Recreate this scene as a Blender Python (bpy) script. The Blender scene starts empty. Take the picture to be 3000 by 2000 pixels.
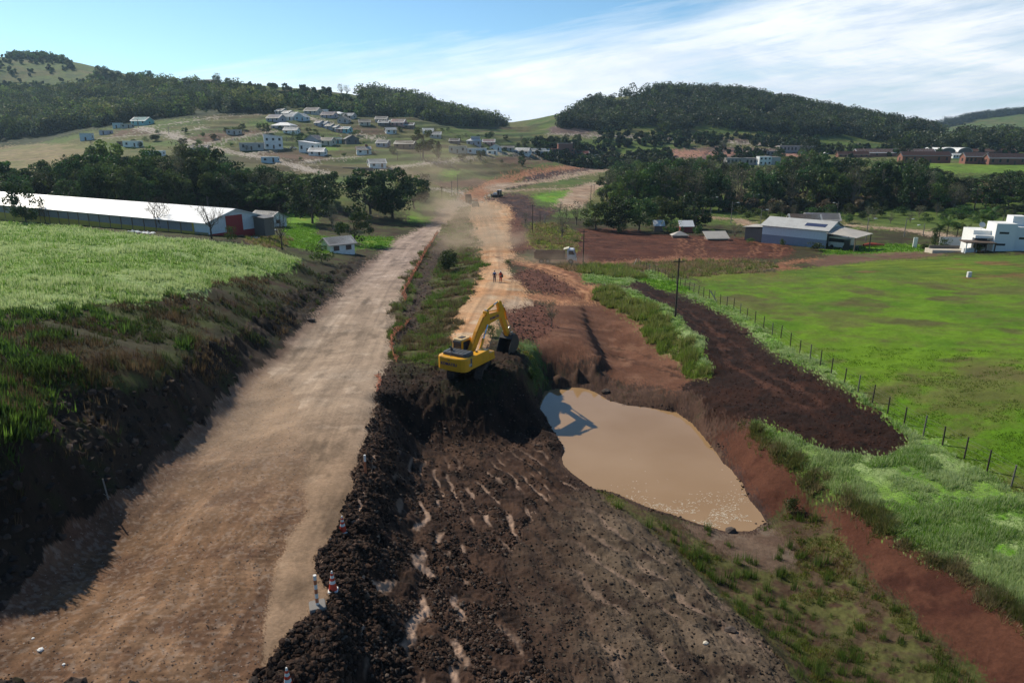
import bpy, math, random
import numpy as np
from mathutils import Vector, Matrix
R = math.radians
rng = np.random.default_rng(7); random.seed(7)
SC = bpy.context.scene; COL = SC.collection
PITCH = R(16.7); F = 2000.0; CZ = 24.0
CAMP = np.array([0., 0., CZ])
cp, sp = math.cos(PITCH), math.sin(PITCH)
def ray(u, v):
    a = (np.asarray(u, float)-1500)/F; b = (1000-np.asarray(v, float))/F
    return np.stack([a, cp+b*sp, -sp+b*cp], -1)
def pz(u, v, drop):                     # the place seen there that lies this far below the drone
    d = ray(u, v); return CAMP + d*(drop/-d[2])
def pd(u, v, dist):                     # the place seen there at this distance ahead
    d = ray(u, v); return CAMP + d*(dist/d[1])
def proj(p):
    p = np.asarray(p, float)-CAMP
    dep = p[..., 1]*cp - p[..., 2]*sp; up = p[..., 1]*sp + p[..., 2]*cp
    return 1500+F*p[..., 0]/dep, 1000-F*up/dep, dep
# ---------- noise ----------
def _h(ix, iy, s):
    n = (ix.astype(np.int64)*374761393 + iy.astype(np.int64)*668265263 + s*1442695041) & 0xffffffff
    n = ((n ^ (n >> 13))*1274126177) & 0xffffffff
    return ((n ^ (n >> 16)) & 0xffffff)/float(0xffffff)
def vn(x, y, s=0):
    ix = np.floor(x); iy = np.floor(y); fx = x-ix; fy = y-iy
    fx = fx*fx*(3-2*fx); fy = fy*fy*(3-2*fy); ix = ix.astype(np.int64); iy = iy.astype(np.int64)
    a = _h(ix, iy, s); b = _h(ix+1, iy, s); c = _h(ix, iy+1, s); d = _h(ix+1, iy+1, s)
    return (a+(b-a)*fx)*(1-fy)+(c+(d-c)*fx)*fy
def fbm(x, y, s=0, o=4, g=.5):
    t = 0; a = 1; w = 0
    for k in range(o):
        t = t+a*vn(x*(2**k)+k*17.3, y*(2**k)-k*9.1, s+k); w += a; a *= g
    return t/w
def ss(a, b, x):
    t = np.clip((x-a)/(b-a), 0, 1); return t*t*(3-2*t)
# ---------- terrain control ----------
CP = []
def add(p): CP.append(tuple(p))
def line(pts, step=.028):
    q = [pz(*p) if len(p) == 3 else pd(p[0], p[1], p[3]) for p in pts]
    for a, b in zip(q[:-1], q[1:]):
        n = max(1, int(np.linalg.norm(b-a)/(step*np.linalg.norm(a[:2]))))
        for k in range(n): add(a+(b-a)*k/n)
    add(q[-1])
def pts(l):
    for p in l: add(pz(*p))
def dps(l):
    for p in l: add(pd(*p))
ROAD_L = [(-150,1990,16.7),(0,1780,16.9),(110,1650,17.2),(250,1520,17.7),(370,1430,18.0),(490,1350,18.3),(590,1240,18.8),(695,1130,19.6),(765,1077,20.0),(850,1000,20.5),(927,929,21.0),(1010,839,22.2),(1096,760,23.8),(1157,702,25.4),(1235,667,26.),(1281,629,26.)]
ROAD_R = [(700,2060,16.5),(791,1951,16.7),(880,1837,16.8),(982,1747,16.9),(925,1645,17.1),(982,1543,17.4),(1059,1339,18.3),(1084,1212,19.0),(1115,1110,19.7),(1142,1059,20.0),(1144,939,21.0),(1182,836,22.2),(1226,753,24.),(1292,674,25.9),(1354,609,26.)]
pts([(930,1110,19.7),(1000,1150,19.45),(1020,1050,20.1),(950,1200,19.05),(1000,1250,18.75),(1060,1000,20.5),(900,1150,19.4),(1000,950,20.9),(850,1100,19.8),(1080,1080,19.9),(1000,1350,18.2),(900,1400,18.0),(700,1350,18.2),(950,1500,17.6),(800,1650,17.1),(600,1700,17.0),(500,1900,16.7)])
line(ROAD_L, .05); line(ROAD_R, .05)
pts([(400,1800,16.9),(200,1950,16.7),(600,1500,17.6),(850,1250,18.8),(950,1060,20.1),(1060,900,21.4),(400,2100,16.4)])
# bank on the left: lip, then field
line([(0,1300,12.6),(108,1242,13.1),(150,1150,13.4),(255,1121,13.7),(389,1133,14.7),(480,1100,15.3),(560,1060,16.2),(650,1000,17.2),(720,960,18.0),(850,870,19.8),(960,800,21.6),(1060,745,23.6)], .04)
pts([(0,1100,12.),(200,1000,12.6),(0,900,12.),(200,900,12.8),(400,880,14),(400,1000,14.6),(560,960,16),(600,840,15),(720,830,16.6),(880,770,18.6),(800,890,18.6),(0,760,13.5),(300,770,14),(600,740,15.5),(0,690,15.5),(300,690,16),(-300,900,11.5),(-300,700,14.5),(0,645,18.5),(200,655,18),(400,675,17.5),(620,690,17.4),(740,700,17.6),(740,680,18.6),(850,690,21),(820,735,19.5),(930,760,21.6),(985,740,23.5),(1060,700,24.6),(800,640,22.5),(1000,660,24.5),(1150,650,26.2)])
pts([(0,600,20),(300,600,20.5),(600,620,21),(-300,600,19)])
# ditch and middle track
line([(1130,1130,19.6),(1190,1090,20.2),(1215,1000,21.4),(1250,900,22.4),(1290,800,24.),(1330,720,25.4),(1365,660,26.2)], .06)
line([(1290,1100,20.1),(1323,984,20.5),(1343,915,21),(1385,853,21.4),(1419,777,22.7),(1395,705,24.4),(1374,643,25.4),(1381,598,25.4)], .05)
line([(1430,1010,20.4),(1480,940,20.8),(1560,890,21.2),(1513,820,21.6),(1485,770,22.8),(1515,740,23.6),(1500,640,25.4),(1490,600,25.2)], .05)
pts([(1420,590,25.),(1440,690,24.6)])
# ledge under the excavator and the shaded face below it
line([(1110,1095,20.),(1180,1125,20.1),(1260,1140,20.1),(1340,1142,20.1),(1430,1135,20.1),(1530,1100,20.0),(1560,1050,20.4),(1565,1000,21.0)], .02)
line([(1175,1275,22.6),(1230,1285,22.9),(1300,1292,23.0),(1450,1290,23.1),(1560,1272,23.3)], .025)
pts([(1350,1080,20.0),(1440,1070,20.0),(1500,1060,19.7),(1500,1085,19.6),(1450,1100,19.8)])
# pit floor and foreground spoil
pts([(1200,1350,22.4),(1400,1330,22.7),(1500,1400,22.3),(1300,1500,21.1),(1550,1500,21.7),(1300,1700,20.1),(1500,1650,20.7),(1300,2000,18.8),(1500,2000,19.2),(1700,1600,21.5),(1900,1750,20.9),(1900,2000,20.0),(1700,1800,20.4),(1100,2050,18.8),(1750,1500,22.3)])
line([(1230,1270,22.6),(1200,1380,21.6),(1190,1500,20.4),(1200,1640,19.4),(1150,1800,18.6),(1080,1960,18.0)], .05)
line([(1150,1160,19.8),(1115,1340,18.5),(1060,1540,17.7),(1010,1640,17.2),(1060,1740,17.2),(970,1850,16.9),(870,1970,16.7)], .06)
line([(1640,1440,22.7),(1750,1475,22.7),(1850,1540,22.2),(1960,1640,21.7),(2080,1740,21.4),(2220,1860,21.0),(2360,2020,20.6)], .05)
line([(1760,1455,23.3),(1880,1510,23.2),(1990,1610,23.0),(2120,1740,22.7),(2280,1870,22.3),(2450,2020,21.9)], .05)
pts([(2150,1600,23.4),(2300,1650,23.2),(2300,1560,23.2),(2400,1750,22.8),(2550,1850,22.3),(2650,1990,21.9)])
POND = [(1591,1131),(1676,1129),(1729,1140),(1783,1171),(1840,1186),(1936,1198),(1982,1202),(2028,1232),(2059,1271),(2101,1324),(2116,1351),(2143,1370),(2177,1412),(2197,1462),(2231,1500),(2246,1527),(2204,1554),(2128,1556),(2051,1535),(1974,1508),(1898,1485),(1802,1443),(1733,1428),(1676,1386),(1649,1359),(1645,1336),(1653,1317),(1637,1286),(1611,1244),(1588,1202),(1576,1183),(1588,1148)]
line([(u,v,23.45) for u,v in POND+POND[:1]], .03)
pts([(1680,1200,24.3),(1800,1250,24.4),(1900,1300,24.4),(2000,1300,24.4),(1750,1330,24.4),(1850,1400,24.3),(2000,1430,24.3),(2100,1480,24.0),(1950,1240,24.3),(1640,1160,24.2),(2060,1360,24.3)])
pts([(1620,1290,22.8),(1600,1260,23.0),(1560,1180,22.6),(1560,1120,21.8),(1590,1100,22.8)])
# terraces behind the pond
line([(1620,895,21.7),(1706,892,21.8),(1722,950,21.5),(1762,1035,21.2),(1745,1052,21.2),(1640,1066,21.2),(1590,1068,21.2)], .025)
line([(1711,912,22.8),(1728,980,23.0),(1770,1078,23.1),(1760,1102,23.1),(1640,1116,23.2),(1600,1120,23.2)], .02)
pts([(1560,1010,21.0),(1640,960,21.5),(1580,930,21.2),(1850,950,23.0),(1800,890,22.8),(1850,1060,23.),(1900,1120,23.),(1700,1120,23.25),(1960,1180,22.9),(1860,1150,23.1),(1780,1140,23.2)])
line([(1740,845,22.0),(1850,858,21.7),(1950,905,21.4),(2030,980,21.2),(2075,1060,21.3),(2080,1110,21.8)], .03)
line([(1720,880,22.7),(1800,905,23.0),(1870,960,23.0),(1950,1030,23.0),(2030,1110,22.7)], .04)
line([(1900,858,22.6),(2000,905,22.4),(2090,990,22.1),(2150,1090,21.7)], .05)
pts([(2200,1000,21.8),(2200,1100,21.4),(2400,1200,20.7),(2600,1290,20.3),(2200,1180,21.3)])
line([(1990,1140,22.3),(2080,1195,21.7),(2169,1228,21.3),(2272,1309,21.1),(2368,1385,21.3),(2445,1435,21.3),(2540,1493,21.1),(2617,1569,21.0),(2713,1627,20.9),(2808,1670,20.8),(3000,1811,20.5),(3150,1920,20.4)], .03)
line([(2284,1466,23.1),(2380,1500,22.9),(2464,1577,22.6),(2508,1625,22.5),(2616,1745,22.2),(2712,1850,21.9),(2903,1995,21.7)], .03)
pts([(2970,1430,19.6),(2824,1343,19.7),(2704,1276,19.9),(2600,1211,20.1),(2473,1123,20.3),(2343,1034,20.8),(2212,947,21.6),(2129,898,22.3),(2046,864,23),(1958,820,24),(1870,776,25.3),(2700,1500,20.4),(3000,1650,19.9),(3100,1100,17.5),(3000,900,20),(2700,900,21),(2800,1100,19.4),(2500,900,21.8),(3000,760,22.3),(2700,800,22.6),(2500,800,23.2),(2950,1300,19),(2400,770,25),(3300,1300,18)])
pts([(1550,860,21.6),(1700,890,22.2),(1700,840,22.6),(1600,830,22.2),(1700,775,24),(1800,780,24.3),(1850,815,23.4),(1560,745,24.2),(1620,690,25.2),(1750,700,25.6),(2000,740,25.5),(2000,700,26),(2300,745,26),(2200,690,26.4),(2500,740,26),(2500,700,26.5),(2750,740,24.5),(2900,735,23.6),(2950,690,25.),(1650,620,27),(1850,685,27),(2050,660,27.5),(2300,640,28),(2700,640,27.5),(2900,640,27),(1500,700,24.6)])
# far
dps([(1440,560,310),(1500,535,380),(1600,500,480),(1700,482,520),(1780,475,540),(1560,560,320),(1640,545,350),(1760,520,400),(1750,470,520),(1850,500,460),(1700,600,270),
 (1300,560,290),(1200,545,290),(1250,510,340),(1350,520,340),(1450,500,400),(2000,540,380),(2200,560,340),(2400,560,340),(2600,570,310),(2000,480,500),(2150,480,480),(2400,470,480),(2640,482,400),(2800,482,400),(3000,484,400),(3200,484,400),(2800,560,290),(3000,520,340),
 (1640,397,600),(1800,405,600),(2000,412,600),(2200,424,600),(2400,434,600),(2700,440,600),(3000,440,600),(1700,440,540),(1900,450,540),
 (1580,385,700),(1640,365,700),(1700,325,780),(1800,285,850),(1900,278,900),(2150,284,900),(2350,322,880),(2500,352,860),(2650,392,850),(2800,402,900),(1650,378,640),(1800,385,640),(2000,390,640),(2200,398,640),(2400,408,650),(2600,420,660),
 (1800,410,1300),(2150,410,1300),(2500,410,1300),(2700,395,1500),(2780,375,1800),(2850,350,1800),(2960,335,1900),(3100,330,1900),(3000,400,2400),(1540,388,1500),(1540,392,1000),(1540,392,700),(1400,400,2500),(2200,400,2800),(500,400,2800),
 (1090,285,750),(1200,305,750),(1300,335,750),(1400,362,760),(1480,385,800),(1200,372,620),(1100,365,600),(1350,385,640),(1300,400,1200),(1100,400,1300),
 (-200,165,1000),(0,168,1000),(150,168,1000),(210,182,980),(245,205,950),(310,225,900),(400,236,850),(500,244,800),(600,246,780),(700,248,760),(780,254,750),(900,262,720),(1000,278,720),(0,300,1600),(400,350,1500),(800,390,1400),
 (0,330,700),(200,320,700),(400,310,680),(600,300,660),(800,295,650),(950,310,650),(0,250,850),(200,250,850),
 (-200,450,470),(0,440,480),(120,415,480),(250,382,500),(400,357,520),(600,340,540),(750,332,560),(850,322,580),(1000,335,580),
 (0,500,330),(-200,500,330),(150,490,330),(260,420,430),(300,480,330),(400,380,480),(480,420,420),(600,450,380),(700,475,340),(850,505,320),(1000,500,330),(1100,492,346),(1200,490,350),(1300,470,400),(1400,450,430),(1500,480,420),(1600,468,450),(1200,340,560),(1000,400,470),(1200,420,450),(1400,405,520),(1550,395,600),(900,430,430),(700,400,440),(1150,450,400),
 (0,560,250),(300,560,240),(700,565,240),(1000,560,250),(-300,560,250)])
for k in range(-170, -60, 15):
    for r, z in ((30, 8), (80, 8), (250, 4), (800, 30), (2600, 40)): add((r*math.sin(R(k)), r*math.cos(R(k)), z)); add((-r*math.sin(R(k)), r*math.cos(R(k)), z))
add((-8, 8, 8)); add((0, 8, 6.)); add((10, 8, 5)); add((0, -8, 7)); add((-16, 14, 7.6)); add((-30, 12, 13));
for p_ in ((-24,21,12),(-24.6,14,12.2),(-25,8,12.2),(-20.4,18,7.1),(-20.6,12,7.1),(-26,24,12.2),(-34,20,12.4),(-30,30,12)): add(p_)
add((25, 16, 4)); add((6, 12, 5))
CPA = np.array(CP)
def tl(x, y): return np.arctan2(x, y), np.log(np.maximum(np.hypot(x, y), 5.))
def rbf_fit():
    t, l = tl(CPA[:, 0], CPA[:, 1]); A = np.stack([t, l], 1)
    key = np.round(A/.004).astype(int); _, ix = np.unique(key, axis=0, return_index=True)
    A = A[ix]; z = CPA[ix, 2]; n = len(A)
    D = np.sqrt(((A[:, None]-A[None])**2).sum(-1)+1e-6)
    M = np.zeros((n+1, n+1)); M[:n, :n] = D-np.eye(n)*.003; M[:n, n] = 1; M[n, :n] = 1
    w = np.linalg.solve(M, np.append(z, 0)); return A, w
RA, RW = rbf_fit()
def rbf(x, y):
    t, l = tl(x.ravel(), y.ravel()); out = np.empty(t.shape)
    for k in range(0, len(t), 20000):
        s = slice(k, k+20000)
        out[s] = np.sqrt((t[s, None]-RA[None, :, 0])**2+(l[s, None]-RA[None, :, 1])**2+1e-6)@RW[:-1]+RW[-1]
    return out.reshape(x.shape)
# polar sheet
ths = np.concatenate([np.arange(-180, -49, 4.), np.arange(-48, 48.01, .085), np.arange(50, 181, 4.)]); ths[-1] = 180.
ths = np.radians(ths)
rr = [9.]
while rr[-1] < 3200:
    r = rr[-1]; rr.append(r+min(.0016*(r*r+400)/20., .0055*r)*1.0)
rr = np.array([2., 5.]+rr)
def coarse(a, n=2):
    ix = np.arange(0, len(a), n); return a[ix] if ix[-1] == len(a)-1 else np.append(a[ix], a[-1])
ct, cr = coarse(ths), coarse(rr)
CT, CR = np.meshgrid(ct, cr)
_z = rbf(CR*np.sin(CT), CR*np.cos(CT))
def bil(tt, rq, T, Rr, Z):
    i = np.clip(np.searchsorted(T, tt)-1, 0, len(T)-2); j = np.clip(np.searchsorted(Rr, rq)-1, 0, len(Rr)-2)
    a = np.clip((tt-T[i])/(T[i+1]-T[i]), 0, 1); b = np.clip((rq-Rr[j])/(Rr[j+1]-Rr[j]), 0, 1)
    return (Z[j, i]*(1-a)+Z[j, i+1]*a)*(1-b)+(Z[j+1, i]*(1-a)+Z[j+1, i+1]*a)*b
TH, RR = np.meshgrid(ths, rr)
GX = RR*np.sin(TH); GY = RR*np.cos(TH)
GZ = bil(TH.ravel(), RR.ravel(), ct, cr, _z).reshape(TH.shape)
def gz(x, y):
    x = np.asarray(x, float); y = np.asarray(y, float)
    return bil(np.arctan2(x, y), np.hypot(x, y), ths, rr, GZ)
def hits(uv):
    uv = np.asarray(uv, float); d = ray(uv[:, 0], uv[:, 1]); d = d/np.hypot(d[:, 0], d[:, 1])[:, None]
    rs = rr[2:]; P = CAMP+d[:, None]*rs[None, :, None]
    z = gz(P[..., 0], P[..., 1]); below = P[..., 2] <= z
    k = np.where(below.any(1), below.argmax(1), len(rs)-1); k = np.maximum(k, 1)
    i = np.arange(len(uv)); g0 = P[i, k-1, 2]-z[i, k-1]; g1 = P[i, k, 2]-z[i, k]
    t = np.clip(g0/(g0-g1+1e-9), 0, 1); q = P[i, k-1]*(1-t)[:, None]+P[i, k]*t[:, None]
    return q
def hit(u, v): return hits([(u, v)])[0]
# ---------- zones: outlines on the ground (x, y), found once by looking up where each corner lies ----------
def inpoly(x, y, P):
    out = np.zeros(x.shape, bool); px, py = P[:, 0], P[:, 1]
    m = (x > px.min()) & (x < px.max()) & (y > py.min()) & (y < py.max())
    xs, ys = x[m], y[m]; c = np.zeros(xs.shape, bool); n = len(P)
    for i in range(n):
        x1, y1 = px[i], py[i]; x2, y2 = px[i-1], py[i-1]
        if y1 == y2: continue
        k = ((y1 > ys) != (y2 > ys)) & (xs < (x2-x1)*(ys-y1)/(y2-y1)+x1); c ^= k
    out[m] = c; return out
def dens(uv, closed=True):
    uv = list(uv); o = []
    for a, b in zip(uv, uv[1:]+(uv[:1] if closed else [])):
        n = max(1, int(math.hypot(b[0]-a[0], b[1]-a[1])/25))
        for k in range(n): o.append((a[0]+(b[0]-a[0])*k/n, a[1]+(b[1]-a[1])*k/n))
    if not closed: o.append(uv[-1])
    return o
WX = GX.copy(); WY = GY.copy()
for s_, a_ in ((.9, .22), (.25, .35), (3.2, .08)):
    WX += (fbm(GX*s_, GY*s_, 11, 2)-.5)*a_*2*np.clip(RR/30, .8, 4); WY += (fbm(GX*s_, GY*s_, 23, 2)-.5)*a_*2*np.clip(RR/30, .8, 4)
ZN = {}; ZI = np.zeros(GX.shape, np.int16)
NAMES = ['rough']
def zone(name, uv=None, xy=None):
    if name not in NAMES: NAMES.append(name)
    P = hits(dens(uv))[:, :2] if xy is None else np.array(xy)
    m = inpoly(WX, WY, P); ZI[m] = NAMES.index(name); return m
def strip(name, uv, w):
    if name not in NAMES: NAMES.append(name)
    q = hits(dens(uv, False))[:, :2]; m = np.zeros(GX.shape, bool)
    lo, hi = q.min(0)-w, q.max(0)+w
    b = (WX > lo[0]) & (WX < hi[0]) & (WY > lo[1]) & (WY < hi[1]); xs, ys = WX[b], WY[b]; d = np.full(xs.shape, 1e9)
    for a, c in zip(q[:-1], q[1:]):
        v = c-a; L = v@v+1e-9; t = np.clip(((xs-a[0])*v[0]+(ys-a[1])*v[1])/L, 0, 1)
        d = np.minimum(d, np.hypot(xs-a[0]-t*v[0], ys-a[1]-t*v[1]))
    m[b] = d < w/2; ZI[m] = NAMES.index(name); return m
far = RR > 235
ZI[far] = 1; NAMES.append('hillside')
zone('woodfloor', [(-400,445),(0,442),(120,418),(250,384),(400,358),(600,342),(750,334),(860,322),(820,290),(700,275),(600,262),(450,262),(330,262),(250,262),(100,250),(0,250),(-400,240)])
zone('dryhill', [(-100,440),(120,420),(260,422),(250,500),(0,515),(-200,515)])
zone('brownlot', [(520,415),(600,388),(780,378),(790,392),(700,402),(600,420)])
zone('brownlot', [(745,448),(870,436),(960,452),(950,462),(880,474),(800,470)])
zone('brownlot', [(1260,535),(1310,520),(1400,520),(1440,535),(1420,552),(1300,552)])
zone('brownlot', [(330,383),(400,380),(450,390),(330,400)])
zone('brownlot', [(1000,370),(1100,372),(1160,390),(1080,395)])
zone('brownlot', [(1440,462),(1530,452),(1640,466),(1640,478),(1540,482),(1450,476)])
zone('lush', [(1275,512),(1300,495),(1345,497),(1340,520),(1300,530)])
zone('lush', [(935,430),(990,432),(990,442),(940,443)]); zone('lush', [(700,360),(790,352),(795,366),(710,372)])
zone('lush', [(880,372),(1000,378),(1000,396),(890,385)])
zone('redscar', [(1070,300),(1110,312),(1080,318),(1050,312)])
zone('scar', [(1605,378),(1650,355),(1700,362),(1730,383),(1780,396),(1610,392)])
zone('scar', [(1780,396),(1900,398),(2100,405),(2350,416),(2400,440),(2200,424),(1960,410),(1780,402)])
zone('scar', [(1940,438),(2100,432),(2350,436),(2400,450),(2400,475),(2100,470),(1960,465)])
zone('redroad', [(1965,440),(2080,440),(2060,460),(1985,462)])
zone('redroad', [(2080,446),(2390,452),(2390,458),(2080,453)])
zone('darkearth', [(1395,605),(1420,582),(1500,565),(1560,575),(1560,600),(1640,618),(1600,640),(1540,650),(1500,668),(1485,620),(1450,595)])
zone('darkearth', [(1480,552),(1540,520),(1620,492),(1700,480),(1790,478),(1800,500),(1760,500),(1650,515),(1560,540)])
zone('lush', [(1560,575),(1620,560),(1700,556),(1690,580),(1640,600),(1590,590)])
zone('lushfar', [(2590,470),(2800,478),(3200,480),(3200,512),(2800,508),(2650,500)])
strip('street', [(406,375),(495,392),(537,411),(585,425),(688,447),(799,468),(880,490),(948,507)], 7.5)
strip('street', [(406,373),(516,362),(620,345),(760,335)], 4); strip('street', [(495,392),(602,373)], 5)
strip('street', [(585,425),(700,402),(800,385)], 5.5); strip('street', [(300,405),(360,400),(460,392)], 4)
strip('street', [(738,448),(824,437)], 5); strip('street', [(886,475),(958,465),(1061,458)], 5)
strip('street', [(1106,496),(1165,489),(1247,479),(1313,472),(1389,460),(1464,448)], 5); strip('street', [(1464,448),(1560,452),(1640,468)], 5)
strip('street', [(1020,386),(1079,400),(1127,412)], 6); strip('street', [(903,345),(941,355),(990,372)], 6)
strip('street', [(1610,393),(1820,400),(2000,409),(2200,422),(2350,430)], 9)
strip('street', [(1290,655),(1320,628),(1348,606),(1376,584),(1400,566)], 11)
strip('street', [(1273,553),(1320,560),(1375,566),(1409,561)], 6)
strip('redtrack', [(1378,585),(1409,561),(1450,540),(1500,520),(1550,505),(1650,492),(1760,483)], 9)
strip('tan', [(1455,560),(1572,555),(1696,551)], 5); strip('tan', [(1440,556),(1486,541),(1607,530),(1675,513),(1744,503),(1790,496)], 9)
strip('tan', [(1670,604),(1690,580),(1710,556),(1744,541),(1800,530)], 12)
strip('tan', [(2040,632),(2108,638),(2169,644),(2200,659)], 6); strip('tan', [(2487,661),(2578,665),(2674,675),(2760,690)], 6)
# left side
zone('field', [(-500,660),(0,650),(200,662),(420,692),(600,708),(780,722),(870,760),(880,778),(800,800),(700,815),(600,850),(500,868),(400,885),(250,900),(0,915),(-500,930)])
zone('lush', [(880,690),(960,692),(1030,712),(1060,728),(960,745),(830,720),(820,700)]); zone('lush', [(1040,690),(1150,698),(1140,728),(1060,728)])
zone('lush', [(820,625),(930,630),(920,690),(830,690)]); zone('lush', [(1200,615),(1270,610),(1280,640),(1240,660),(1200,650)])
zone('dustyard', [(700,700),(800,690),(860,705),(830,725),(760,720)])
LIP = [(0,1300),(108,1242),(150,1150),(255,1121),(389,1133),(480,1100),(560,1060),(650,1000),(720,960),(850,870),(960,800),(1060,745)]
lip = np.array([pz(u, v, dict(zip([l[0] for l in LIP], [12.6,13.1,13.4,13.7,14.7,15.3,16.2,17.2,18,19.8,21.6,23.6]))[u])[:2] for u, v in LIP])
roadL = np.array([pz(*p)[:2] for p in ROAD_L]); roadR = np.array([pz(*p)[:2] for p in ROAD_R])
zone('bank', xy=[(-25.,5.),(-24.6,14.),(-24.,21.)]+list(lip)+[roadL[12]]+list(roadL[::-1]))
# middle
zone('ditch', [(1110,1110),(1142,1059),(1144,939),(1182,836),(1226,753),(1292,674),(1354,609),(1400,600),(1374,643),(1395,705),(1419,777),(1385,853),(1343,915),(1320,990),(1310,1090),(1250,1110),(1180,1080)])
zone('rubble', [(1165,1000),(1185,930),(1225,830),(1250,760),(1290,690),(1320,690),(1310,740),(1275,800),(1250,880),(1215,960),(1190,1010)])
TRK = [(1310,1085),(1323,984),(1343,915),(1385,853),(1419,777),(1412,740),(1395,705),(1374,643),(1381,598),(1440,588),(1490,600),(1500,640),(1522,700),(1515,735),(1485,765),(1490,790),(1513,820),(1535,850),(1545,880),(1500,900),(1460,940),(1430,1010),(1420,1060)]
zone('midtrack', TRK)
zone('redsoil', [(1485,700),(1500,610),(1540,670),(1560,720),(1540,745),(1500,740)])
zone('redfield', [(1690,670),(1800,668),(1900,682),(2050,690),(2300,700),(2330,745),(2280,758),(2000,755),(1850,764),(1700,772),(1560,760),(1680,740)])
zone('redlane', [(1700,768),(1850,763),(2000,752),(2200,760),(2190,766),(2000,764),(1850,776),(1720,795)])
zone('yellowgrass', [(1555,720),(1560,655),(1640,655),(1700,690),(1690,735),(1640,732),(1600,750)])
zone('drygrass', [(1640,775),(1720,778),(1850,772),(2000,762),(2200,764),(2290,780),(2200,800),(2080,812),(1980,812),(1870,790),(1750,795),(1680,800),(1650,795)])
zone('redlane', [(2270,786),(2290,768),(2340,758),(2400,755),(2390,763),(2330,772),(2320,785),(2360,788),(2300,795)])
zone('brownlot', [(2360,770),(2420,748),(2600,740),(2740,735),(2780,748),(2600,760),(2400,782)])
zone('lush', [(2400,735),(2600,715),(2760,722),(2740,735),(2560,742),(2420,746)])
zone('mowed', [(2020,812),(2200,800),(2400,782),(2600,762),(2800,748),(3300,745),(3300,830),(2900,822),(2700,815),(2560,812),(2400,808),(2200,815),(2080,830)])
FEN = [(1870,776),(1877,783),(1886,787),(1893,792),(1902,795),(1912,799),(1919,803),(1928,808),(1938,813),(1948,814),(1958,820),(1969,826),(1981,832),(1993,838),(2006,844),(2019,850),(2032,856),(2046,864),(2061,871),(2077,878),(2092,882),(2110,893),(2129,898),(2149,905),(2168,919),(2188,933),(2212,947),(2236,963),(2262,980),(2287,990),(2315,1014),(2343,1034),(2373,1052),(2403,1070),(2435,1094),(2473,1123),(2513,1147),(2555,1179),(2600,1211),(2648,1244),(2704,1276),(2761,1303),(2824,1343),(2891,1380),(2962,1424),(3040,1472),(3130,1530)]
zone('meadow', FEN+[(3300,1550),(3300,822),(2900,816),(2700,812),(2400,806),(2200,812),(2060,828),(1990,815),(1900,790)])
zone('mowed', [(2500,806),(2700,800),(2900,808),(2980,828),(2860,828),(2700,822),(2540,818)])
TOP = [(1990,1140),(2080,1195),(2169,1228),(2272,1309),(2368,1385),(2445,1435),(2540,1493),(2617,1569),(2713,1627),(2808,1670),(3000,1811),(3150,1920)]
zone('palegrass', [(2169,1228),(2270,1260),(2350,1300),(2470,1325),(2560,1335),(2700,1300)]+FEN[40:]+[(3300,2000)]+TOP[:1:-1])
zone('palegrass', FEN[4:42]+[(2690,1300),(2600,1250),(2470,1130),(2350,1080),(2260,1020),(2200,970),(2120,920),(2040,878),(1960,835),(1900,815)])
zone('palegrass', [(1700,805),(1760,800),(1860,810),(1900,815),(1830,835),(1770,832),(1710,822)])
zone('ridge', [(1690,790),(1720,775),(1860,795),(1950,835),(1880,820),(1700,800)])
zone('lush', [(1860,815),(1980,826),(2050,862),(1960,850),(1880,835)])
zone('darktrack', [(1830,838),(1880,822),(1940,850),(2020,880),(2100,910),(2180,975),(2240,1030),(2330,1082),(2440,1130),(2560,1190),(2640,1250),(2705,1290),(2640,1310),(2590,1335),(2510,1318),(2440,1330),(2370,1300),(2280,1265),(2170,1232),(2080,1195),(1990,1140),(2000,1110),(2085,1105),(2080,1060),(2030,985),(1950,910),(1900,880)])
zone('redlane', [(1490,770),(1530,765),(1600,770),(1690,800),(1740,835),(1790,850),(1770,875),(1700,890),(1620,885),(1560,875),(1530,860),(1600,865),(1680,860),(1690,845),(1640,810),(1560,790)])
zone('redsoil', [(1520,790),(1560,790),(1640,812),(1690,845),(1680,860),(1600,862),(1540,850),(1510,815)])
zone('ridge', [(1740,850),(1780,842),(1850,852),(1950,900),(2030,975),(2080,1050),(2085,1110),(2030,1110),(1950,1035),(1870,965),(1800,905),(1730,880)])
zone('palegrass', [(1800,845),(1850,850),(1920,880),(1990,930),(2050,990),(2085,1060),(2080,1100),(2040,1030),(1980,960),(1930,920),(1860,880)])
zone('terrace', [(1540,900),(1620,888),(1740,885),(1800,905),(1870,960),(1950,1030),(2030,1110),(1995,1140),(1960,1185),(1840,1170),(1760,1120),(1640,1095),(1600,1080),(1550,1060),(1540,1010),(1560,960)])
zone('darkshore', [(1560,1062),(1640,1070),(1750,1056),(1800,1115),(1990,1142),(2070,1190),(2060,1240),(1982,1202),(1936,1198),(1840,1186),(1729,1140),(1676,1129),(1591,1131),(1576,1100)])
zone('redsoil', [(1480,905),(1560,890),(1610,900),(1625,960),(1580,990),(1540,1010),(1510,985),(1490,950)])
zone('sand', [(1450,900),(1500,865),(1560,880),(1550,895),(1480,912)])
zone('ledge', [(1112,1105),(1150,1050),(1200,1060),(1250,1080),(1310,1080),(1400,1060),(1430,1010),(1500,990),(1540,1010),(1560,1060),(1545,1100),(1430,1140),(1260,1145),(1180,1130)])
zone('weedslope', [(1500,985),(1560,1000),(1600,1080),(1590,1130),(1575,1183),(1560,1120),(1550,1060)])
zone('darkshore', [(1990,1138),(2090,1192),(2180,1232),(2200,1290),(2120,1300),(2060,1262),(2028,1232),(1985,1200)])
pondP = hits(dens(POND))[:, :2]
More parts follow.
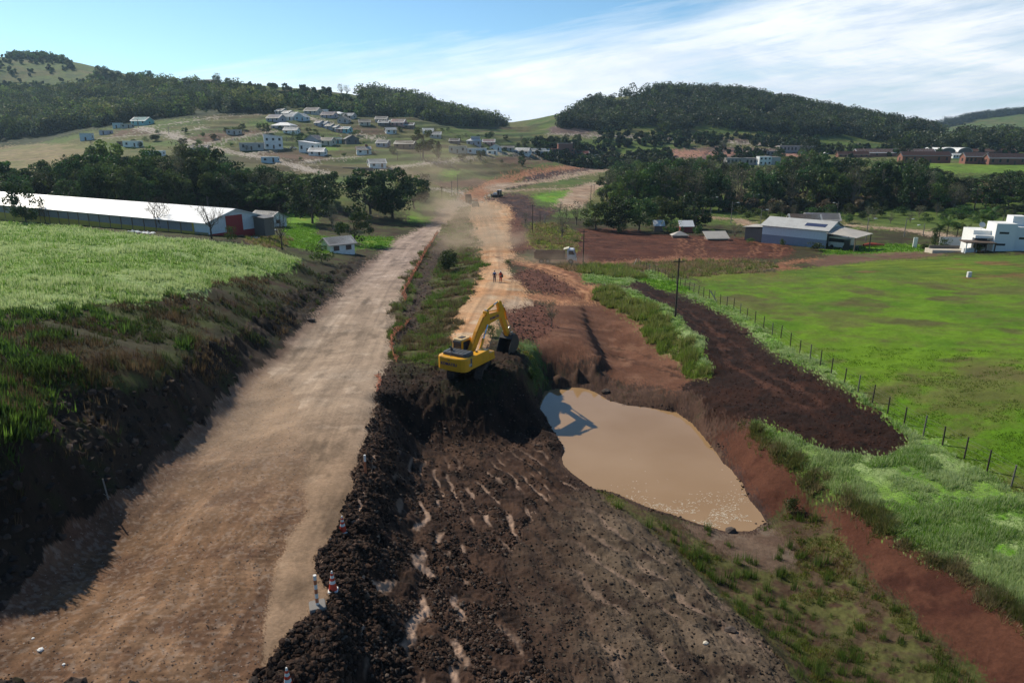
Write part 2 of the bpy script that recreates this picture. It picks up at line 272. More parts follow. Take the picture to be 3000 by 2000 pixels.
pit = list(roadR[:10])+[pz(1180,1128,20.1)[:2],pz(1260,1143,20.1)[:2],pz(1340,1145,20.1)[:2],pz(1430,1138,20.1)[:2],pz(1530,1103,20.)[:2],pz(1556,1120,20.8)[:2]]+[tuple(hit(u,v)[:2]) for u,v in [(1576,1183),(1588,1202),(1611,1244),(1637,1286),(1653,1317),(1645,1336),(1649,1359),(1676,1386),(1733,1428),(1760,1450),(1850,1510),(1950,1600),(2060,1710),(2200,1830),(2380,2050),(1500,2080),(1000,2080)]]
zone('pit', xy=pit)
zone('greymound', [(1733,1432),(1840,1500),(1950,1600),(2060,1710),(2200,1830),(2380,2050),(1650,2080),(1560,1900),(1500,1750),(1480,1620),(1560,1500),(1640,1450)])
zone('lowgrass', [(1735,1428),(1800,1446),(1900,1490),(2000,1560),(2140,1620),(2240,1640),(2300,1600),(2260,1540),(2290,1470),(2370,1492),(2430,1530),(2490,1620),(2600,1740),(2700,1850),(2860,2000),(2870,2080),(2420,2080),(2280,1900),(2120,1750),(1990,1620),(1880,1520),(1780,1465)])
zone('mudflat', [(2000,1530),(2060,1545),(2130,1560),(2204,1558),(2250,1530),(2300,1560),(2340,1640),(2280,1680),(2200,1660),(2090,1600)])
zone('redbank', xy=[tuple(pz(u,v,20.9)[:2]) for u,v in TOP[1:]]+[tuple(hit(u,v)[:2]) for u,v in [(2960,2060),(2860,1960),(2712,1850),(2616,1745),(2508,1625),(2464,1577),(2406,1500),(2284,1466),(2240,1520),(2197,1462),(2116,1351),(2059,1271),(2000,1215)]])
zone('pondbed', xy=pondP)
strip('wetrim', POND+POND[:1], .55)
zone('nearroad', [(-260,2060),(-100,1780),(60,1650),(200,1520),(330,1430),(460,1350),(570,1240),(685,1130),(765,1077),(840,1120),(880,1250),(888,1440),(893,1490),(816,1645),(790,1785),(765,2060)])
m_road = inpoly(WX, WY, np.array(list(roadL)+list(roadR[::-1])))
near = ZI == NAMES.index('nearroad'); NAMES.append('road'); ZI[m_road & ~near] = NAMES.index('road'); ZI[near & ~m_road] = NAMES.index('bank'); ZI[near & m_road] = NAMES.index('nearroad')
# ---------- colour and relief of each zone: two or three earth or plant colours mixed by noise ----------
c3 = lambda *a: np.array(a)
PAL = {  # base, second, third, noise scale, relief, relief scale
 'rough': ((.045,.04,.018),(.06,.07,.02),(.05,.027,.017),.25,.16,1.),
 'hillside': ((.09,.135,.028),(.13,.13,.045),(.055,.09,.02),.03,1.2,.03),
 'woodfloor': ((.03,.045,.02),(.05,.06,.025),(.03,.04,.02),.05,1.5,.03),
 'dryhill': ((.23,.19,.09),(.17,.17,.06),(.26,.2,.11),.05,.2,.05),
 'brownlot': ((.13,.075,.05),(.16,.10,.065),(.11,.11,.045),.08,.15,.3),
 'lush': ((.13,.27,.02),(.09,.20,.02),(.20,.27,.03),.12,.12,.5),
 'lushfar': ((.13,.22,.03),(.17,.22,.04),(.10,.16,.03),.05,.2,.1),
 'redscar': ((.25,.09,.05),(.2,.08,.05),(.15,.07,.04),.05,.5,.05),
 'scar': ((.13,.09,.08),(.17,.115,.10),(.09,.065,.06),.04,2.2,.05),
 'redroad': ((.38,.2,.14),(.34,.17,.12),(.28,.14,.1),.04,.1,.1),
 'darkearth': ((.05,.03,.03),(.075,.045,.04),(.12,.06,.04),.15,.7,.25),
 'street': ((.36,.31,.26),(.42,.36,.3),(.3,.25,.2),.1,.0,.3),
 'redtrack': ((.36,.17,.09),(.3,.13,.07),(.42,.22,.13),.1,.06,.3),
 'tan': ((.38,.28,.20),(.33,.22,.15),(.42,.32,.24),.1,.06,.3),
 'field': ((.2,.33,.06),(.3,.4,.16),(.12,.25,.025),.12,.3,.35),
 'dustyard': ((.22,.15,.08),(.16,.16,.05),(.2,.12,.07),.3,.1,.5),
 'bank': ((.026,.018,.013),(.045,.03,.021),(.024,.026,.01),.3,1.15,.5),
 'ditch': ((.07,.085,.022),(.09,.06,.03),(.05,.035,.02),.4,.4,.6),
 'darkshore': ((.06,.034,.024),(.085,.048,.034),(.04,.03,.015),.8,.3,1.2),
 'rubble': ((.05,.032,.025),(.075,.048,.036),(.045,.045,.02),.8,.5,1.1),
 'midtrack': ((.47,.29,.165),(.42,.22,.105),(.48,.34,.22),.2,.02,.6),
 'redsoil': ((.11,.045,.03),(.14,.06,.04),(.08,.03,.022),.5,.28,1.),
 'redfield': ((.085,.03,.018),(.11,.042,.025),(.06,.021,.013),.25,.26,.5),
 'redlane': ((.26,.115,.06),(.2,.085,.045),(.33,.17,.1),.3,.09,.8),
 'yellowgrass': ((.24,.27,.03),(.15,.2,.03),(.2,.16,.08),.12,.25,.4),
 'drygrass': ((.20,.14,.085),(.15,.13,.05),(.23,.17,.1),.2,.2,.5),
 'mowed': ((.12,.17,.015),(.085,.14,.015),(.15,.10,.035),.1,.06,.5),
 'meadow': ((.08,.17,.007),(.11,.205,.009),(.09,.10,.025),.09,.14,.5),
 'palegrass': ((.17,.29,.05),(.26,.34,.14),(.11,.25,.02),.3,.2,.6),
 'ridge': ((.15,.16,.045),(.2,.18,.08),(.09,.10,.025),.5,.4,.6),
 'darktrack': ((.020,.009,.006),(.032,.013,.008),(.014,.007,.005),.5,.22,1.1),
 'terrace': ((.15,.07,.042),(.12,.052,.03),(.18,.09,.055),.3,.13,.45),
 'sand': ((.42,.31,.22),(.36,.25,.17),(.42,.3,.2),.3,.05,1.),
 'ledge': ((.045,.026,.018),(.04,.036,.015),(.07,.04,.027),.7,.5,1.2),
 'weedslope': ((.05,.09,.02),(.035,.03,.018),(.08,.12,.03),.8,.3,1.),
 'pit': ((.038,.021,.015),(.065,.036,.024),(.02,.012,.009),.7,.26,1.7),
 'greymound': ((.088,.064,.044),(.12,.088,.062),(.045,.03,.022),.45,.2,1.4),
 'lowgrass': ((.075,.05,.03),(.085,.085,.028),(.06,.035,.022),.9,.16,1.2),
 'mudflat': ((.14,.095,.068),(.11,.07,.05),(.16,.12,.09),.5,.06,1.5),
 'redbank': ((.075,.028,.017),(.095,.038,.023),(.055,.02,.013),.35,.10,1.0),
 'pondbed': ((.1,.06,.04),(.1,.06,.04),(.1,.06,.04),.5,.02,1.),
 'wetrim': ((.045,.026,.02),(.06,.035,.03),(.03,.018,.014),1.,.13,2.4),
 'nearroad': ((.175,.10,.056),(.13,.071,.042),(.225,.135,.08),.35,.045,3.),
 'road': ((.35,.262,.19),(.29,.215,.155),(.39,.30,.225),.25,.012,1.5),
}
COLR = np.zeros(GX.shape+(3,)); DZ = np.zeros(GX.shape)
n1 = {}
for i, nm in enumerate(NAMES):
    m = ZI == i
    if not m.any(): continue
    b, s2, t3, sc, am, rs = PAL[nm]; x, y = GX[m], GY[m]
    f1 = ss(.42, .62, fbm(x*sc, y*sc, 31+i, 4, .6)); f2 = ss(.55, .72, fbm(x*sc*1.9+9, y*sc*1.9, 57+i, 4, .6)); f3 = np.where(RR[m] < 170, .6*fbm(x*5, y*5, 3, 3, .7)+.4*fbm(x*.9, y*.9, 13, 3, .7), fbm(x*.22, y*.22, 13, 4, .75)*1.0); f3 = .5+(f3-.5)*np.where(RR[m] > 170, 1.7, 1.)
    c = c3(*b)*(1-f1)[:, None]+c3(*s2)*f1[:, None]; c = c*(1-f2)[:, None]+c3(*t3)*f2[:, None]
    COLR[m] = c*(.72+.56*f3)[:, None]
    bil_ = 1-np.abs(2*vn(x*rs*3.1, y*rs*3.1, 77)-1)
    DZ[m] = am*((fbm(x*rs, y*rs, 91+i, 5, .58)-.5)*1.5+(bil_-.5)*.35)
def zm(*n): return np.isin(ZI, [NAMES.index(k) for k in n if k in NAMES])
# ruts and smears left by the bucket, fanning out from under the digger
fx, fy = -8., 60.
ang = np.arctan2(GX-fx, fy-GY); rad = np.hypot(GX-fx, fy-GY)
wob = (fbm(GX*.35, GY*.35, 5, 3)-.5)*.16
wob *= .45; rut = np.sin((ang+wob)*125); pm = zm('pit') | zm('greymound')
msk = ss(.32, .48, fbm(ang*9+4, rad*.16, 8, 3, .6))*ss(12, 18, rad)*pm
DZ += -.085*msk*rut
streak = ss(.6, .97, rut)*msk*ss(.44, .56, fbm(GX*1.0, GY*.45, 44, 3, .6))
toe = np.clip((GX+9.5+(GY-20)*0.03)/2.2, 0, 1)
streak *= toe*(GY < 50)
streak *= .85*(1-.5*ss(34, 46, GY))*np.where(zm('greymound'), .4, 1.)
COLR = COLR*(1-streak)[..., None]+np.array([.40,.275,.205])*streak[..., None]
slp_shade = ss(49, 51.5, GY)*zm('pit', 'ledge')*ss(-11.5, -9.5, GX); COLR *= (1-.45*slp_shade)[..., None]  # slope under the digger: shade painted in by darkening the soil colour
gm = zm('greymound'); xb = np.interp(GY, [22, 27, 31, 37, 42, 46], [.8, 0, -.3, 1.2, 3., 5.]); wq = ss(-.5, 6.5, GX-xb+4.5*(fbm(GX*.6, GY*.6, 37, 4, .65)-.5))
pc = np.array([.05,.029,.02])*(.6+.9*fbm(GX*2.2, GY*2.2, 38, 4, .7))[..., None]; COLR = np.where(gm[..., None], pc*(1-wq)[..., None]+COLR*wq[..., None], COLR)
# contour terraces on the village slope
vs = zm('hillside', 'brownlot', 'lush')*ss(300, 330, RR)*(1-ss(760, 800, RR))*ss(-R(26), -R(22), TH)*(1-ss(R(1), R(3), TH)); fz_ = GZ/3.2+1.6*(fbm(GX*.012, GY*.012, 55, 3)-.5); fr_ = fz_-np.floor(fz_)
DZ += vs*.4*3.2*((ss(.55, .95, fr_))-fr_); rs2 = vs*ss(.5, .62, fr_)*(1-ss(.92, 1., fr_))*ss(.35, .5, fbm(GX*.03, GY*.03, 56, 3)); COLR = COLR*(1-.65*rs2)[..., None]+np.array([.03,.048,.016])*(.65*rs2)[..., None]
vz = vs*ss(.5, .62, fbm(GX*.02, GY*.035, 58, 4, .6)); COLR = COLR*(1-.5*vz)[..., None]+np.array([.12,.075,.048])*(.5*vz)[..., None]
def rutline(uv, w, col, al, dz=0., off=(0.,)):
    q = hits(dens(uv, False))[:, :2]; lo, hi = q.min(0)-w*2-3, q.max(0)+w*2+3; b = (GX > lo[0]) & (GX < hi[0]) & (GY > lo[1]) & (GY < hi[1]); xs, ys = WX[b], WY[b]
    d = np.full(xs.shape, 1e9); sg = np.zeros(xs.shape)
    for a, c in zip(q[:-1], q[1:]):
        v = c-a; L = v@v+1e-9; t = np.clip(((xs-a[0])*v[0]+(ys-a[1])*v[1])/L, 0, 1); dd = np.hypot(xs-a[0]-t*v[0], ys-a[1]-t*v[1]); s_ = np.sign((xs-a[0])*v[1]-(ys-a[1])*v[0]); k = dd < d; d[k] = dd[k]; sg[k] = s_[k]
    sd = d*sg; m_ = 0
    for o in off: m_ = np.maximum(m_, 1-ss(.25*w, .6*w, np.abs(sd-o)))
    m_ = m_*al*(.5+.5*ss(.35, .6, fbm(xs*.7, ys*.3, 61, 3))); COLR[b] = COLR[b]*(1-m_[:, None])+np.array(col)*m_[:, None]; DZ[b] += dz*m_
rutline([(1478,748),(1540,768),(1620,795),(1690,832),(1745,860),(1730,882),(1660,888),(1580,872),(1510,858)], 1.2, (.48,.25,.13), .75, -.08, (-1.1, 1.1))
rutline([(1478,748),(1540,768),(1620,795),(1690,832),(1745,860),(1730,882)], .8, (.09,.04,.025), .7, -.12, (0., 2.4))
rutline([(1540,752),(1620,772),(1720,782),(1850,770),(2000,758),(2150,762)], .8, (.30,.14,.08), .6, -.06, (-.9, .9))
rutline([(1845,842),(1950,885),(2040,935),(2110,1000),(2190,1075),(2270,1130),(2380,1190)], .7, (.10,.045,.03), .55, -.05, (-1., .9))
rutline([(1800,1040),(1870,1060),(1960,1075),(2030,1090)], .5, (.05,.025,.016), .8, -.12, (0., .9)); rutline([(1780,1020),(1860,1030),(1950,1050)], .4, (.05,.025,.016), .7, -.1)
for uv_ in ([(1990,700),(2000,720),(1985,745)], [(2040,700),(2052,722),(2040,748)], [(2200,705),(2215,725),(2205,750)], [(2270,712),(2285,730),(2275,752)]): rutline(uv_, .7, (.28,.13,.07), .7, 0., (-.8, .8))
TC = hits([(1366,1085),(1395,985),(1420,915),(1450,850),(1462,790),(1452,740),(1450,700),(1435,640),(1430,598)]); xcT = np.interp(GY, TC[:, 1], TC[:, 0])
# clods heaped beside the road
dr = np.interp(GY, roadR[:10, 1], roadR[:10, 0]); sx = GX-dr
heap = np.exp(-((sx-1.4)/1.3)**2)*zm('pit')*(GY < 52)
DZ += heap*(.9*(fbm(GX*.8, GY*.8, 61, 4, .65)-.35))
streak *= 1
band = np.exp(-((GY-52.2)/2.2)**2)*zm('pit', 'ledge')*ss(-11, -9, GX); DZ += band*.9*(fbm(GX*.9, GY*.9, 66, 5, .65)-.5)
# wheel streaks along the roads
ysL, ysR = roadL[:, 1], roadR[:, 1]
sL = np.interp(GY, np.sort(ysL), roadL[np.argsort(ysL), 0]); sR = np.interp(GY, np.sort(ysR), roadR[np.argsort(ysR), 0])
sa = (GX-sL)/np.maximum(sR-sL, 2)
lat = (GX-(sL+sR)/2)
st = vn(lat*1.9+2*vn(lat*.1, GY*.05, 4), GY*.045, 9)*.45+vn(lat*5., GY*.1, 10)*.3+vn(lat*12., GY*.22, 13)*.25
rd = zm('road'); nr = zm('nearroad')
pat = ss(.54, .72, fbm(GX*.55, GY*.2, 71, 5, .65))
COLR[rd] *= (.66+.68*st[rd])[:, None]*(1-.38*pat[rd])[:, None]
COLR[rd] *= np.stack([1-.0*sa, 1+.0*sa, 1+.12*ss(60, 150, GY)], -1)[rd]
COLR[nr] *= (.55+.85*st[nr])[:, None]
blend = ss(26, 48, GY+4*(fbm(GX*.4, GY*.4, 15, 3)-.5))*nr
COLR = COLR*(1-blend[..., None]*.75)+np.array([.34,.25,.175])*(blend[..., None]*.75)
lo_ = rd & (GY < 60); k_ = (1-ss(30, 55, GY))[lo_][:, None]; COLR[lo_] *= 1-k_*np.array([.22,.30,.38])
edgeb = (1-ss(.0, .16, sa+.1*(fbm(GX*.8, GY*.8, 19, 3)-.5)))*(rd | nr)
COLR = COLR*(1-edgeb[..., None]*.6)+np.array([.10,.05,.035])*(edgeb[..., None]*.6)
stone = ss(.66, .74, vn(GX*7, GY*7, 33))*nr
COLR = COLR*(1-stone[..., None]*.3)+np.array([.33,.26,.21])*(stone[..., None]*.3)
tr = np.sin(lat*2.1)*nr; DZ += -.02*tr
cleat = np.sin(GY*16+lat*1.)*zm('nearroad')*ss(.5, .65, vn(lat*1.1, GY*.05, 12)); DZ += .012*cleat
mt = zm('midtrack', 'sand'); sT = GX-xcT+.8*np.sin(GY*.03); st2 = vn(sT*1.3, GY*.03, 19)*.55+vn(sT*3.6, GY*.08, 18)*.45
COLR[mt] *= (.55+.85*st2[mt])[:, None]; ctrT = np.exp(-(sT/1.0)**2)*mt; COLR = COLR*(1-.25*ctrT)[..., None]+np.array([.34,.27,.2])*(.25*ctrT)[..., None]
mt = zm('redlane'); st2 = vn(GX*1.2, GY*.8, 19); COLR[mt] *= (.7+.6*st2[mt])[:, None]
rf = zm('redfield'); COLR[rf] *= (.75+.5*vn(GX[rf]*.15, GY[rf]*1.3, 5))[:, None]
mw = zm('mowed'); COLR[mw] *= (.75+.5*vn(GX[mw]*.1, GY[mw]*.9, 6))[:, None]
# brown seedy swathes crossing the meadow
sw = ss(.40, .66, fbm(GX*.05+GY*.11, GY*.05-GX*.10, 88, 7, .78))*zm('meadow')
COLR = COLR*(1-.7*sw[..., None])+np.array([.11,.095,.035])*(.7*sw[..., None])
# bedding lines in the road-cut rock
rb = zm('bank'); blk = np.floor((GY+2.*fbm(GX*.4, GY*.4, 2, 2))/1.7); DZ[rb] += (.45*(_h(blk.astype(np.int64), (blk*0).astype(np.int64), 4)-.5))[rb]
fade = ss(0, 1.2, np.abs(sx))*.8+.2
dpond = np.full(GX.shape, 9.); bb = (GX > -5) & (GX < 25) & (GY > 25) & (GY < 75)
q = pondP; xs, ys = GX[bb], GY[bb]; d = np.full(xs.shape, 9.)
for a, c in zip(q, np.roll(q, -1, 0)):
    v = c-a; L = v@v+1e-9; t = np.clip(((xs-a[0])*v[0]+(ys-a[1])*v[1])/L, 0, 1); d = np.minimum(d, np.hypot(xs-a[0]-t*v[0], ys-a[1]-t*v[1]))
dpond[bb] = d
DZ *= .25+.75*ss(.1, 1.8, dpond); DZ *= ss(8, 13, RR)
DZ = np.where(zm('bank'), DZ*ss(0, 2.2, np.minimum(np.abs(sa*(sR-sL)), 3)), DZ)
GZ += DZ
# earth scattered across the edges between neighbouring soils
bd = np.zeros(ZI.shape, bool)
for a_, b_ in ((5, 0), (0, 5), (-5, 0), (0, -5), (2, 0), (0, 2), (-2, 0), (0, -2)): bd |= np.roll(np.roll(ZI, a_, 0), b_, 1) != ZI
bd &= (RR > 12) & (RR < 900) & (np.abs(TH) < R(47)); bd &= ~zm('pondbed'); bd &= ~((GX < -14) & (GY < 75) & zm('bank', 'nearroad', 'road')); rs_ = np.random.default_rng(99); ij = np.argwhere(bd); jt = np.round(rs_.normal(0, 3., ij.shape)).astype(int)
tg = np.clip(ij+jt, 0, np.array(ZI.shape)-1); C2 = COLR[tg[:, 0], tg[:, 1]]; w_ = rs_.uniform(.3, 1, (len(ij), 1)); COLR[ij[:, 0], ij[:, 1]] = COLR[ij[:, 0], ij[:, 1]]*(1-w_)+C2*w_
m = inpoly(GX, GY, pondP); GZ[m] = np.minimum(GZ[m], .5-.06*ss(0, .3, dpond[m])-.35*ss(.2, 2, dpond[m]))
GZ[~m & (dpond < 1.5)] = np.maximum(GZ[~m & (dpond < 1.5)], .53)
# ---------- materials ----------
def new_mat(name):
    m = bpy.data.materials.new(name); m.use_nodes = True; nt = m.node_tree; nt.nodes.clear()
    o = nt.nodes.new('ShaderNodeOutputMaterial'); return m, nt, o
def N(nt, t, **k):
    n = nt.nodes.new(t)
    for a, b in k.items():
        if a in n.inputs.keys(): n.inputs[a].default_value = b
        else: setattr(n, a, b)
    return n
def paint(name, col, rough=.6, metal=0., dirt=.25, dirtcol=(.16,.10,.07), scale=3., bump=.0, spec=.5, obj=True, wave=None):
    m, nt, o = new_mat(name); L = nt.links.new
    b = N(nt, 'ShaderNodeBsdfPrincipled', Roughness=rough, Metallic=metal); b.inputs['Specular IOR Level'].default_value = spec
    tc = N(nt, 'ShaderNodeTexCoord'); nz = N(nt, 'ShaderNodeTexNoise', Scale=scale, Detail=6., Roughness=.65); L(tc.outputs['Object'], nz.inputs['Vector'])
    rp = N(nt, 'ShaderNodeMapRange'); rp.inputs[1].default_value = .45; rp.inputs[2].default_value = .75; rp.inputs[4].default_value = dirt; L(nz.outputs['Fac'], rp.inputs[0])
    mx = N(nt, 'ShaderNodeMix', data_type='RGBA'); mx.inputs[6].default_value = (*col, 1); mx.inputs[7].default_value = (*dirtcol, 1); L(rp.outputs[0], mx.inputs[0]); L(mx.outputs[2], b.inputs['Base Color'])
    if wave:
        w = N(nt, 'ShaderNodeTexWave', Scale=wave[1], bands_direction=wave[0]); L(tc.outputs['Object'], w.inputs['Vector'])
        bp = N(nt, 'ShaderNodeBump', Strength=.7, Distance=.05); L(w.outputs['Fac'], bp.inputs['Height']); L(bp.outputs[0], b.inputs['Normal'])
    elif bump:
        bp = N(nt, 'ShaderNodeBump', Strength=bump, Distance=.03); L(nz.outputs['Fac'], bp.inputs['Height']); L(bp.outputs[0], b.inputs['Normal'])
    L(b.outputs[0], o.inputs[0]); return m
def ground_mat():
    m, nt, o = new_mat('earth_and_turf'); L = nt.links.new
    b = N(nt, 'ShaderNodeBsdfPrincipled', Roughness=.95); b.inputs['Specular IOR Level'].default_value = .15
    a = N(nt, 'ShaderNodeAttribute', attribute_name='Col'); g = N(nt, 'ShaderNodeNewGeometry')
    n1 = N(nt, 'ShaderNodeTexNoise', Scale=6., Detail=8., Roughness=.75); L(g.outputs['Position'], n1.inputs['Vector'])
    n2 = N(nt, 'ShaderNodeTexNoise', Scale=.35, Detail=8., Roughness=.7); L(g.outputs['Position'], n2.inputs['Vector'])
    ad = N(nt, 'ShaderNodeMath', operation='ADD'); L(n1.outputs['Fac'], ad.inputs[0]); L(n2.outputs['Fac'], ad.inputs[1])
    r = N(nt, 'ShaderNodeMapRange'); r.inputs[1].default_value = .7; r.inputs[2].default_value = 1.3; r.inputs[3].default_value = .6; r.inputs[4].default_value = 1.4; L(ad.outputs[0], r.inputs[0])
    mu = N(nt, 'ShaderNodeVectorMath', operation='SCALE'); L(a.outputs['Color'], mu.inputs[0]); L(r.outputs[0], mu.inputs['Scale']); L(mu.outputs[0], b.inputs['Base Color'])
    bp = N(nt, 'ShaderNodeBump', Strength=.75, Distance=.07); L(n1.outputs['Fac'], bp.inputs['Height']); L(bp.outputs[0], b.inputs['Normal'])
    L(b.outputs[0], o.inputs[0]); return m
def leaf_mat(name, trans=.35, rnd=True, val=(.5, 1.7)):
    m, nt, o = new_mat(name); L = nt.links.new
    a = N(nt, 'ShaderNodeAttribute', attribute_name='Col'); src = a.outputs['Color']
    if rnd:
        oi = N(nt, 'ShaderNodeObjectInfo'); h = N(nt, 'ShaderNodeHueSaturation'); L(src, h.inputs['Color'])
        r1 = N(nt, 'ShaderNodeMapRange'); r1.inputs[3].default_value = val[0]; r1.inputs[4].default_value = val[1]; L(oi.outputs['Random'], r1.inputs[0]); L(r1.outputs[0], h.inputs['Value'])
        mm = N(nt, 'ShaderNodeMath', operation='MULTIPLY'); mm.inputs[1].default_value = 7.31; L(oi.outputs['Random'], mm.inputs[0]); fr = N(nt, 'ShaderNodeMath', operation='FRACT'); L(mm.outputs[0], fr.inputs[0])
        r2 = N(nt, 'ShaderNodeMapRange'); r2.inputs[3].default_value = .46; r2.inputs[4].default_value = .53; L(fr.outputs[0], r2.inputs[0]); L(r2.outputs[0], h.inputs['Hue']); src = h.outputs[0]
    d = N(nt, 'ShaderNodeBsdfDiffuse'); t = N(nt, 'ShaderNodeBsdfTranslucent'); g = N(nt, 'ShaderNodeBsdfGlossy', Roughness=.5); mx = N(nt, 'ShaderNodeMixShader'); mx.inputs[0].default_value = trans; mg = N(nt, 'ShaderNodeMixShader'); mg.inputs[0].default_value = .03
    L(src, d.inputs[0]); L(src, t.inputs[0]); L(d.outputs[0], mx.inputs[1]); L(t.outputs[0], mx.inputs[2]); L(mx.outputs[0], mg.inputs[1]); L(g.outputs[0], mg.inputs[2]); L(mg.outputs[0], o.inputs[0]); return m
M_EARTH = ground_mat(); M_LEAF = leaf_mat('leaves', .45); M_GRASS = leaf_mat('grass_blades', .5, False); M_BARK = paint('bark', (.075,.055,.04), .9, dirt=.5, dirtcol=(.16,.13,.1)); M_PALEBARK = paint('pale_bark', (.2,.16,.12), .9)
# ---------- mesh helpers ----------
def np_mesh(name, V, Fc, k, mat, col=None, smooth=False, parent=None):
    me = bpy.data.meshes.new(name); nf = len(Fc)
    me.vertices.add(len(V)); me.vertices.foreach_set('co', np.ascontiguousarray(V, dtype=np.float32).ravel())
    me.loops.add(nf*k); me.loops.foreach_set('vertex_index', np.ascontiguousarray(Fc, dtype=np.int32).ravel())
    me.polygons.add(nf); me.polygons.foreach_set('loop_start', np.arange(nf, dtype=np.int32)*k); me.polygons.foreach_set('loop_total', np.full(nf, k, np.int32))
    me.polygons.foreach_set('use_smooth', np.full(nf, smooth, bool))
    if col is not None:
        at = me.color_attributes.new('Col', 'FLOAT_COLOR', 'POINT'); c = np.ones((len(V), 4), np.float32); c[:, :3] = col; at.data.foreach_set('color', c.ravel())
    me.materials.append(mat); me.update(); o = bpy.data.objects.new(name, me); COL.objects.link(o)
    if parent: o.parent = parent
    return o
def tag(o, label=None, cat=None, group=None, kind=None):
    if label: o['label'] = label
    if cat: o['category'] = cat
    if group: o['group'] = group
    if kind: o['kind'] = kind
    return o
def empty(name, loc=(0,0,0), rz=0, label=None, cat=None, group=None):
    o = bpy.data.objects.new(name, None); COL.objects.link(o); o.location = loc; o.rotation_euler = (0, 0, rz); o.empty_display_size = .3; return tag(o, label, cat, group)
# ---------- the ground as sheets that share their edges ----------
nr_, nc_ = GX.shape
idx = np.arange(nr_*nc_).reshape(nr_, nc_)
quads = np.stack([idx[:-1, :-1], idx[:-1, 1:], idx[1:, 1:], idx[1:, :-1]], -1).reshape(-1, 4)
fz = ZI[:-1, :-1].ravel()
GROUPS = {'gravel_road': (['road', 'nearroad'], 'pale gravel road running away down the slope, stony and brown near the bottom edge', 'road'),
 'dirt_track': (['midtrack', 'redlane', 'sand'], 'orange dirt haul track beside the gravel road with a branch bending right', 'road'),
 'excavation': (['pit', 'ledge', 'wetrim', 'pondbed', 'darkshore'], 'dark freshly dug soil with bucket marks between the gravel road and the pond', 'ground'),
 'spoil_mound': (['greymound'], 'grey brown mound of spread spoil in front of the pond', 'ground'),
 'pond_bank': (['redbank', 'mudflat'], 'bare red earth bank along the right side of the pond', 'ground'),
 'terrace': (['terrace'], 'bare brown earth terraces stepping down to the far side of the pond', 'ground'),
 'dark_dirt_lane': (['darktrack'], 'dark dug earth strip curving between the pale grass and the fence', 'path'),
 'meadow': (['meadow', 'mowed'], 'bright green meadow right of the wire fence', 'field'),
 'field': (['field'], 'pale green seeding field in front of the long white roofed shed', 'field'),
 'ploughed_field': (['redfield'], 'dark red ploughed field behind the white truck', 'field'),
 'road_cutting': (['bank'], 'shaded rocky cutting wall left of the gravel road', 'ground'),
 'street': (['street', 'tan', 'redtrack', 'redroad'], 'pale streets and dirt roads winding over the far hillside', 'road')}
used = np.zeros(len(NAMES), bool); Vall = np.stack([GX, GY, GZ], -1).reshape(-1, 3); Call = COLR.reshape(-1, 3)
def sheet(name, zs, label, cat):
    s = np.isin(fz, zs); q = quads[s]; u, inv = np.unique(q, return_inverse=True)
    o = np_mesh(name, Vall[u], inv.reshape(-1, 4)[:, ::-1], 4, M_EARTH, Call[u], True); tag(o, label, cat, None, 'structure'); return o
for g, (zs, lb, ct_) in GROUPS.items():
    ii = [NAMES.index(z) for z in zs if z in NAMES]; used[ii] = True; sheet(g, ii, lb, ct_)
sheet('ground', [i for i in range(len(NAMES)) if not used[i]], 'rough grassy ground and the hills behind the building site', 'ground')
# water
P = pondP; cc = P.mean(0)
def water():
    m, nt, o = new_mat('muddy_water'); L = nt.links.new
    b = N(nt, 'ShaderNodeBsdfPrincipled', Roughness=.05, IOR=1.47)
    g0 = N(nt, 'ShaderNodeNewGeometry'); n0 = N(nt, 'ShaderNodeTexNoise', Scale=.12, Detail=5.); L(g0.outputs['Position'], n0.inputs['Vector']); x0 = N(nt, 'ShaderNodeMix', data_type='RGBA'); x0.inputs[6].default_value = (.32,.195,.09,1); x0.inputs[7].default_value = (.38,.245,.13,1); r0 = N(nt, 'ShaderNodeMapRange'); r0.inputs[1].default_value = .35; r0.inputs[2].default_value = .65; L(n0.outputs['Fac'], r0.inputs[0]); L(r0.outputs[0], x0.inputs[0]); L(x0.outputs[2], b.inputs['Base Color'])
    b.inputs['Specular IOR Level'].default_value = .5
    g = N(nt, 'ShaderNodeNewGeometry'); n = N(nt, 'ShaderNodeTexNoise', Scale=1.6, Detail=4.); L(g.outputs['Position'], n.inputs['Vector'])
    bp = N(nt, 'ShaderNodeBump', Strength=.05, Distance=.05); L(n.outputs['Fac'], bp.inputs['Height']); L(bp.outputs[0], b.inputs['Normal']); L(b.outputs[0], o.inputs[0])
    Q = P+(P-cc)/np.linalg.norm(P-cc, axis=1)[:, None]*.9
    V = np.vstack([np.c_[Q, np.full(len(Q), .5)], [[cc[0], cc[1], .5]]]); n_ = len(Q)
    f = [(i, (i+1) % n_, n_) for i in range(n_)]
    tag(np_mesh('pond', V, np.array(f), 3, m), 'muddy brown pond below the digger with its smooth still surface', 'pond', None, 'structure')
water()
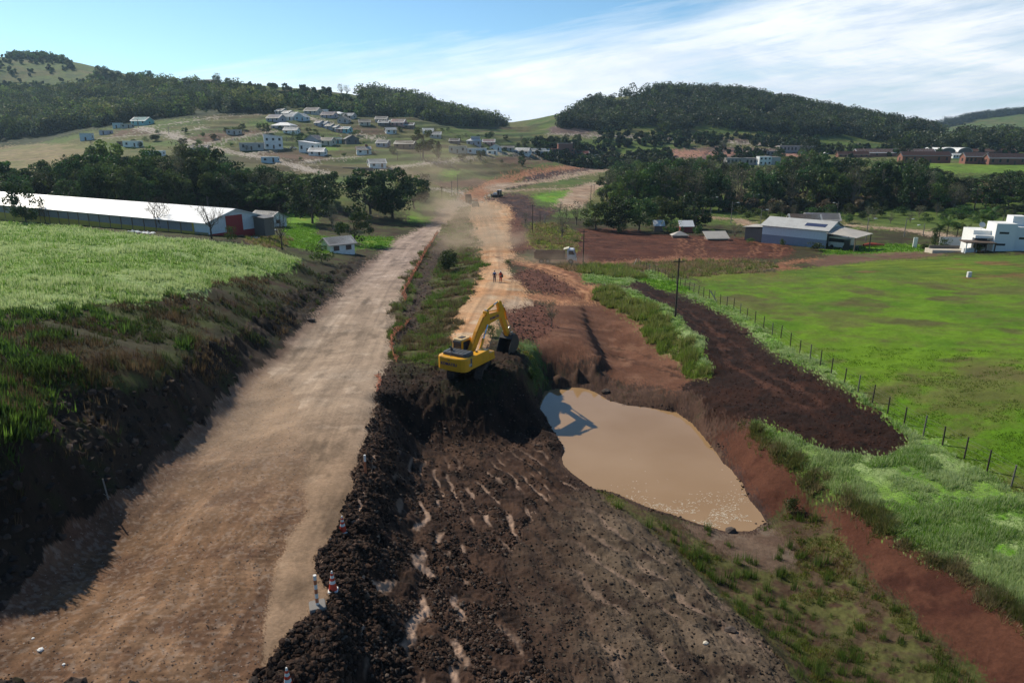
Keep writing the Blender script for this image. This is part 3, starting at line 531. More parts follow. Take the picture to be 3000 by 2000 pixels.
# ---------- scattering ----------
RVIS = (TH > -R(46)) & (TH < R(46)) & (RR > 12)
def pick(zs, n, rmax=1e9, rmin=0, extra=None, seed=1):
    r = np.random.default_rng(seed); m = zm(*zs) & RVIS & (RR < rmax) & (RR > rmin)
    if extra is not None: m &= extra
    k = np.flatnonzero(m.ravel())
    if len(k) == 0: return np.zeros((0, 3)), k
    k = r.choice(k, min(n, len(k)*3)); p = Vall[k].copy(); rad = np.hypot(p[:, 0], p[:, 1]); j = r.normal(0, 1, (len(k), 2))*(.0008*rad)[:, None]; p[:, :2] += j
    p[:, 2] = gz(p[:, 0], p[:, 1]); return p, k
def tufts(name, p, h, w, cols, label, cat='grass', nb=4, lean=.5, seed=1, tip=None, kind='stuff'):
    r = np.random.default_rng(seed); n = len(p); rad = np.hypot(p[:, 0], p[:, 1])
    cl = fbm(p[:, 0]*.8, p[:, 1]*.8, seed+50, 3, .6) if n else np.zeros(0); h = r.uniform(h[0], h[1], n)*(.35+1.3*ss(.3, .7, cl)); w = np.maximum(w, .00045*rad)
    B = np.repeat(p, nb, 0); N_ = n*nb; a = r.uniform(0, 6.283, N_); hb = np.repeat(h, nb)*r.uniform(.6, 1.1, N_); wb = np.repeat(w, nb)
    off = np.stack([np.cos(a), np.sin(a), 0*a], 1); pr = np.stack([-np.sin(a), np.cos(a), 0*a], 1)
    spread = (np.repeat(h, nb)*.3*r.uniform(.1, 1, N_))[:, None]; base = B+off*spread-np.array([0, 0, .04])
    a1 = base-pr*wb[:, None]; a2 = base+pr*wb[:, None]; t = base+off*(hb*lean*r.uniform(.2, 1, N_))[:, None]+np.array([0, 0, 1])*hb[:, None]
    V = np.stack([a1, a2, t], 1).reshape(-1, 3); ci = np.clip((ss(.3, .7, fbm(p[:, 0]*.45+7, p[:, 1]*.45, seed+80, 3, .6))*len(cols)+r.normal(0, .9, n)).astype(int), 0, len(cols)-1) if n else []; c = np.array(cols)[ci]*r.uniform(.8, 1.2, n)[:, None]
    C = np.repeat(np.repeat(c, nb, 0), 3, 0).reshape(N_, 3, 3).copy()
    if tip is not None:
        tm = np.repeat(tip[0] if not np.isscalar(tip[0]) else np.full(n, tip[0]), nb) > r.uniform(0, 1, N_); C[tm, 2] = np.array(tip[1]); C[tm, :2] = C[tm, :2]*.7+np.array(tip[1])*.3
    return tag(np_mesh(name, V, np.arange(N_*3).reshape(-1, 3), 3, M_GRASS, C.reshape(-1, 3)), label, cat, None, kind)
ico_v, ico_f = None, None
import bmesh
def ico(sub=1):
    bm = bmesh.new(); bmesh.ops.create_icosphere(bm, subdivisions=sub, radius=1); v = np.array([x.co[:] for x in bm.verts]); f = np.array([[y.index for y in x.verts] for x in bm.faces]); bm.free(); return v, f
IV, IF = ico(1)
def rocks(name, p, s, cols, label, cat='rubble', seed=1, lift=.25):
    r = np.random.default_rng(seed); n = len(p); sz = r.uniform(0, 1, n)**2.5*(s[1]-s[0])+s[0]
    D = r.uniform(.6, 1.25, (n, len(IV), 1)); an = r.uniform(.6, 1.3, (n, 1, 3)); a = r.uniform(0, 6.28, n); V = IV[None]*D*an*sz[:, None, None]
    V[..., 2] *= .75
    c_, s_ = np.cos(a)[:, None], np.sin(a)[:, None]; x = V[..., 0]*c_-V[..., 1]*s_; y = V[..., 0]*s_+V[..., 1]*c_
    V = np.stack([x, y, V[..., 2]], -1)+p[:, None]+np.array([0, 0, 1])*(sz*lift)[:, None, None]
    Fc = (IF[None]+np.arange(n)[:, None, None]*len(IV)).reshape(-1, 3); c = np.array(cols)[r.integers(0, len(cols), n)]*r.uniform(.7, 1.3, n)[:, None]
    return tag(np_mesh(name, V.reshape(-1, 3), Fc, 3, M_EARTH, np.repeat(c, len(IV), 0)), label, cat, None, 'stuff')
# ---------- trees ----------
def tube(pts_, rad_, k=5):
    pts_ = np.array(pts_, float); V = []; n = len(pts_)
    for i, p in enumerate(pts_):
        d = pts_[min(i+1, n-1)]-pts_[max(i-1, 0)]; d = d/(np.linalg.norm(d)+1e-9)
        a = np.cross(d, [.3, 1, .1]); a /= np.linalg.norm(a)+1e-9; b = np.cross(d, a)
        for j in range(k): t = 6.2832*j/k; V.append(p+(a*math.cos(t)+b*math.sin(t))*rad_[i])
    Fq = [(i*k+j, i*k+(j+1) % k, (i+1)*k+(j+1) % k, (i+1)*k+j) for i in range(n-1) for j in range(k)]
    return np.array(V), np.array(Fq)
def join(parts):
    V, Fs, o = [], [], 0
    for v, f in parts: V.append(v); Fs.append(f+o); o += len(v)
    return np.vstack(V), np.vstack(Fs)
def leafcloud(r, C, rad, n, size, sq=.8, shell=.55):
    """n leaf sprays round each centre C with radius rad"""
    m = len(C); N_ = m*n; d = r.normal(0, 1, (N_, 3)); d /= np.linalg.norm(d, axis=1)[:, None]; rr_ = r.uniform(shell, 1.0, N_)**.7
    P_ = np.repeat(C, n, 0)+d*(np.repeat(rad, n)*rr_)[:, None]*np.array([1, 1, sq])
    nrm = d*.7+r.normal(0, .6, (N_, 3)); nrm /= np.linalg.norm(nrm, axis=1)[:, None]
    a = np.cross(nrm, r.normal(0, 1, (N_, 3))); a /= np.linalg.norm(a, axis=1)[:, None]; b = np.cross(nrm, a)
    s = (size*r.uniform(.5, 1.3, N_))[:, None]; w = s*.62
    V = np.stack([P_-a*s, P_-b*w*r.uniform(.5, 1, (N_, 1)), P_+a*s*.9, P_+b*w], 1).reshape(-1, 3)
    return V, np.arange(N_*4).reshape(-1, 4), np.repeat(r.uniform(.6, 1.35, m), n*4)*np.repeat(r.uniform(.75, 1.25, N_), 4)
def limb(r, a, b, r0, r1, n=4, wob=.06):
    L_ = np.linalg.norm(b-a); P_ = [a+(b-a)*t+r.normal(0, wob*L_*math.sin(3.14*t), 3) for t in np.linspace(0, 1, n)]; return tube(P_, np.linspace(r0, r1, n), 5)
GREENS = {'dark': (.038,.07,.018), 'mid': (.06,.11,.022), 'olive': (.095,.12,.035), 'bright': (.09,.18,.025), 'grey': (.10,.11,.06), 'brown': (.12,.10,.055), 'yellow': (.2,.24,.04)}
def proto(kind, seed, H=10., leaves=1.):
    r = np.random.default_rng(seed); tr = []; C = []; rad = []; col = GREENS['dark']; size = .30; n = 60; bark = M_BARK; sq = .8
    if kind == 'round':
        col = GREENS['dark']; W_ = H*.42
        for k in range(34):
            t = r.uniform(0, 6.28); z = r.uniform(-1., 1); q = math.sqrt(1-z*z*.75); C.append([math.cos(t)*q*W_*r.uniform(.5, .95), math.sin(t)*q*W_*r.uniform(.5, .95), H*.53+z*H*.38]); rad.append(H*r.uniform(.09, .17))
        n = 85; ht = .25
    elif kind == 'spread':
        col = GREENS['mid']; W_ = H*.55
        for k in range(30):
            t = r.uniform(0, 6.28); q = math.sqrt(r.uniform(0, 1)); C.append([math.cos(t)*q*W_, math.sin(t)*q*W_, H*(.84-.38*q*q)+r.uniform(-.34, .04)*H]); rad.append(H*r.uniform(.08, .15))
        n = 80; ht = .35; sq = .65
    elif kind == 'tall':
        col = GREENS['mid']; 
        for k in range(26):
            z = r.uniform(.32, 1); q = .24*(1-abs(z-.6)*1.2)+.05; t = r.uniform(0, 6.28); C.append([math.cos(t)*q*H*r.uniform(.3, 1), math.sin(t)*q*H*r.uniform(.3, 1), z*H*.96]); rad.append(H*r.uniform(.07, .12))
        n = 110; ht = .45; bark = M_PALEBARK
    elif kind == 'column':
        col = GREENS['dark']
        for k in range(18):
            z = k/18; q = .14*math.sin(3.0*min(1, z*.8+.22))+.02; t = r.uniform(0, 6.28); C.append([math.cos(t)*q*H*.5, math.sin(t)*q*H*.5, H*(.14+z*.8)]); rad.append(H*q*r.uniform(.8, 1.1)+.1)
        n = 80; ht = .1; sq = 1.2
    elif kind == 'umbrella':
        col = GREENS['dark']
        for k in range(22):
            t = r.uniform(0, 6.28); q = math.sqrt(r.uniform(.15, 1)); z = r.choice([.93, .84, .76])+r.uniform(-.02, .02); C.append([math.cos(t)*q*H*.36, math.sin(t)*q*H*.36, H*z]); rad.append(H*.065)
        n = 60; ht = .7; sq = .45
    elif kind == 'sparse':
        col = GREENS['grey']
        for k in range(26):
            t = r.uniform(0, 6.28); z = r.uniform(.35, 1); q = math.sqrt(r.uniform(0, 1))*(1.1-z*.6); C.append([math.cos(t)*q*H*.4, math.sin(t)*q*H*.4, H*z]); rad.append(H*r.uniform(.08, .15))
        n = 26; size = .2; ht = .25; bark = M_PALEBARK
    elif kind == 'bush':
        col = GREENS['mid']
        for k in range(14):
            t = r.uniform(0, 6.28); q = r.uniform(0, .42); C.append([math.cos(t)*q*H, math.sin(t)*q*H, H*r.uniform(.2, .8)]); rad.append(H*r.uniform(.16, .26))
        n = 70; ht = .02; size = .04*H
    elif kind == 'bare':
        ht = .35
        for k in range(13):
            t = r.uniform(0, 6.28); e = r.uniform(.35, 1.); C.append([math.cos(t)*H*.42*e, math.sin(t)*H*.42*e, H*(.98-.36*e*e)]); rad.append(.3)
    C = np.array(C); rad = np.array(rad); size = size*H/10. if kind != 'bush' else size
    top = np.array([r.normal(0, .02*H), r.normal(0, .02*H), H*ht]); R0 = H*.022
    main_top = H*(.9 if kind in ('tall', 'column', 'umbrella') else ht)
    tr.append(limb(r, np.array([0, 0, -.4]), np.array([top[0], top[1], max(main_top, .3)]), R0*(1.2 if kind != 'bush' else .5), R0*(.35 if main_top > ht*H*1.1 else .75), 6, .02))
    if kind != 'bush':
        for i, c in enumerate(C[:16]):
            z0 = min(c[2]*.75, main_top) if main_top > ht*H*1.1 else top[2]; a = np.array([top[0]*z0/max(main_top, .1), top[1]*z0/max(main_top, .1), z0])
            if main_top <= ht*H*1.1: a = top*np.array([1, 1, r.uniform(.75, 1)])
            tr.append(limb(r, a, c, R0*.4, R0*.08, 5, .07))
            if kind in ('bare', 'sparse'):
                for j in range(7 if kind == 'bare' else 3):
                    t = r.uniform(.35, .95); s_ = a+(c-a)*t; e_ = s_+r.normal(0, 1, 3)*H*.09+np.array([0, 0, H*.09]); tr.append(limb(r, s_, e_, R0*.13, R0*.04, 3, .1))
                    if kind == 'bare':
                        for j2 in range(3): e2_ = e_+r.normal(0, 1, 3)*H*.05+np.array([0, 0, H*.03]); tr.append(limb(r, s_*.4+e_*.6, e2_, R0*.06, R0*.03, 3, .1))
    V, Fq = join(tr); t_ = np_mesh('trunk', V, Fq, 4, bark, None, True); cr_ = None
    if kind != 'bare':
        V, Fq, vv = leafcloud(r, C, rad, int(n*leaves), size, sq); cr_ = np_mesh('crown', V, Fq, 4, M_LEAF, np.array(col)[None]*vv[:, None])
    out = (t_.data, cr_.data if cr_ else None, H); bpy.data.objects.remove(t_); 
    if cr_: bpy.data.objects.remove(cr_)
    return out
PROT = {k: [proto(k, 100+i*7+j, 10., 1.) for j in range(c)] for i, (k, c) in enumerate([('round', 5), ('spread', 4), ('tall', 3), ('column', 2), ('umbrella', 2), ('sparse', 4), ('bush', 4), ('bare', 3)])}
KNAME = {'round': 'broadleaf_tree', 'spread': 'broadleaf_tree', 'tall': 'eucalyptus_tree', 'column': 'columnar_tree', 'umbrella': 'umbrella_pine', 'sparse': 'thin_tree', 'bush': 'bush', 'bare': 'bare_tree'}
KCAT = {'bush': 'bush'}
NT = [0]
def tree(kind, x, y, H, label, group=None, wid=1., z=None, var=None, tint=None):
    t_, c_, h0 = PROT[kind][random.randrange(len(PROT[kind])) if var is None else var]
    z = float(gz(x, y)) if z is None else z; s = H/h0; NT[0] += 1
    e = empty(KNAME[kind], (x, y, z-.05), random.uniform(0, 6.28), label, KCAT.get(kind, 'tree'), group); e.scale = (s*wid, s*wid, s)
    for nm, me in (('trunk' if kind != 'bush' else 'stem', t_), ('crown' if kind != 'bush' else 'foliage', c_)):
        if me is None: continue
        o = bpy.data.objects.new(nm, me); COL.objects.link(o); o.parent = e
    return e
def tree_px(kind, u, v, hp, label, group=None, wid=1., **k):
    p = hit(u, v); dep = p[1]*cp-(p[2]-CZ)*sp; return tree(kind, p[0], p[1], hp*dep/F, label, group, wid, **k)
WHERE = {}
def wood(name_fn, rows, top, u0, u1, du, kinds, group, maxw=1.):
    """rows of single trees; each one reaches up to the tree line seen there"""
    for vb, frac in rows:
        u = u0+random.uniform(0, du)
        while u < u1:
            tp = np.interp(u, [t[0] for t in top], [t[1] for t in top]); v = vb+random.uniform(-6, 6)
            hp = max((v-tp)*frac*random.uniform(.8, 1.08), 18); p = hit(u, v); dep = p[1]*cp-(p[2]-CZ)*sp; H = hp*dep/F; H = min(max(H, 3.5), 24)
            k = random.choices([a for a, _ in kinds], [b for _, b in kinds])[0]
            tree(k, p[0], p[1], H, name_fn(k, u, vb), group, min(1.5, max(.85, 11./H))*random.uniform(.85, 1.15))
            u += du*random.uniform(.7, 1.3)
KD = {'round': 'dense dark green round crowned tree', 'spread': 'broad spreading green crowned tree', 'tall': 'tall narrow open crowned tree', 'column': 'slim dark columnar tree', 'umbrella': 'dark flat topped umbrella pine', 'sparse': 'thin greyish half bare tree', 'bush': 'low green bush', 'bare': 'leafless branching tree'}
wood(lambda k, u, v: KD[k]+' in the belt of trees behind the long shed', [(572, 1.), (588, .95), (603, .85), (614, .7)], [(-60,468),(0,475),(100,480),(200,470),(260,432),(340,428),(400,452),(480,438),(560,432),(640,438),(700,480),(800,492),(900,500),(960,520)], -80, 925, 31, [('round', 5), ('spread', 3), ('tall', .8), ('sparse', 1)], 'trees in the belt behind the long shed')
wood(lambda k, u, v: KD[k]+' in the right wood behind the warehouse', [(535, 1.), (560, .95), (585, .9), (612, .8)], [(1790,480),(1850,462),(2000,452),(2150,470),(2300,470),(2360,440),(2430,450),(2560,470),(2600,455),(2700,470),(2760,500),(2860,520),(2930,500),(3060,500)], 1785, 3080, 38, [('round', 5), ('spread', 2.5), ('umbrella', .9), ('sparse', 3.5), ('tall', .8)], 'trees in the wood behind the warehouse')
wood(lambda k, u, v: KD[k]+' in scrub below the right wood', [(634, .5), (650, .33)], [(2050,560),(3080,560)], 2150, 3060, 46, [('bush', 5), ('sparse', 2.5), ('round', 1)], 'bushes and thin trees at the foot of the right wood')
for a in [('round',1215,612,95,1.2),('round',1150,640,150,1.15),('round',1090,640,150,1.25),('spread',1200,570,70,1.2),('sparse',1250,570,60,1.2),('round',960,600,100,1.2),('round',915,655,140,1.15)]:
    tree_px(a[0], a[1], a[2], a[3], KD[a[0]]+' in the clump left of the gravel road', 'trees in the clump left of the gravel road', a[4])
tree_px('spread', 1040, 712, 120, 'round crowned tree leaning over the small white cottage', None, .85, var=1)
tree_px('round', 78, 655, 125, 'single dark green tree in front of the left end of the long shed', None, .85, var=2)
tree_px('sparse', 975, 672, 75, 'slender pale leaved tree behind the small white cottage', None, .8)
tree_px('bare', 135, 660, 80, 'leafless thin tree right of the dark tree by the long shed', None, .6, var=0)
tree_px('bare', 473, 678, 105, 'leafless tree before the middle of the white shed roof', None, 1.15, var=1)
tree_px('bare', 620, 700, 110, 'leafless tree before the right end of the white shed roof', None, 1.1, var=2)
tree_px('bare', 827, 732, 115, 'leafless crooked tree in the yard between shed and cottage', None, .8, var=0)
tree_px('bush', 675, 706, 50, 'upright green bush in front of the red shed door', None, .8)
tree_px('bush', 940, 768, 60, 'green bush left of the small white cottage', None, 1.25)
tree_px('bush', 1310, 800, 70, 'dark green bush among the rubble right of the gravel road', None, 1.1)
tree_px('round', 1315, 790, 60, 'small dense tree between the gravel road and the dirt track', None, 1.0)
for a in [('round',1745,672,85,1.3),('round',1810,678,100,1.25),('round',1870,676,100,1.25),('round',1925,668,95,1.3)]:
    tree_px(a[0], a[1], a[2], a[3], 'dense dark tree in the low row behind the ploughed field', 'dark trees in a row behind the ploughed field', a[4])
tree_px('spread', 1965, 668, 95, 'rounded bright topped tree left of the pair behind the low roofs', None, .95, var=0)
tree_px('round', 2035, 672, 112, 'large rounded tree right of the pair behind the low roofs', None, 1.15, var=3)
tree_px('bush', 1970, 688, 50, 'dark round bush before the pair of rounded trees', None, 1.2); tree_px('bush', 2046, 690, 35, 'bright green round bush beside the low roofs', None, 1.1); tree_px('bush', 2085, 690, 22, 'dark small bush right of the bright green bush', None, 1.2)
tree_px('sparse', 2152, 700, 45, 'light green thin tree left of the warehouse', None, 1.2); tree_px('bush', 1825, 684, 36, 'pale green leafy bush at the edge of the ploughed field', None, 1.)
for u, v, h in [(1645,700,75),(1660,640,40),(1690,660,70),(1540,655,30),(1640,625,35),(1720,630,40)]: tree_px('sparse', u, v, h, 'thin light green tree between the dirt track and the dark trees', 'thin trees right of the dirt track', 1.1)
# the big wood front, centre right
wood(lambda k, u, v: KD[k]+' on the slope above the dark row', [(560, 1.), (590, .95), (615, .85)], [(1770,520),(1790,475),(1850,462),(1900,458),(2000,465),(2150,500)], 1775, 2130, 34, [('round', 4), ('spread', 3), ('sparse', 2)], 'trees on the slope above the dark tree row')
# single trees on the far slope
for i, (k, u, v, h, w) in enumerate([('tall',1240,466,84,1.35),('column',1285,464,52,1.),('sparse',1150,455,22,1.),('round',1410,468,28,1.2),('round',1528,487,30,.9),('bush',1380,480,14,1.),('sparse',1312,480,18,1.),('round',1540,428,24,1.3),('round',1580,425,28,1.3),('round',1620,428,30,1.5),('round',1690,425,32,1.2),('round',1660,412,18,1.2),('bush',1700,470,26,2.2),('round',1480,408,14,1.5),('round',1440,400,14,1.5),('bush',1470,478,12,1.2),('bush',1420,482,14,1.2),('sparse',1092,455,18,1.),('bush',1010,460,14,1.3),('bush',1000,420,14,1.6),('bush',900,410,16,1.6),('bush',860,400,14,1.5),('bush',880,470,12,1.3),('round',2650,475,48,1.1),('round',2370,462,62,1.2),('round',2280,470,40,1.1),('bush',2300,475,20,2.),('sparse',2120,440,30,2.)]):
    big = {0: 'tall loose crowned tree standing alone on the far grassy slope', 1: 'slim dark tree right of the tall lone tree on the slope', 4: 'small dark upright tree above the orange road bend', 23: 'dark round tree in front of the brick sheds', 24: 'rounded green tree between the building site and the brick sheds'}
    tree_px(k, u, v, h, big.get(i, KD[k]+' standing among the far houses'), None if i in big else 'single trees scattered among the far houses', w)
for u, v, h, k in [(300,228,40,'round'),(320,230,34,'round'),(345,232,30,'round'),(380,236,26,'round'),(435,240,38,'round'),(398,240,22,'round'),(640,240,30,'sparse'),(636,242,26,'round'),(690,240,28,'round'),(720,240,44,'sparse'),(740,240,40,'sparse'),(752,242,26,'round'),(788,245,16,'round'),(805,246,18,'round'),(1000,272,30,'sparse'),(1018,274,28,'sparse'),(670,242,20,'round'),(2640,380,14,'tall')]:
    tree_px(k, u, v+6, h, KD[k]+' on the skyline of the left ridge', 'trees standing on the left skyline', 1.2)
# ---------- far woods as masses ----------
def ud(l): return np.array([pd(u, 400, d)[:2] for u, d in l])
def mass(name, polys, n, hr, label, seed, cols):
    r = np.random.default_rng(seed); P_ = []
    for l, w in polys:
        q = ud(l); lo, hi = q.min(0), q.max(0); need = int(n*w); got = 0
        while got < need:
            c = r.uniform(lo, hi, (need*3, 2)); c = c[inpoly(c[:, 0], c[:, 1], q)]; c = c[fbm(c[:, 0]*.02, c[:, 1]*.02, seed, 3) > (.38 if n > 500 else .3)][:need-got]; P_.append(c); got += len(c)
    P_ = np.vstack(P_); z = gz(P_[:, 0], P_[:, 1]); m = len(P_); H = r.uniform(0, 1, m)**1.5*(hr[1]-hr[0])+hr[0]; cl = 6; ne = 30
    ctr = np.repeat(np.c_[P_, z], cl, 0); Hh = np.repeat(H, cl); ctr = ctr+np.c_[r.normal(0, .2, (m*cl, 2))*Hh[:, None], r.uniform(.12, .85, m*cl)*Hh]
    V, Fq, vv = leafcloud(r, ctr, Hh*.25, ne, 1.0, .85, .7)
    base = np.array(cols)[r.integers(0, len(cols), m)]*r.uniform(.45, 1.8, m)[:, None]; C = np.repeat(base, cl*ne*4, 0)*vv[:, None]
    return tag(np_mesh(name, V, Fq, 4, M_LEAF, C), label, 'wood', None, 'stuff')
DK, MD, OL = GREENS['dark'], GREENS['mid'], GREENS['olive']; GG = (.045,.065,.035); DK, MD, OL = [tuple(.72*c for c in q) for q in (DK, MD, OL)]
mass('hill_forest', [([(1640,640),(1900,640),(2300,655),(2700,665),(2760,900),(2650,890),(2500,890),(2350,910),(2150,930),(1900,930),(1800,880),(1700,800),(1650,720)], .84), ([(2600,570),(3080,570),(3080,700),(2700,680)], .16)], 3700, (8, 16), 'dense dark forest covering the right hill', 5, [DK, DK, MD, GG, (.05,.07,.035)])
mass('hillside_woods', [([(-160,490),(0,490),(120,490),(250,510),(400,530),(600,550),(750,560),(830,570),(800,640),(700,700),(600,740),(450,770),(300,790),(150,770),(-160,760)], 1.)], 2500, (8, 15), 'dark woods on the flank of the left hill', 6, [DK, DK, MD, GG, OL])
mass('ridge_wood', [([(1060,680),(1090,760),(1200,765),(1300,765),(1400,780),(1490,810),(1400,700),(1200,640),(1100,650)], 1.)], 700, (10, 17), 'dark wood along the falling ridge left of the gap', 7, [DK, MD, GG])
mass('ridge_thicket', [([(90,960),(215,960),(250,935),(235,985),(150,1010),(60,1010)], .4), ([(280,890),(460,850),(460,830),(290,860)], .2), ([(780,600),(1000,600),(1100,640),(1080,670),(860,660)], .4)], 330, (4, 10), 'thickets on the left skyline and terraces', 8, [DK, MD, OL])
mass('far_wood', [([(2720,1780),(2850,1780),(3060,1880),(3060,1950),(2720,1850)], 1.)], 500, (12, 20), 'wood along the crest of the farthest right hill', 9, [DK, MD])
mass('valley_thicket', [([(1560,560),(1700,560),(1800,560),(1960,540),(1980,500),(1800,470),(1700,480),(1640,490),(1570,520)], 1.)], 330, (3, 7), 'low thicket in the valley below the hill road', 10, [MD, DK, OL])
mass('scrub', [([(2150,262),(3080,262),(3080,300),(2150,300)], 1.)], 420, (2, 5), 'brownish scrub in front of the right wood', 11, [(.07,.07,.03), (.09,.075,.04), OL])
mass('slope_scrub', [([(2100,470),(3080,560),(3080,600),(2700,600),(2300,600),(2100,560)], .6), ([(1750,560),(2400,580),(2400,640),(1750,625)], .4)], 420, (3, 8), 'dark scrub on the slope below the hill forest', 14, [DK, MD, OL])
mass('hill_bushes', [([(-200,800),(180,800),(300,830),(300,900),(180,990),(-200,1000)], .5), ([(560,700),(1000,620),(1100,660),(1000,715),(780,750),(560,770)], .4), ([(-50,840),(180,850),(300,830),(560,780),(500,760),(0,800)], .3), ([(760,640),(1060,640),(1060,700),(820,680)], .5)], 420, (2.5, 6), 'scattered bushes on the upper hill slopes', 12, [DK, MD, OL])
# ---------- grasses, weeds and clods ----------
GR, PG, BR = (.12,.25,.03), (.30,.38,.2), (.13,.10,.05)
p, k = pick(['field'], 60000, seed=1); sd = ss(.42, .6, fbm(p[:, 0]*.16, p[:, 1]*.16, 71, 4, .6))
tufts('field_grass', p, (.2, .5), .03, [(.15,.28,.03), (.19,.33,.04), (.12,.24,.03)], 'pale green seeding grass of the left field', tip=(.4+sd*.5, (.60,.66,.34)), seed=1)
p, k = pick(['rough', 'bank'], 42000, 110, 12, GX < -8, 2); keep = (p[:, 0] < np.interp(p[:, 1], np.sort(ysL), roadL[np.argsort(ysL), 0])-.7)
gx_, gy_ = p[:, 0], p[:, 1]; steep = np.abs(gz(gx_+.6, gy_)-gz(gx_-.6, gy_)); rocky = (ZI.ravel()[k] == NAMES.index('bank')) & (gy_ < 48) & (np.random.default_rng(3).uniform(0, 1, len(p)) > .12)
p = p[keep & ~rocky & (fbm(gx_*.35, gy_*.35, 6, 3) > .42)]
tufts('bank_weeds', p, (.1, .6), .02, [(.04,.065,.013), (.05,.055,.016), (.065,.045,.022), (.055,.034,.017), (.12,.085,.045)], 'brown and green weeds on the bank left of the gravel road', 'weeds', seed=2)
cl_, k = pick(['rough'], 260, 75, 20, (GX < -20) & (fbm(GX*.12, GY*.12, 41, 3) > .5), 4)
p = np.repeat(cl_, 16, 0)+np.random.default_rng(5).normal(0, .3, (len(cl_)*16, 3))*np.array([1, 1, 0]); p[:, 2] = gz(p[:, 0], p[:, 1])
tufts('leafy_weeds', p, (.25, .6), .05, [(.06,.12,.018), (.11,.2,.03), (.05,.09,.016)], 'bright leafy weeds on top of the left bank', 'weeds', lean=.7, seed=6)
p, k = pick(['ditch'], 26000, seed=7); p = p[fbm(p[:, 0]*.3, p[:, 1]*.3, 16, 3) > .44]
tufts('ditch_grass', p, (.1, .6), .025, [(.1,.17,.03), (.14,.2,.035), (.12,.12,.05), (.13,.10,.05)], 'rough grass and weeds in the ditch beside the dirt track', seed=7)
p, k = pick(['palegrass'], 62000, seed=8); sd = ss(.40, .6, fbm(p[:, 0]*.3, p[:, 1]*.3, 71, 4, .6))
tufts('oat_grass', p, (.12, .34), .018, [(.15,.29,.03), (.16,.32,.03), (.12,.25,.02)], 'pale seeding grass along the wire fence and above the pond bank', tip=(.45+sd*.45, (.52,.60,.30)), seed=8)
p, k = pick(['meadow'], 26000, seed=9, extra=RR < 75)
brn = ss(.5, .62, fbm(p[:, 0]*.05+p[:, 1]*.11, p[:, 1]*.05-p[:, 0]*.10, 88, 4, .62))
tufts('meadow_grass', p, (.04, .11), .02, [(.13,.24,.012), (.145,.26,.013), (.12,.225,.012)], 'short bright grass of the meadow', tip=(brn*.6, (.15,.13,.05)), seed=9)
p, k = pick(['ridge'], 11000, seed=10)
tufts('ridge_grass', p, (.25, .9), .025, [(.20,.24,.05), (.26,.25,.09), (.12,.17,.035), (.18,.26,.04)], 'tall rough grass on the low ridge between terraces and dirt lane', seed=10)
p, k = pick(['lowgrass', 'weedslope'], 26000, seed=11); p = p[fbm(p[:, 0]*.5, p[:, 1]*.5, 16, 4, .6) > .47]
tufts('marsh_grass', p, (.04, .2), .012, [(.13,.17,.025), (.19,.2,.035), (.16,.10,.04), (.22,.18,.06), (.09,.13,.02)], 'low yellow green growth between the spoil mound and the red bank', seed=11)
p, k = pick(['drygrass', 'yellowgrass', 'dustyard'], 12000, seed=12)
tufts('dry_grass', p, (.25, .7), .04, [(.28,.2,.11), (.2,.18,.07), (.18,.22,.05)], 'dry tufty grass between the ploughed field and the fence', seed=12)
p, k = pick(['lush'], 9000, 200, seed=13); tufts('lawn', p, (.15, .4), .04, [(.13,.29,.02), (.16,.3,.03)], 'lush green grass round the yard and track edges', seed=13)
# dark clumps hanging over the lip of the red bank and the ditch sides
r5 = np.random.default_rng(21); q = hits(dens(TOP[2:]+[(3300,2030)], False)); P_ = []
for a, b in zip(q[:-1], q[1:]):
    for t in np.linspace(0, 1, 8):
        if r5.uniform() < .6: P_.append(a+(b-a)*t+r5.normal(0, .25, 3))
P_ = np.array(P_); p = np.repeat(P_, 34, 0)+r5.normal(0, .22, (len(P_)*34, 3)); p[:, 2] = gz(p[:, 0], p[:, 1])
tufts('lip_grass', p, (.12, .5), .014, [(.13,.15,.04), (.18,.17,.06), (.10,.14,.03), (.24,.2,.1)], 'rough dark grass clumps along the top edge of the red bank', lean=.9, seed=21)
cl_, _ = pick(['lowgrass', 'mudflat'], 190, seed=23); p = np.repeat(cl_, 14, 0)+r5.normal(0, .1, (len(cl_)*14, 3)); p[:, 2] = gz(p[:, 0], p[:, 1])
tufts('rushes', p, (.3, .62), .012, [(.07,.12,.02), (.1,.15,.03)], 'upright green rush clumps on the mud below the pond', lean=.25, seed=24)
DKS = [(.045,.026,.018), (.07,.042,.03), (.028,.018,.014), (.10,.075,.06)]
p, k = pick(['pit', 'wetrim', 'ledge'], 30000, 60, seed=30); n_ = fbm(p[:, 0]*.6, p[:, 1]*.6, 5, 3); sk_ = streak.ravel()[k] < .12; p = p[((n_ > .47) | (p[:, 1] > 48)) & sk_]
rocks('clods', p, (.01, .115), DKS, 'dark clods and stones strewn over the dug soil', seed=30)
hm = np.exp(-((GX-np.interp(GY, roadR[:10, 1], roadR[:10, 0])-1.0)/1.1)**2) > .3
p, k = pick(['pit', 'nearroad'], 8000, 52, seed=31, extra=hm & (GX-np.interp(GY, roadR[:10, 1], roadR[:10, 0]) > -.3+.9*(fbm(GX*.5, GY*.5, 3, 3)-.5)))
rocks('clod_heap', p, (.015, .15), DKS[:3], 'heap of dark clods pushed up along the right edge of the gravel road', seed=31)
p, k = pick(['greymound'], 4200, seed=32); rocks('spoil_clods', p, (.012, .085), [(.06,.045,.035), (.09,.07,.05), (.04,.03,.024)], 'small clods on the spoil mound', seed=32)
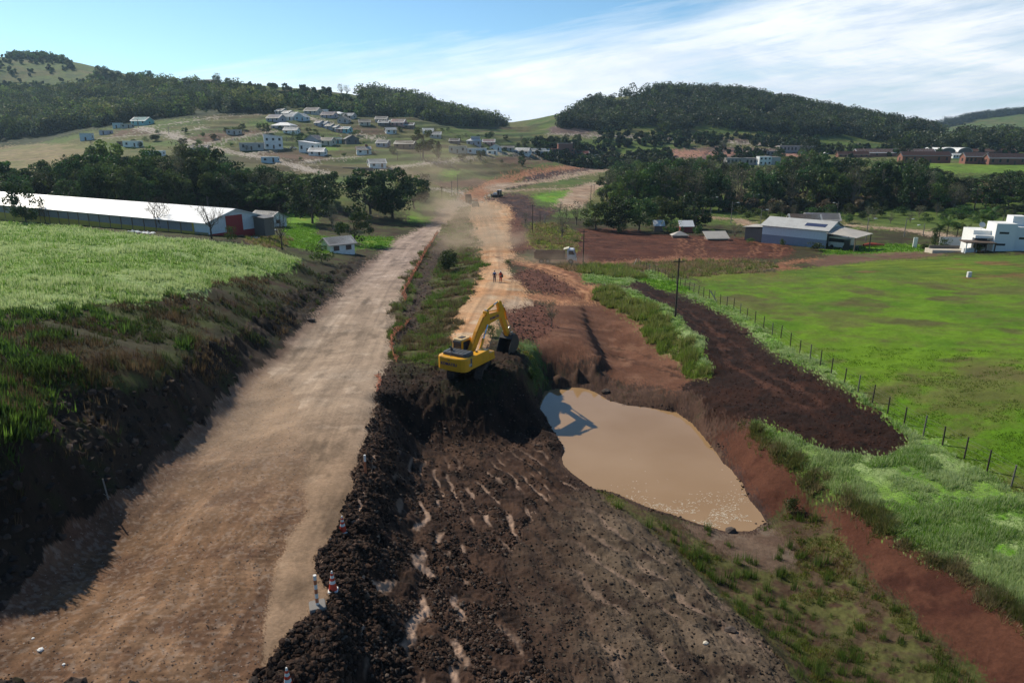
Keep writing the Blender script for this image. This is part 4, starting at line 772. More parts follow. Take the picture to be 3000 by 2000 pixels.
p, k = pick(['nearroad'], 8000, seed=33); rocks('road_gravel', p, (.008, .04), [(.22,.16,.12), (.15,.10,.075), (.10,.07,.055), (.34,.27,.22)], 'loose stones on the brown part of the gravel road', 'gravel', seed=33, lift=.1)
p, k = pick(['rubble', 'darkearth', 'redsoil'], 3200, 330, seed=34); rocks('rubble_stones', p, (.03, .15), [(.06,.038,.03), (.09,.06,.045), (.035,.023,.018)], 'broken stones heaped between gravel road and dirt track', seed=34)
p, k = pick(['bank'], 1100, 60, seed=35); rocks('bank_rocks', p, (.04, .32), [(.05,.036,.03), (.075,.055,.045), (.04,.03,.025)], 'broken rock in the shaded road cutting', seed=35, lift=.0)
p, k = pick(['darktrack', 'redfield'], 5000, 190, seed=36); rocks('soil_lumps', p, (.02, .09), [(.045,.02,.015), (.06,.026,.018)], 'lumps of dark soil on the dug lane and ploughed field', seed=36)
# ---------- solid shapes ----------
class MB:
    def __init__(s): s.V = []; s.F = []
    def add(s, v, f): o = len(s.V); s.V += [tuple(map(float, p)) for p in v]; s.F += [tuple(i+o for i in q) for q in f]; return s
    def box(s, x0, x1, y0, y1, z0, z1, ch=0):
        if ch: return s.prism([(x0+ch, y0), (x1-ch, y0), (x1, y0+ch), (x1, y1-ch), (x1-ch, y1), (x0+ch, y1), (x0, y1-ch), (x0, y0+ch)], z0, z1, 'z', ch*.6)
        v = [(x, y, z) for z in (z0, z1) for y in (y0, y1) for x in (x0, x1)]
        return s.add(v, [(0,2,3,1), (4,5,7,6), (0,1,5,4), (2,6,7,3), (0,4,6,2), (1,3,7,5)])
    def prism(s, poly, a, b, axis='z', ch=0):
        """outline swept from a to b; ch softens the far rim"""
        n = len(poly); c = np.mean(poly, 0); L_ = [(a, 1.), (b, 1.)] if not ch else [(a, 1.), (b-ch, 1.), (b, None)]
        v = []
        for t, k in L_:
            for p in poly:
                q = np.array(p, float)
                if k is None: d = c-q; q = q+d/(np.linalg.norm(d)+1e-9)*ch
                v.append({'z': (q[0], q[1], t), 'y': (q[0], t, q[1]), 'x': (t, q[0], q[1])}[axis])
        f = [tuple(range(n))[::-1], tuple(range(len(v)-n, len(v)))]
        for r in range(len(L_)-1): f += [(r*n+i, r*n+(i+1) % n, (r+1)*n+(i+1) % n, (r+1)*n+i) for i in range(n)]
        return s.add(v, f)
    def cyl(s, a, b, r0, r1=None, k=10):
        r1 = r0 if r1 is None else r1; V, Fq = tube([a, b], [r0, r1], k); V = V.tolist(); f = [tuple(q) for q in Fq.tolist()]+[tuple(range(k)), tuple(range(k, 2*k))]; return s.add(V, f)
    def tube(s, P_, r, k=6): V, Fq = tube(P_, [r]*len(P_) if np.isscalar(r) else r, k); return s.add(V.tolist(), [tuple(q) for q in Fq.tolist()])
    def quad(s, *p): return s.add(p, [tuple(range(len(p)))])
    def slab(s, p, t):
        """sheet with thickness t along its normal"""
        p = np.array(p, float); n = np.cross(p[1]-p[0], p[2]-p[0]); n = n/np.linalg.norm(n)*t; k = len(p)
        return s.add(np.vstack([p, p+n]), [tuple(range(k))[::-1], tuple(range(k, 2*k))]+[(i, (i+1) % k, (i+1) % k+k, i+k) for i in range(k)])
    def build(s, name, mat, parent=None, bevel=0, smooth=False):
        me = bpy.data.meshes.new(name); me.from_pydata(s.V, [], s.F); bm = bmesh.new(); bm.from_mesh(me); bmesh.ops.recalc_face_normals(bm, faces=bm.faces)
        if bevel: 
            es = [e for e in bm.edges if len(e.link_faces) == 2 and e.calc_face_angle(0) > .5]; bmesh.ops.bevel(bm, geom=es, offset=bevel, segments=2, affect='EDGES', profile=.6)
        bm.to_mesh(me); bm.free(); me.materials.append(mat)
        if smooth: me.polygons.foreach_set('use_smooth', [True]*len(me.polygons)); 
        o = bpy.data.objects.new(name, me); COL.objects.link(o)
        if parent: o.parent = parent
        return o
WALLC = {'white': (.86,.85,.81), 'grey': (.44,.42,.40), 'blue': (.50,.60,.66), 'cream': (.58,.52,.42), 'pink': (.55,.30,.27), 'brick': (.25,.10,.07), 'teal': (.25,.52,.52), 'brown': (.22,.15,.11), 'dark': (.14,.13,.13), 'lilac': (.42,.40,.46), 'concrete': (.30,.28,.27), 'pale': (.74,.76,.76), 'redwall': (.32,.05,.04)}
ROOFC = {'white': (.78,.78,.77), 'grey': (.36,.34,.33), 'darkgrey': (.15,.145,.15), 'brown': (.27,.18,.13), 'cream': (.52,.48,.42), 'red': (.36,.12,.08), 'blue': (.45,.5,.56), 'metal': (.52,.52,.5)}
MW = {k: paint('plaster_'+k, v, .8, dirt=.35, scale=.9, bump=.15, dirtcol=(.25,.17,.12)) for k, v in WALLC.items()}
MR = {k: paint('roof_'+k, v, .62, dirt=.3, scale=.6, dirtcol=(.2,.17,.15), wave=('X', 1.3)) for k, v in ROOFC.items()}
MG = paint('window_glass', (.03,.04,.05), .12, dirt=0); MD_ = paint('dark_wood', (.10,.07,.05), .8, dirt=.3); MWD = paint('grey_wood', (.17,.15,.13), .9, dirt=.5, dirtcol=(.09,.07,.06), scale=6, bump=.3)
def gable(mb, w, d, h, rise, ov=.4, t=.12, axis='x'):
    """two roof slopes over a w by d plan; ridge along axis"""
    if axis == 'x':
        for sg in (-1, 1): mb.slab([(-w/2-ov, sg*(d/2+ov), h-ov*rise/(d/2)), (w/2+ov, sg*(d/2+ov), h-ov*rise/(d/2)), (w/2+ov, 0, h+rise), (-w/2-ov, 0, h+rise)][::sg], t)
    else:
        for sg in (-1, 1): mb.slab([(sg*(w/2+ov), -d/2-ov, h-ov*rise/(w/2)), (sg*(w/2+ov), d/2+ov, h-ov*rise/(w/2)), (0, d/2+ov, h+rise), (0, -d/2-ov, h+rise)][::-sg], t)
def house(u, v, wpx, hpx, label, wall='white', roof='grey', style='gable', yaw=0., dep=.8, group=None, name='house', cat='house', nwin=None, door=True, porch=False, two=False, chim=False, axis='x', rise=None, fr=0):
    p = hit(u, v); D = p[1]*cp-(p[2]-CZ)*sp; w = wpx*D/F; h = max(2.3, hpx*D/F); d = w*dep; yw = R(yaw)
    c = p[:2]+np.array([0, 1])*d*.45; zs = [float(gz(c[0]+a*w/2, c[1]+b*d/2)) for a in (-1, 1) for b in (-1, 1)]; z0 = max(min(zs), max(zs)-1.4) if fr else min(zs)+.35*(max(zs)-min(zs))
    e = empty(name, (c[0], c[1], z0), yw, label, cat, group)
    mb = MB()
    if style == 'gable':
        rs = rise or .27*(d if axis == 'x' else w)
        if axis == 'x': mb.prism([(-d/2, -1.5), (d/2, -1.5), (d/2, h), (0, h+rs), (-d/2, h)], -w/2, w/2, 'x')
        else: mb.prism([(-w/2, -1.5), (w/2, -1.5), (w/2, h), (0, h+rs), (-w/2, h)], -d/2, d/2, 'y')
        r = MB(); gable(r, w, d, h, rs, .5, .14, axis); r.build('roof', MR[roof], e)
    elif style == 'hip':
        mb.box(-w/2, w/2, -d/2, d/2, -1.5, h); rs = rise or .24*d; r = MB(); a, b = w/2+.5, d/2+.5; k = max(.3, a-b)
        r.add([(-a,-b,h), (a,-b,h), (a,b,h), (-a,b,h), (-k,0,h+rs), (k,0,h+rs), (-a,-b,h-.12), (a,-b,h-.12), (a,b,h-.12), (-a,b,h-.12)], [(0,1,5,4), (1,2,5), (2,3,4,5), (3,0,4), (0,6,7,1), (1,7,8,2), (2,8,9,3), (3,9,6,0), (6,9,8,7)]); r.build('roof', MR[roof], e)
    elif style == 'shed':
        rs = rise or .14*w; mb.prism([(-w/2, -1.5), (w/2, -1.5), (w/2, h), (-w/2, h+rs)], -d/2, d/2, 'y'); r = MB(); r.slab([(-w/2-.4, -d/2-.4, h+rs+.05), (w/2+.4, -d/2-.4, h+.02), (w/2+.4, d/2+.4, h+.02), (-w/2-.4, d/2+.4, h+rs+.05)], .14); r.build('roof', MR[roof], e)
    else:
        mb.box(-w/2, w/2, -d/2, d/2, -1.5, h); r = MB(); r.box(-w/2-.08, w/2+.08, -d/2-.08, d/2+.08, h+.003, h+.22)
        r.build('parapet', MW[wall], e)
    if two: mb.box(-w*.2, w*.42, -d*.35, d*.35, h-.1, h*1.75)
    if two and style != 'flat': pass
    mb.build('wall', MW[wall], e)
    if two: r = MB(); r.box(-w*.2-.3, w*.42+.3, -d*.35-.3, d*.35+.3, h*1.75+.003, h*1.75+.25); r.build('upper_roof', MR[roof if roof in MR else 'white'], e)
    n = nwin if nwin is not None else max(1, int(w/3.2)); fl = 2 if h > 5 else 1
    for f_ in range(fl):
        hh = h/fl
        for i in range(n):
            x = -w/2+w*(i+.5)/n
            if door and f_ == 0 and i == n//2: m = MB(); m.box(x-.45, x+.45, -d/2-.06, -d/2+.05, .02, min(2.1, h-.2)); m.build('door', MD_, e); continue
            m = MB(); m.box(x-.6, x+.6, -d/2-.05, -d/2+.05, hh*f_+hh*.36, hh*f_+hh*.78); m.build('window', MG, e)
    m = MB(); m.box(w/2-.05, w/2+.05, -.6, .6, h*.36, h*.75); m.build('window', MG, e); m = MB(); m.box(-w/2-.05, -w/2+.05, -.6, .6, h*.36, h*.75); m.build('window', MG, e)
    if porch:
        r = MB(); r.slab([(0, -d/2, h*.96), (w/2+1.6, -d/2, h*.96), (w/2+1.6, -d/2-2.2, h*.82), (0, -d/2-2.2, h*.82)][::-1], .12); r.build('porch_roof', MR[roof if roof in MR else 'white'], e)
        for x in (.2, w/2+1.4): m = MB(); m.box(x-.08, x+.08, -d/2-2.1, -d/2-1.95, -1, h*.82); m.build('porch_post', MW[wall], e)
    if chim: m = MB(); m.box(w*.12, w*.12+1.3, -.6, .6, h, h+rs+1.1); m.build('chimney', MW['brick'], e)
    return e
HS = [ # u, v, width, height in the photograph, label, options
(796,437,52,34,'tall white two storey house with shed roof by the street bend',dict(wall='pale',roof='white',style='shed',yaw=20)),
(735,441,66,20,'long low unfinished grey house left of the tall white house',dict(wall='grey',style='flat',yaw=12,dep=.4)),
(905,448,52,24,'white two storey house behind the low porch house',dict(wall='white',roof='white',style='shed',yaw=-10,two=False)),
(928,457,44,13,'low white house with wide porch in front of two storey house',dict(wall='white',roof='white',style='gable',yaw=-8,porch=True)),
(918,427,46,15,'long house with grey tiled roof above the white porch house',dict(wall='lilac',roof='grey',yaw=-18,axis='y')),
(958,426,36,14,'grey roofed annex right of the long tiled house',dict(wall='cream',roof='grey',yaw=-15)),
(989,421,22,12,'small teal walled house behind dark shrubs',dict(wall='teal',roof='darkgrey',yaw=10)),
(1027,423,38,14,'dark roofed house with gabled front beside shrubs',dict(wall='dark',roof='darkgrey',yaw=25,axis='y')),
(1063,454,42,13,'white house with brown roof and a brick chimney',dict(wall='white',roof='brown',yaw=15,chim=True)),
(1101,493,48,14,'white gabled house alone at the lowest street behind a fence wall',dict(wall='white',roof='white',yaw=22,axis='x')),
(851,392,40,11,'small white house with pale red roof under the dark trees',dict(wall='white',roof='cream',yaw=-5)),
(828,379,62,12,'wide grey house with white hipped roof',dict(wall='grey',roof='white',style='hip',yaw=-12,dep=.6)),
(805,357,44,12,'beige roofed house at the left end of the upper rows',dict(wall='lilac',roof='cream',yaw=-20)),
(822,336,30,9,'topmost white roofed row house left',dict(wall='grey',roof='white',yaw=-35)),
(842,340,30,9,'second white roofed row house from the top left',dict(wall='grey',roof='white',yaw=-35)),
(862,345,28,9,'third white roofed row house from the top left',dict(wall='pale',roof='white',yaw=-35)),
(845,354,36,11,'bluish house below the white roofed row',dict(wall='pale',roof='blue',yaw=-15)),
(882,355,34,12,'blue walled house with two white gables',dict(wall='blue',roof='white',yaw=-15,axis='y')),
(914,336,42,10,'grey house on the uppermost street by a square block',dict(wall='grey',roof='cream',yaw=-15)),
(949,335,20,12,'square flat roofed grey block on the uppermost street',dict(wall='pale',style='flat')),
(962,346,40,7,'brown roofed house on the uppermost street',dict(wall='lilac',roof='brown',yaw=-15)),
(990,343,32,8,'white hipped house on the uppermost street',dict(wall='white',roof='white',style='hip',yaw=-15)),
(1022,348,32,8,'blue grey roofed house ending the uppermost street',dict(wall='grey',roof='blue',yaw=-20)),
(1006,362,32,10,'grey house with broad gable facing down hill',dict(wall='grey',roof='cream',yaw=-10,axis='y')),
(935,370,26,10,'leftmost house of the stepped terrace with pale roofs',dict(wall='lilac',roof='cream',yaw=-38)),
(951,374,26,10,'second house of the stepped terrace',dict(wall='lilac',roof='white',yaw=-38)),
(967,379,26,10,'third house of the stepped terrace',dict(wall='lilac',roof='cream',yaw=-38)),
(983,385,26,11,'fourth house of the stepped terrace with grey walls',dict(wall='grey',roof='white',yaw=-38)),
(997,389,22,10,'pink walled house near the end of the terrace',dict(wall='pink',roof='white',yaw=-20)),
(1013,390,28,11,'turquoise walled house ending the stepped terrace',dict(wall='teal',roof='white',yaw=-20)),
(1066,368,32,10,'white and cream house standing alone above the sloping street',dict(wall='cream',roof='grey',yaw=15)),
(1117,360,34,8,'grey house with overhanging roof above a white shed',dict(wall='grey',roof='cream',yaw=-5)),
(1124,369,30,5,'low white roofed shed under the overhanging grey house',dict(wall='dark',roof='white',yaw=-5)),
(1166,369,40,11,'salmon house with pale roof right of the grey pair',dict(wall='pink',roof='white',yaw=-10)),
(1198,377,28,5,'low open shed with white roof right of the salmon house',dict(wall='brown',roof='white',yaw=-5)),
(1143,393,30,11,'grey and white house right of the sloping street',dict(wall='pale',roof='grey',yaw=20)),
(1253,393,30,7,'white roofed house behind the tall lone tree',dict(wall='pale',roof='white')),
(1275,406,32,7,'lower white roofed house right of the tall lone tree',dict(wall='grey',roof='white')),
(1121,431,34,11,'grey walled house with light roof near the field middle',dict(wall='lilac',roof='metal',yaw=-15)),
(1187,437,60,14,'long brown walled building left of the tall lone tree',dict(wall='brown',roof='cream',yaw=-15,dep=.5)),
(1332,422,28,9,'dark brown house right of the columnar tree',dict(wall='dark',roof='grey',yaw=-10)),
(1388,424,42,15,'grey two storey house with white roof terrace',dict(wall='lilac',roof='white',style='hip',two=True)),
(1432,424,34,11,'pink house with bright roof in the village',dict(wall='pink',roof='white')),
(1341,451,50,19,'cream grey flat block with large windows',dict(wall='cream',style='flat',dep=.5,yaw=-5)),
(1396,452,58,15,'long pale blue flat roofed building in the village',dict(wall='pale',style='flat',dep=.5,yaw=5)),
(1441,451,30,11,'small white house with flat porch by the corner',dict(wall='white',style='flat',yaw=8)),
(1451,439,36,9,'white gabled house behind the corner house',dict(wall='white',roof='metal',axis='y')),
(1487,440,36,7,'low grey roofed sheds along the village street',dict(wall='grey',roof='grey',dep=.4)),
(1532,452,42,10,'white walled house with grey roof left of the blue workshop',dict(wall='white',roof='grey',yaw=-15)),
(1583,455,54,13,'blue grey workshop with light roof',dict(wall='blue',roof='metal',yaw=-8,dep=.5)),
(1648,459,68,20,'red brick unfinished building with raised middle floor',dict(wall='brick',style='flat',two=True,dep=.5,yaw=5)),
(1707,465,36,9,'dark red house with grey roof right of the brick building',dict(wall='redwall',roof='grey')),
(1747,474,40,11,'white gabled house at the right end of the village',dict(wall='white',roof='grey',yaw=-12,axis='y')),
(250,412,30,20,'blue grey two storey house at the edge of the left woods',dict(wall='blue',style='flat',yaw=10)),
(306,395,28,11,'grey flat house next to a white lean to on the left',dict(wall='lilac',style='flat',yaw=-10)),
(342,376,22,14,'pale blue square house below the dark woods',dict(wall='blue',style='flat')),
(370,376,32,11,'unfinished grey house between two blue houses',dict(wall='grey',style='flat',dep=.5)),
(410,368,48,12,'cyan walled house with white roof by the woods',dict(wall='teal',roof='white',yaw=-12)),
(385,431,48,16,'white house with small upper room in the left meadow',dict(wall='white',roof='white',style='flat',yaw=-5,dep=.5)),
(352,428,16,8,'small brown shed left of the white house in the meadow',dict(wall='brown',style='flat',door=False)),
(447,456,58,12,'long white flat roofed house half hidden by the tree belt',dict(wall='white',style='flat',dep=.4)),
(682,395,34,13,'grey unfinished house on the brown terraced plots',dict(wall='grey',style='flat',yaw=-10)),
(580,444,54,8,'low dark roofed house beside the main street',dict(wall='grey',roof='darkgrey',dep=.4)),
(790,478,48,13,'pale blue walled yard house above the tree belt',dict(wall='blue',style='flat',dep=.4)),
(482,246,32,10,'long dark house on the skyline between two trees',dict(wall='dark',roof='metal',dep=.4)),
(612,248,22,9,'dark hut on the skyline left of the tall trees',dict(wall='dark',roof='darkgrey')),
(898,259,38,9,'wide white veranda house alone on the ridge top',dict(wall='white',roof='grey',style='hip',dep=.5)),
(2172,484,88,20,'grey concrete frame of an unfinished block right of the village',dict(wall='concrete',style='flat',dep=.35,nwin=8)),
(2241,484,36,24,'white two storey house front among the concrete shells',dict(wall='pale',style='flat',nwin=3)),
(2272,482,26,20,'narrow grey block right of the white front',dict(wall='grey',style='flat')),
(2240,458,96,12,'long unfinished concrete wall building behind the white front',dict(wall='concrete',style='flat',dep=.25,nwin=9)),
(2335,446,104,18,'long pale unfinished row building below the rock cut',dict(wall='concrete',style='flat',dep=.25,nwin=10)),
]
HG = 'houses scattered over the far hillside'
for h_ in HS: house(h_[0], h_[1], h_[2], h_[3], h_[4], group=HG, **h_[5])
# fence wall of the lowest house
p = hit(1085, 498); e = empty('yard_wall', (p[0]-4, p[1]-2.5, p[2]), R(-8), 'low brown yard wall left of the lone white gabled house', 'wall'); m = MB(); m.box(-9, 6, -.1, .1, -.5, 1.1); m.build('panel', MW['brown'], e); m = MB(); m.box(-9.05, 6.05, -.14, .14, 1.103, 1.2); m.build('coping', MW['grey'], e)
# brick works
def works(u, v, wpx, hpx, label, dpm, roof='grey', wall='brick', rise=None, nwin=6, **k): return house(u, v, wpx, hpx, label, wall, roof, 'gable', nwin=nwin, dep=dpm, name='brick_shed', cat='shed', group='brick sheds on the plateau', rise=rise, **k)
works(2625, 459, 230, 12, 'longest brick shed with a pale roof behind the others', .14, 'white', rise=2.6)
works(2712, 478, 142, 22, 'brick shed with dark roof behind the dark round tree', .2, 'darkgrey', rise=2.2)
works(2860, 481, 70, 22, 'left half of the rightmost brick shed pair, set back', .4, 'grey', rise=2.2)
works(2960, 483, 130, 20, 'rightmost brick shed nearest the green slope', .22, 'grey', rise=2.4)
works(2815, 464, 48, 10, 'small pale walled link building between the brick sheds', .5, 'white', 'pale', rise=1.)
works(2500, 462, 90, 9, 'low brick shed with red brown roof at the left end', .2, 'brown', rise=2.)
works(2900, 452, 150, 8, 'low brick shed farthest back on the right', .14, 'brown', rise=1.6)
for u, lb in ((2765, 'left one of the two round vaulted metal hangars'), (2815, 'right one of the two round vaulted metal hangars')):
    p = hit(u, 456); D = p[1]; w = 44*D/F; e = empty('hangar', (p[0], p[1]+6, p[2]), R(5), lb, 'hangar', 'vaulted hangars behind the brick sheds')
    arc = [(math.cos(t)*w/2, 2.6+math.sin(t)*w*.26) for t in np.linspace(0, math.pi, 12)]
    m = MB(); m.prism([(w/2-.2, -1), *[(a*.98, b-.1) for a, b in arc], (-w/2+.2, -1)], -9, 12, 'y'); m.build('wall', MW['dark'], e); m = MB()
    for a, b in zip(arc[:-1], arc[1:]): m.add([(a[0], -9.5, a[1]), (b[0], -9.5, b[1]), (b[0], 12.5, b[1]), (a[0], 12.5, a[1]), (a[0], -9.5, a[1]+.15), (b[0], -9.5, b[1]+.15), (b[0], 12.5, b[1]+.15), (a[0], 12.5, a[1]+.15)], [(0,1,2,3), (7,6,5,4), (0,4,5,1), (2,6,7,3), (1,5,6,2), (0,3,7,4)])
    m.build('vaulted_roof', MR['white'], e)
p = hit(2651, 432); e = empty('water_tank', (p[0], p[1], p[2]), 0, 'raised rectangular steel tank on legs above the brick sheds', 'tank'); D = p[1]; s_ = D/F
m = MB(); m.box(-12*s_, 12*s_, -2.5, 2.5, 19*s_, 32*s_); m.build('tank', MW['lilac'], e, .1)
for a in (-9, 9):
    for b in (-2, 2): m = MB(); m.cyl((a*s_, b, -1), (a*s_, b, 19*s_), .22, k=6); m.build('leg', MW['grey'], e)
for a in (-9, 0, 9): m = MB(); m.box(a*s_-.1, a*s_+.1, -2.6, -2.5, 19*s_, 32*s_); m.build('rib', MW['dark'], e)
# ---------- long poultry shed ----------
A = pz(612, 693, 17.4); e = empty('long_shed', (A[0], A[1], A[2]-.1), R(-29.3), 'very long low shed with a white metal roof and red end door', 'shed')
Ls, Wd, Eh, Rs = 92., 12., 2.75, 1.75
M_ROOFW = paint('white_roof_sheet', (.80,.81,.82), .42, dirt=.12, dirtcol=(.6,.6,.6), scale=.4, wave=('X', 1.)); M_YEL = paint('yellow_paint', (.55,.40,.05), .7, dirt=.4); M_RED = paint('red_board', (.30,.02,.025), .7, dirt=.3, wave=('X', 3.)); M_SHEET = paint('white_sheet', (.66,.70,.74), .6, dirt=.2, wave=('Y', 2.)); M_CURT = paint('grey_curtain', (.33,.33,.36), .8, dirt=.4, wave=('Z', 3.))
m = MB()
for y0, y1 in ((-.9, Wd/2), (Wd+.9, Wd/2)):
    z0 = Eh-.9*Rs/6
    q = [(-Ls, y0, z0), (.6, y0, z0), (.6, y1, Eh+Rs), (-Ls, y1, Eh+Rs)]; m.slab(q if y0 < 0 else q[::-1], .1)
m.build('roof', M_ROOFW, e)
m = MB(); m.box(-Ls, 0, .0, .2, -1.5, .75); m.box(-Ls, 0, Wd-.2, Wd, -1.5, .75); m.build('plinth', M_YEL, e)
m = MB(); m.box(-Ls, -4.2, .07, .12, .75, 2.25); m.build('curtain', M_CURT, e); m = MB(); m.box(-Ls, -4.2, Wd-.12, Wd-.07, .75, 2.25); m.build('curtain', M_CURT, e)
m = MB(); m.box(-Ls+.2, 0, .2, Wd-.2, -1, .05); m.build('floor', MW['brown'], e)
k = -4.
while k > -Ls: 
    for y in (0, Wd-.22): m = MB(); m.box(k-.11, k+.11, y-.03, y+.2, -.5, Eh); m.build('post', MW['brown'], e)
    k -= 3.7
m = MB(); m.box(-4.3, -3.85, -.06, .25, -1, Eh); m.build('corner_column', M_YEL, e)
m = MB(); m.box(-3.84, 0, .0, .12, -.8, Eh); m.build('side_panel', M_SHEET, e)
m = MB()
for y0, y1, zb in ((0, 3.9, .45), (7.6, Wd, .45), (3.9, 7.6, 3.4)):
    f = lambda y: Eh+Rs-abs(y-6)*Rs/6-.02
    ys_ = [y0]+([6.] if y0 < 6 < y1 else [])+[y1]; m.prism([(y0, zb), (y1, zb)]+[(y, f(y)) for y in ys_[::-1]], -.06, .08, 'x')
m.build('gable_wall', M_SHEET, e)
m = MB(); m.box(.02, .16, 3.9, 7.6, -.4, 3.4); m.build('door', M_RED, e); m = MB(); m.box(-.06, .12, 0, 3.9, -.9, .45); m.build('red_base', M_RED, e); m = MB(); m.box(-.06, .12, 7.6, Wd, -.9, .45); m.build('red_base', M_RED, e)
m = MB(); m.box(.1, 3.0, 10.2, 12.6, -.9, 2.5); m.build('lean_to', MWD, e, .03); m = MB(); m.slab([(.1, 9.9, 2.75), (3.3, 9.9, 2.5), (3.3, 12.9, 2.5), (.1, 12.9, 2.75)], .08); m.build('lean_to_roof', MR['darkgrey'], e)
# grey barn behind, cottage, sheds
house(775, 662, 84, 20, 'grey barn with weathered roof behind the red shed end', 'pale', 'grey', yaw=-28, name='barn', cat='barn', axis='x', nwin=2, rise=1.6)
cot = house(984, 741, 76, 32, 'small white cottage with patched grey roof beside the gravel road', 'white', 'grey', yaw=38, name='cottage', cat='cottage', axis='x', nwin=2, door=False, rise=1.1, dep=.85)
def lowroof(u, v, wpx, label, style, mat, h=2.2, yaw=0, dep=.6):
    p = hit(u, v); D = p[1]; w = wpx*D/F; d = w*dep; e = empty('low_hut', (p[0], p[1]+d/2, p[2]), R(yaw), label, 'hut'); m = MB(); m.box(-w/2+.4, w/2-.4, -d/2+.4, d/2-.4, -1, h); m.build('wall', MW['redwall' if 'maroon' in label else 'brown'], e); m = MB()
    if style == 'tent': m.add([(-w/2,-d/2,h), (w/2,-d/2,h), (w/2,d/2,h), (-w/2,d/2,h), (0,0,h+1.1)], [(0,1,4), (1,2,4), (2,3,4), (3,0,4), (3,2,1,0)])
    else: m.slab([(-w/2, -d/2, h-.3), (w/2, -d/2, h-.3), (w/2, d/2, h+1.2), (-w/2, d/2, h+1.2)], .12)
    m.build('roof', mat, e)
lowroof(1994, 697, 52, 'low hut with pale pyramid roof sunk behind the ploughed field', 'tent', MR['cream'], .6)
lowroof(2103, 706, 70, 'hut with weathered cream sheet roof behind the ploughed field', 'sheet', MR['cream'], .8, 4, .6)
lowroof(1931, 680, 34, 'small pale roofed hut left of the dark round bush', 'sheet', MR['white'], 2.)
lowroof(2012, 682, 44, 'maroon hut with white roof right of the dark round bush', 'sheet', MR['white'], 2.)
# ---------- warehouse ----------
a = pz(2230, 709, 26.2); b = pz(2418, 729, 26.2); dv = b-a; Lw = np.hypot(dv[0], dv[1]); yw = math.atan2(dv[1], dv[0]); zb = min(a[2], b[2])
e = empty('warehouse', (a[0], a[1], zb), yw, 'long warehouse with grey sheet walls, light roof and open canopy end', 'warehouse'); Hw, Dw = 4.4, 10.
m = MB(); m.box(0, Lw, 0, .2, -1, Hw*.47); m.box(0, .2, 0.2, Dw, -1, Hw*.47); m.build('block_wall', paint('block_wall', (.26,.29,.36), .8, scale=2, dirt=.3), e)
m = MB(); m.box(0, Lw, -.04, .16, Hw*.47+.003, Hw); m.prism([(.16, Hw*.47+.003), (Dw, Hw*.47+.003), (Dw, Hw), (Dw/2, Hw+1.6), (.16, Hw)], 0, .16, 'x'); m.build('sheet_wall', M_SHEET, e)
m = MB(); m.box(0, Lw, Dw-.2, Dw, -1, Hw); m.build('back_wall', MW['grey'], e)
m = MB(); m.prism([(0, Hw-.1), (Dw, Hw-.1), (Dw/2, Hw+1.6)], Lw-.15, Lw, 'x'); m.build('gable', M_SHEET, e)
m = MB(); m.slab([(-.5, -.6, Hw-.15), (Lw+.5, -.6, Hw-.15), (Lw+.5, Dw/2, Hw+1.7), (-.5, Dw/2, Hw+1.7)], .12); m.slab([(Lw+.5, Dw+.6, Hw-.15), (-.5, Dw+.6, Hw-.15), (-.5, Dw/2, Hw+1.7), (Lw+.5, Dw/2, Hw+1.7)], .12); m.build('roof', MR['metal'], e)
m = MB(); m.slab([(Lw*.62, 1.2, Hw+.52), (Lw*.93, 1.2, Hw+.52), (Lw*.93, 2.8, Hw+1.08), (Lw*.62, 2.8, Hw+1.08)], .1); m.build('solar_panel', paint('solar_panel', (.05,.06,.12), .25, dirt=0), e)
m = MB(); m.slab([(Lw, -.8, Hw-.55), (Lw+7.2, -1.6, Hw-1.0), (Lw+8.6, 5.5, Hw-.5), (Lw+.4, 5.0, Hw+.7)], .1); m.build('canopy', MR['cream'], e)
for x, y, h in ((Lw+7, -1.4, Hw-1), (Lw+8.3, 5.2, Hw-.55), (Lw+4.2, 2.5, Hw-.3), (Lw+.2, 3, Hw)): m = MB(); m.cyl((x, y, -1.2), (x, y, h), .14, k=6); m.build('canopy_post', MW['brown'], e)
m = MB(); m.box(-5., -.1, .8, 7, -1, 3.3); m.build('lean_to', MWD, e); m = MB(); m.slab([(-5.6, .2, 3.35), (-.05, .2, 3.75), (-.05, 7.5, 3.75), (-5.6, 7.5, 3.35)], .12); m.build('lean_to_roof', MR['cream'], e)
# bus and tractor parked beneath the canopy
def loc2w(o, x, y, z=0): c_, s_ = math.cos(o.rotation_euler.z), math.sin(o.rotation_euler.z); return (o.location.x+x*c_-y*s_, o.location.y+x*s_+y*c_, o.location.z+z)
M_TYRE = paint('tyre', (.02,.02,.02), .85, dirt=.5, dirtcol=(.12,.07,.05)); M_WHITE = paint('white_metal', (.7,.7,.68), .35, dirt=.35, dirtcol=(.35,.25,.18), scale=2); M_DARK = paint('dark_metal', (.035,.035,.035), .6, dirt=.4, dirtcol=(.13,.08,.06)); M_RIM = paint('rim', (.3,.3,.3), .5, .3)
def wheel(par, x, y, r, w=.3, name='wheel', sub=True):
    m = MB(); m.cyl((x-w/2, y, r), (x+w/2, y, r), r, k=20); t = m.build(name, M_TYRE, par, .03)
    if sub: m = MB(); m.cyl((x-w/2-.02, y, r), (x+w/2+.02, y, r), r*.5, k=14); m.build('rim', M_RIM, t)
    return t
l = loc2w(e, Lw+2.4, 3.2); bus = empty('bus', l, yw+R(90+0), 'white bus with dark windows parked under the warehouse canopy', 'bus')
bus.rotation_euler.z = yw
m = MB(); m.box(-2.6, 2.6, -1.2, 1.2, .4, 2.9); m.build('body', M_WHITE, bus, .12); m = MB(); m.box(-2.5, 2.5, -1.23, 1.23, 1.6, 2.45); m.build('window_band', MG, bus, .02)
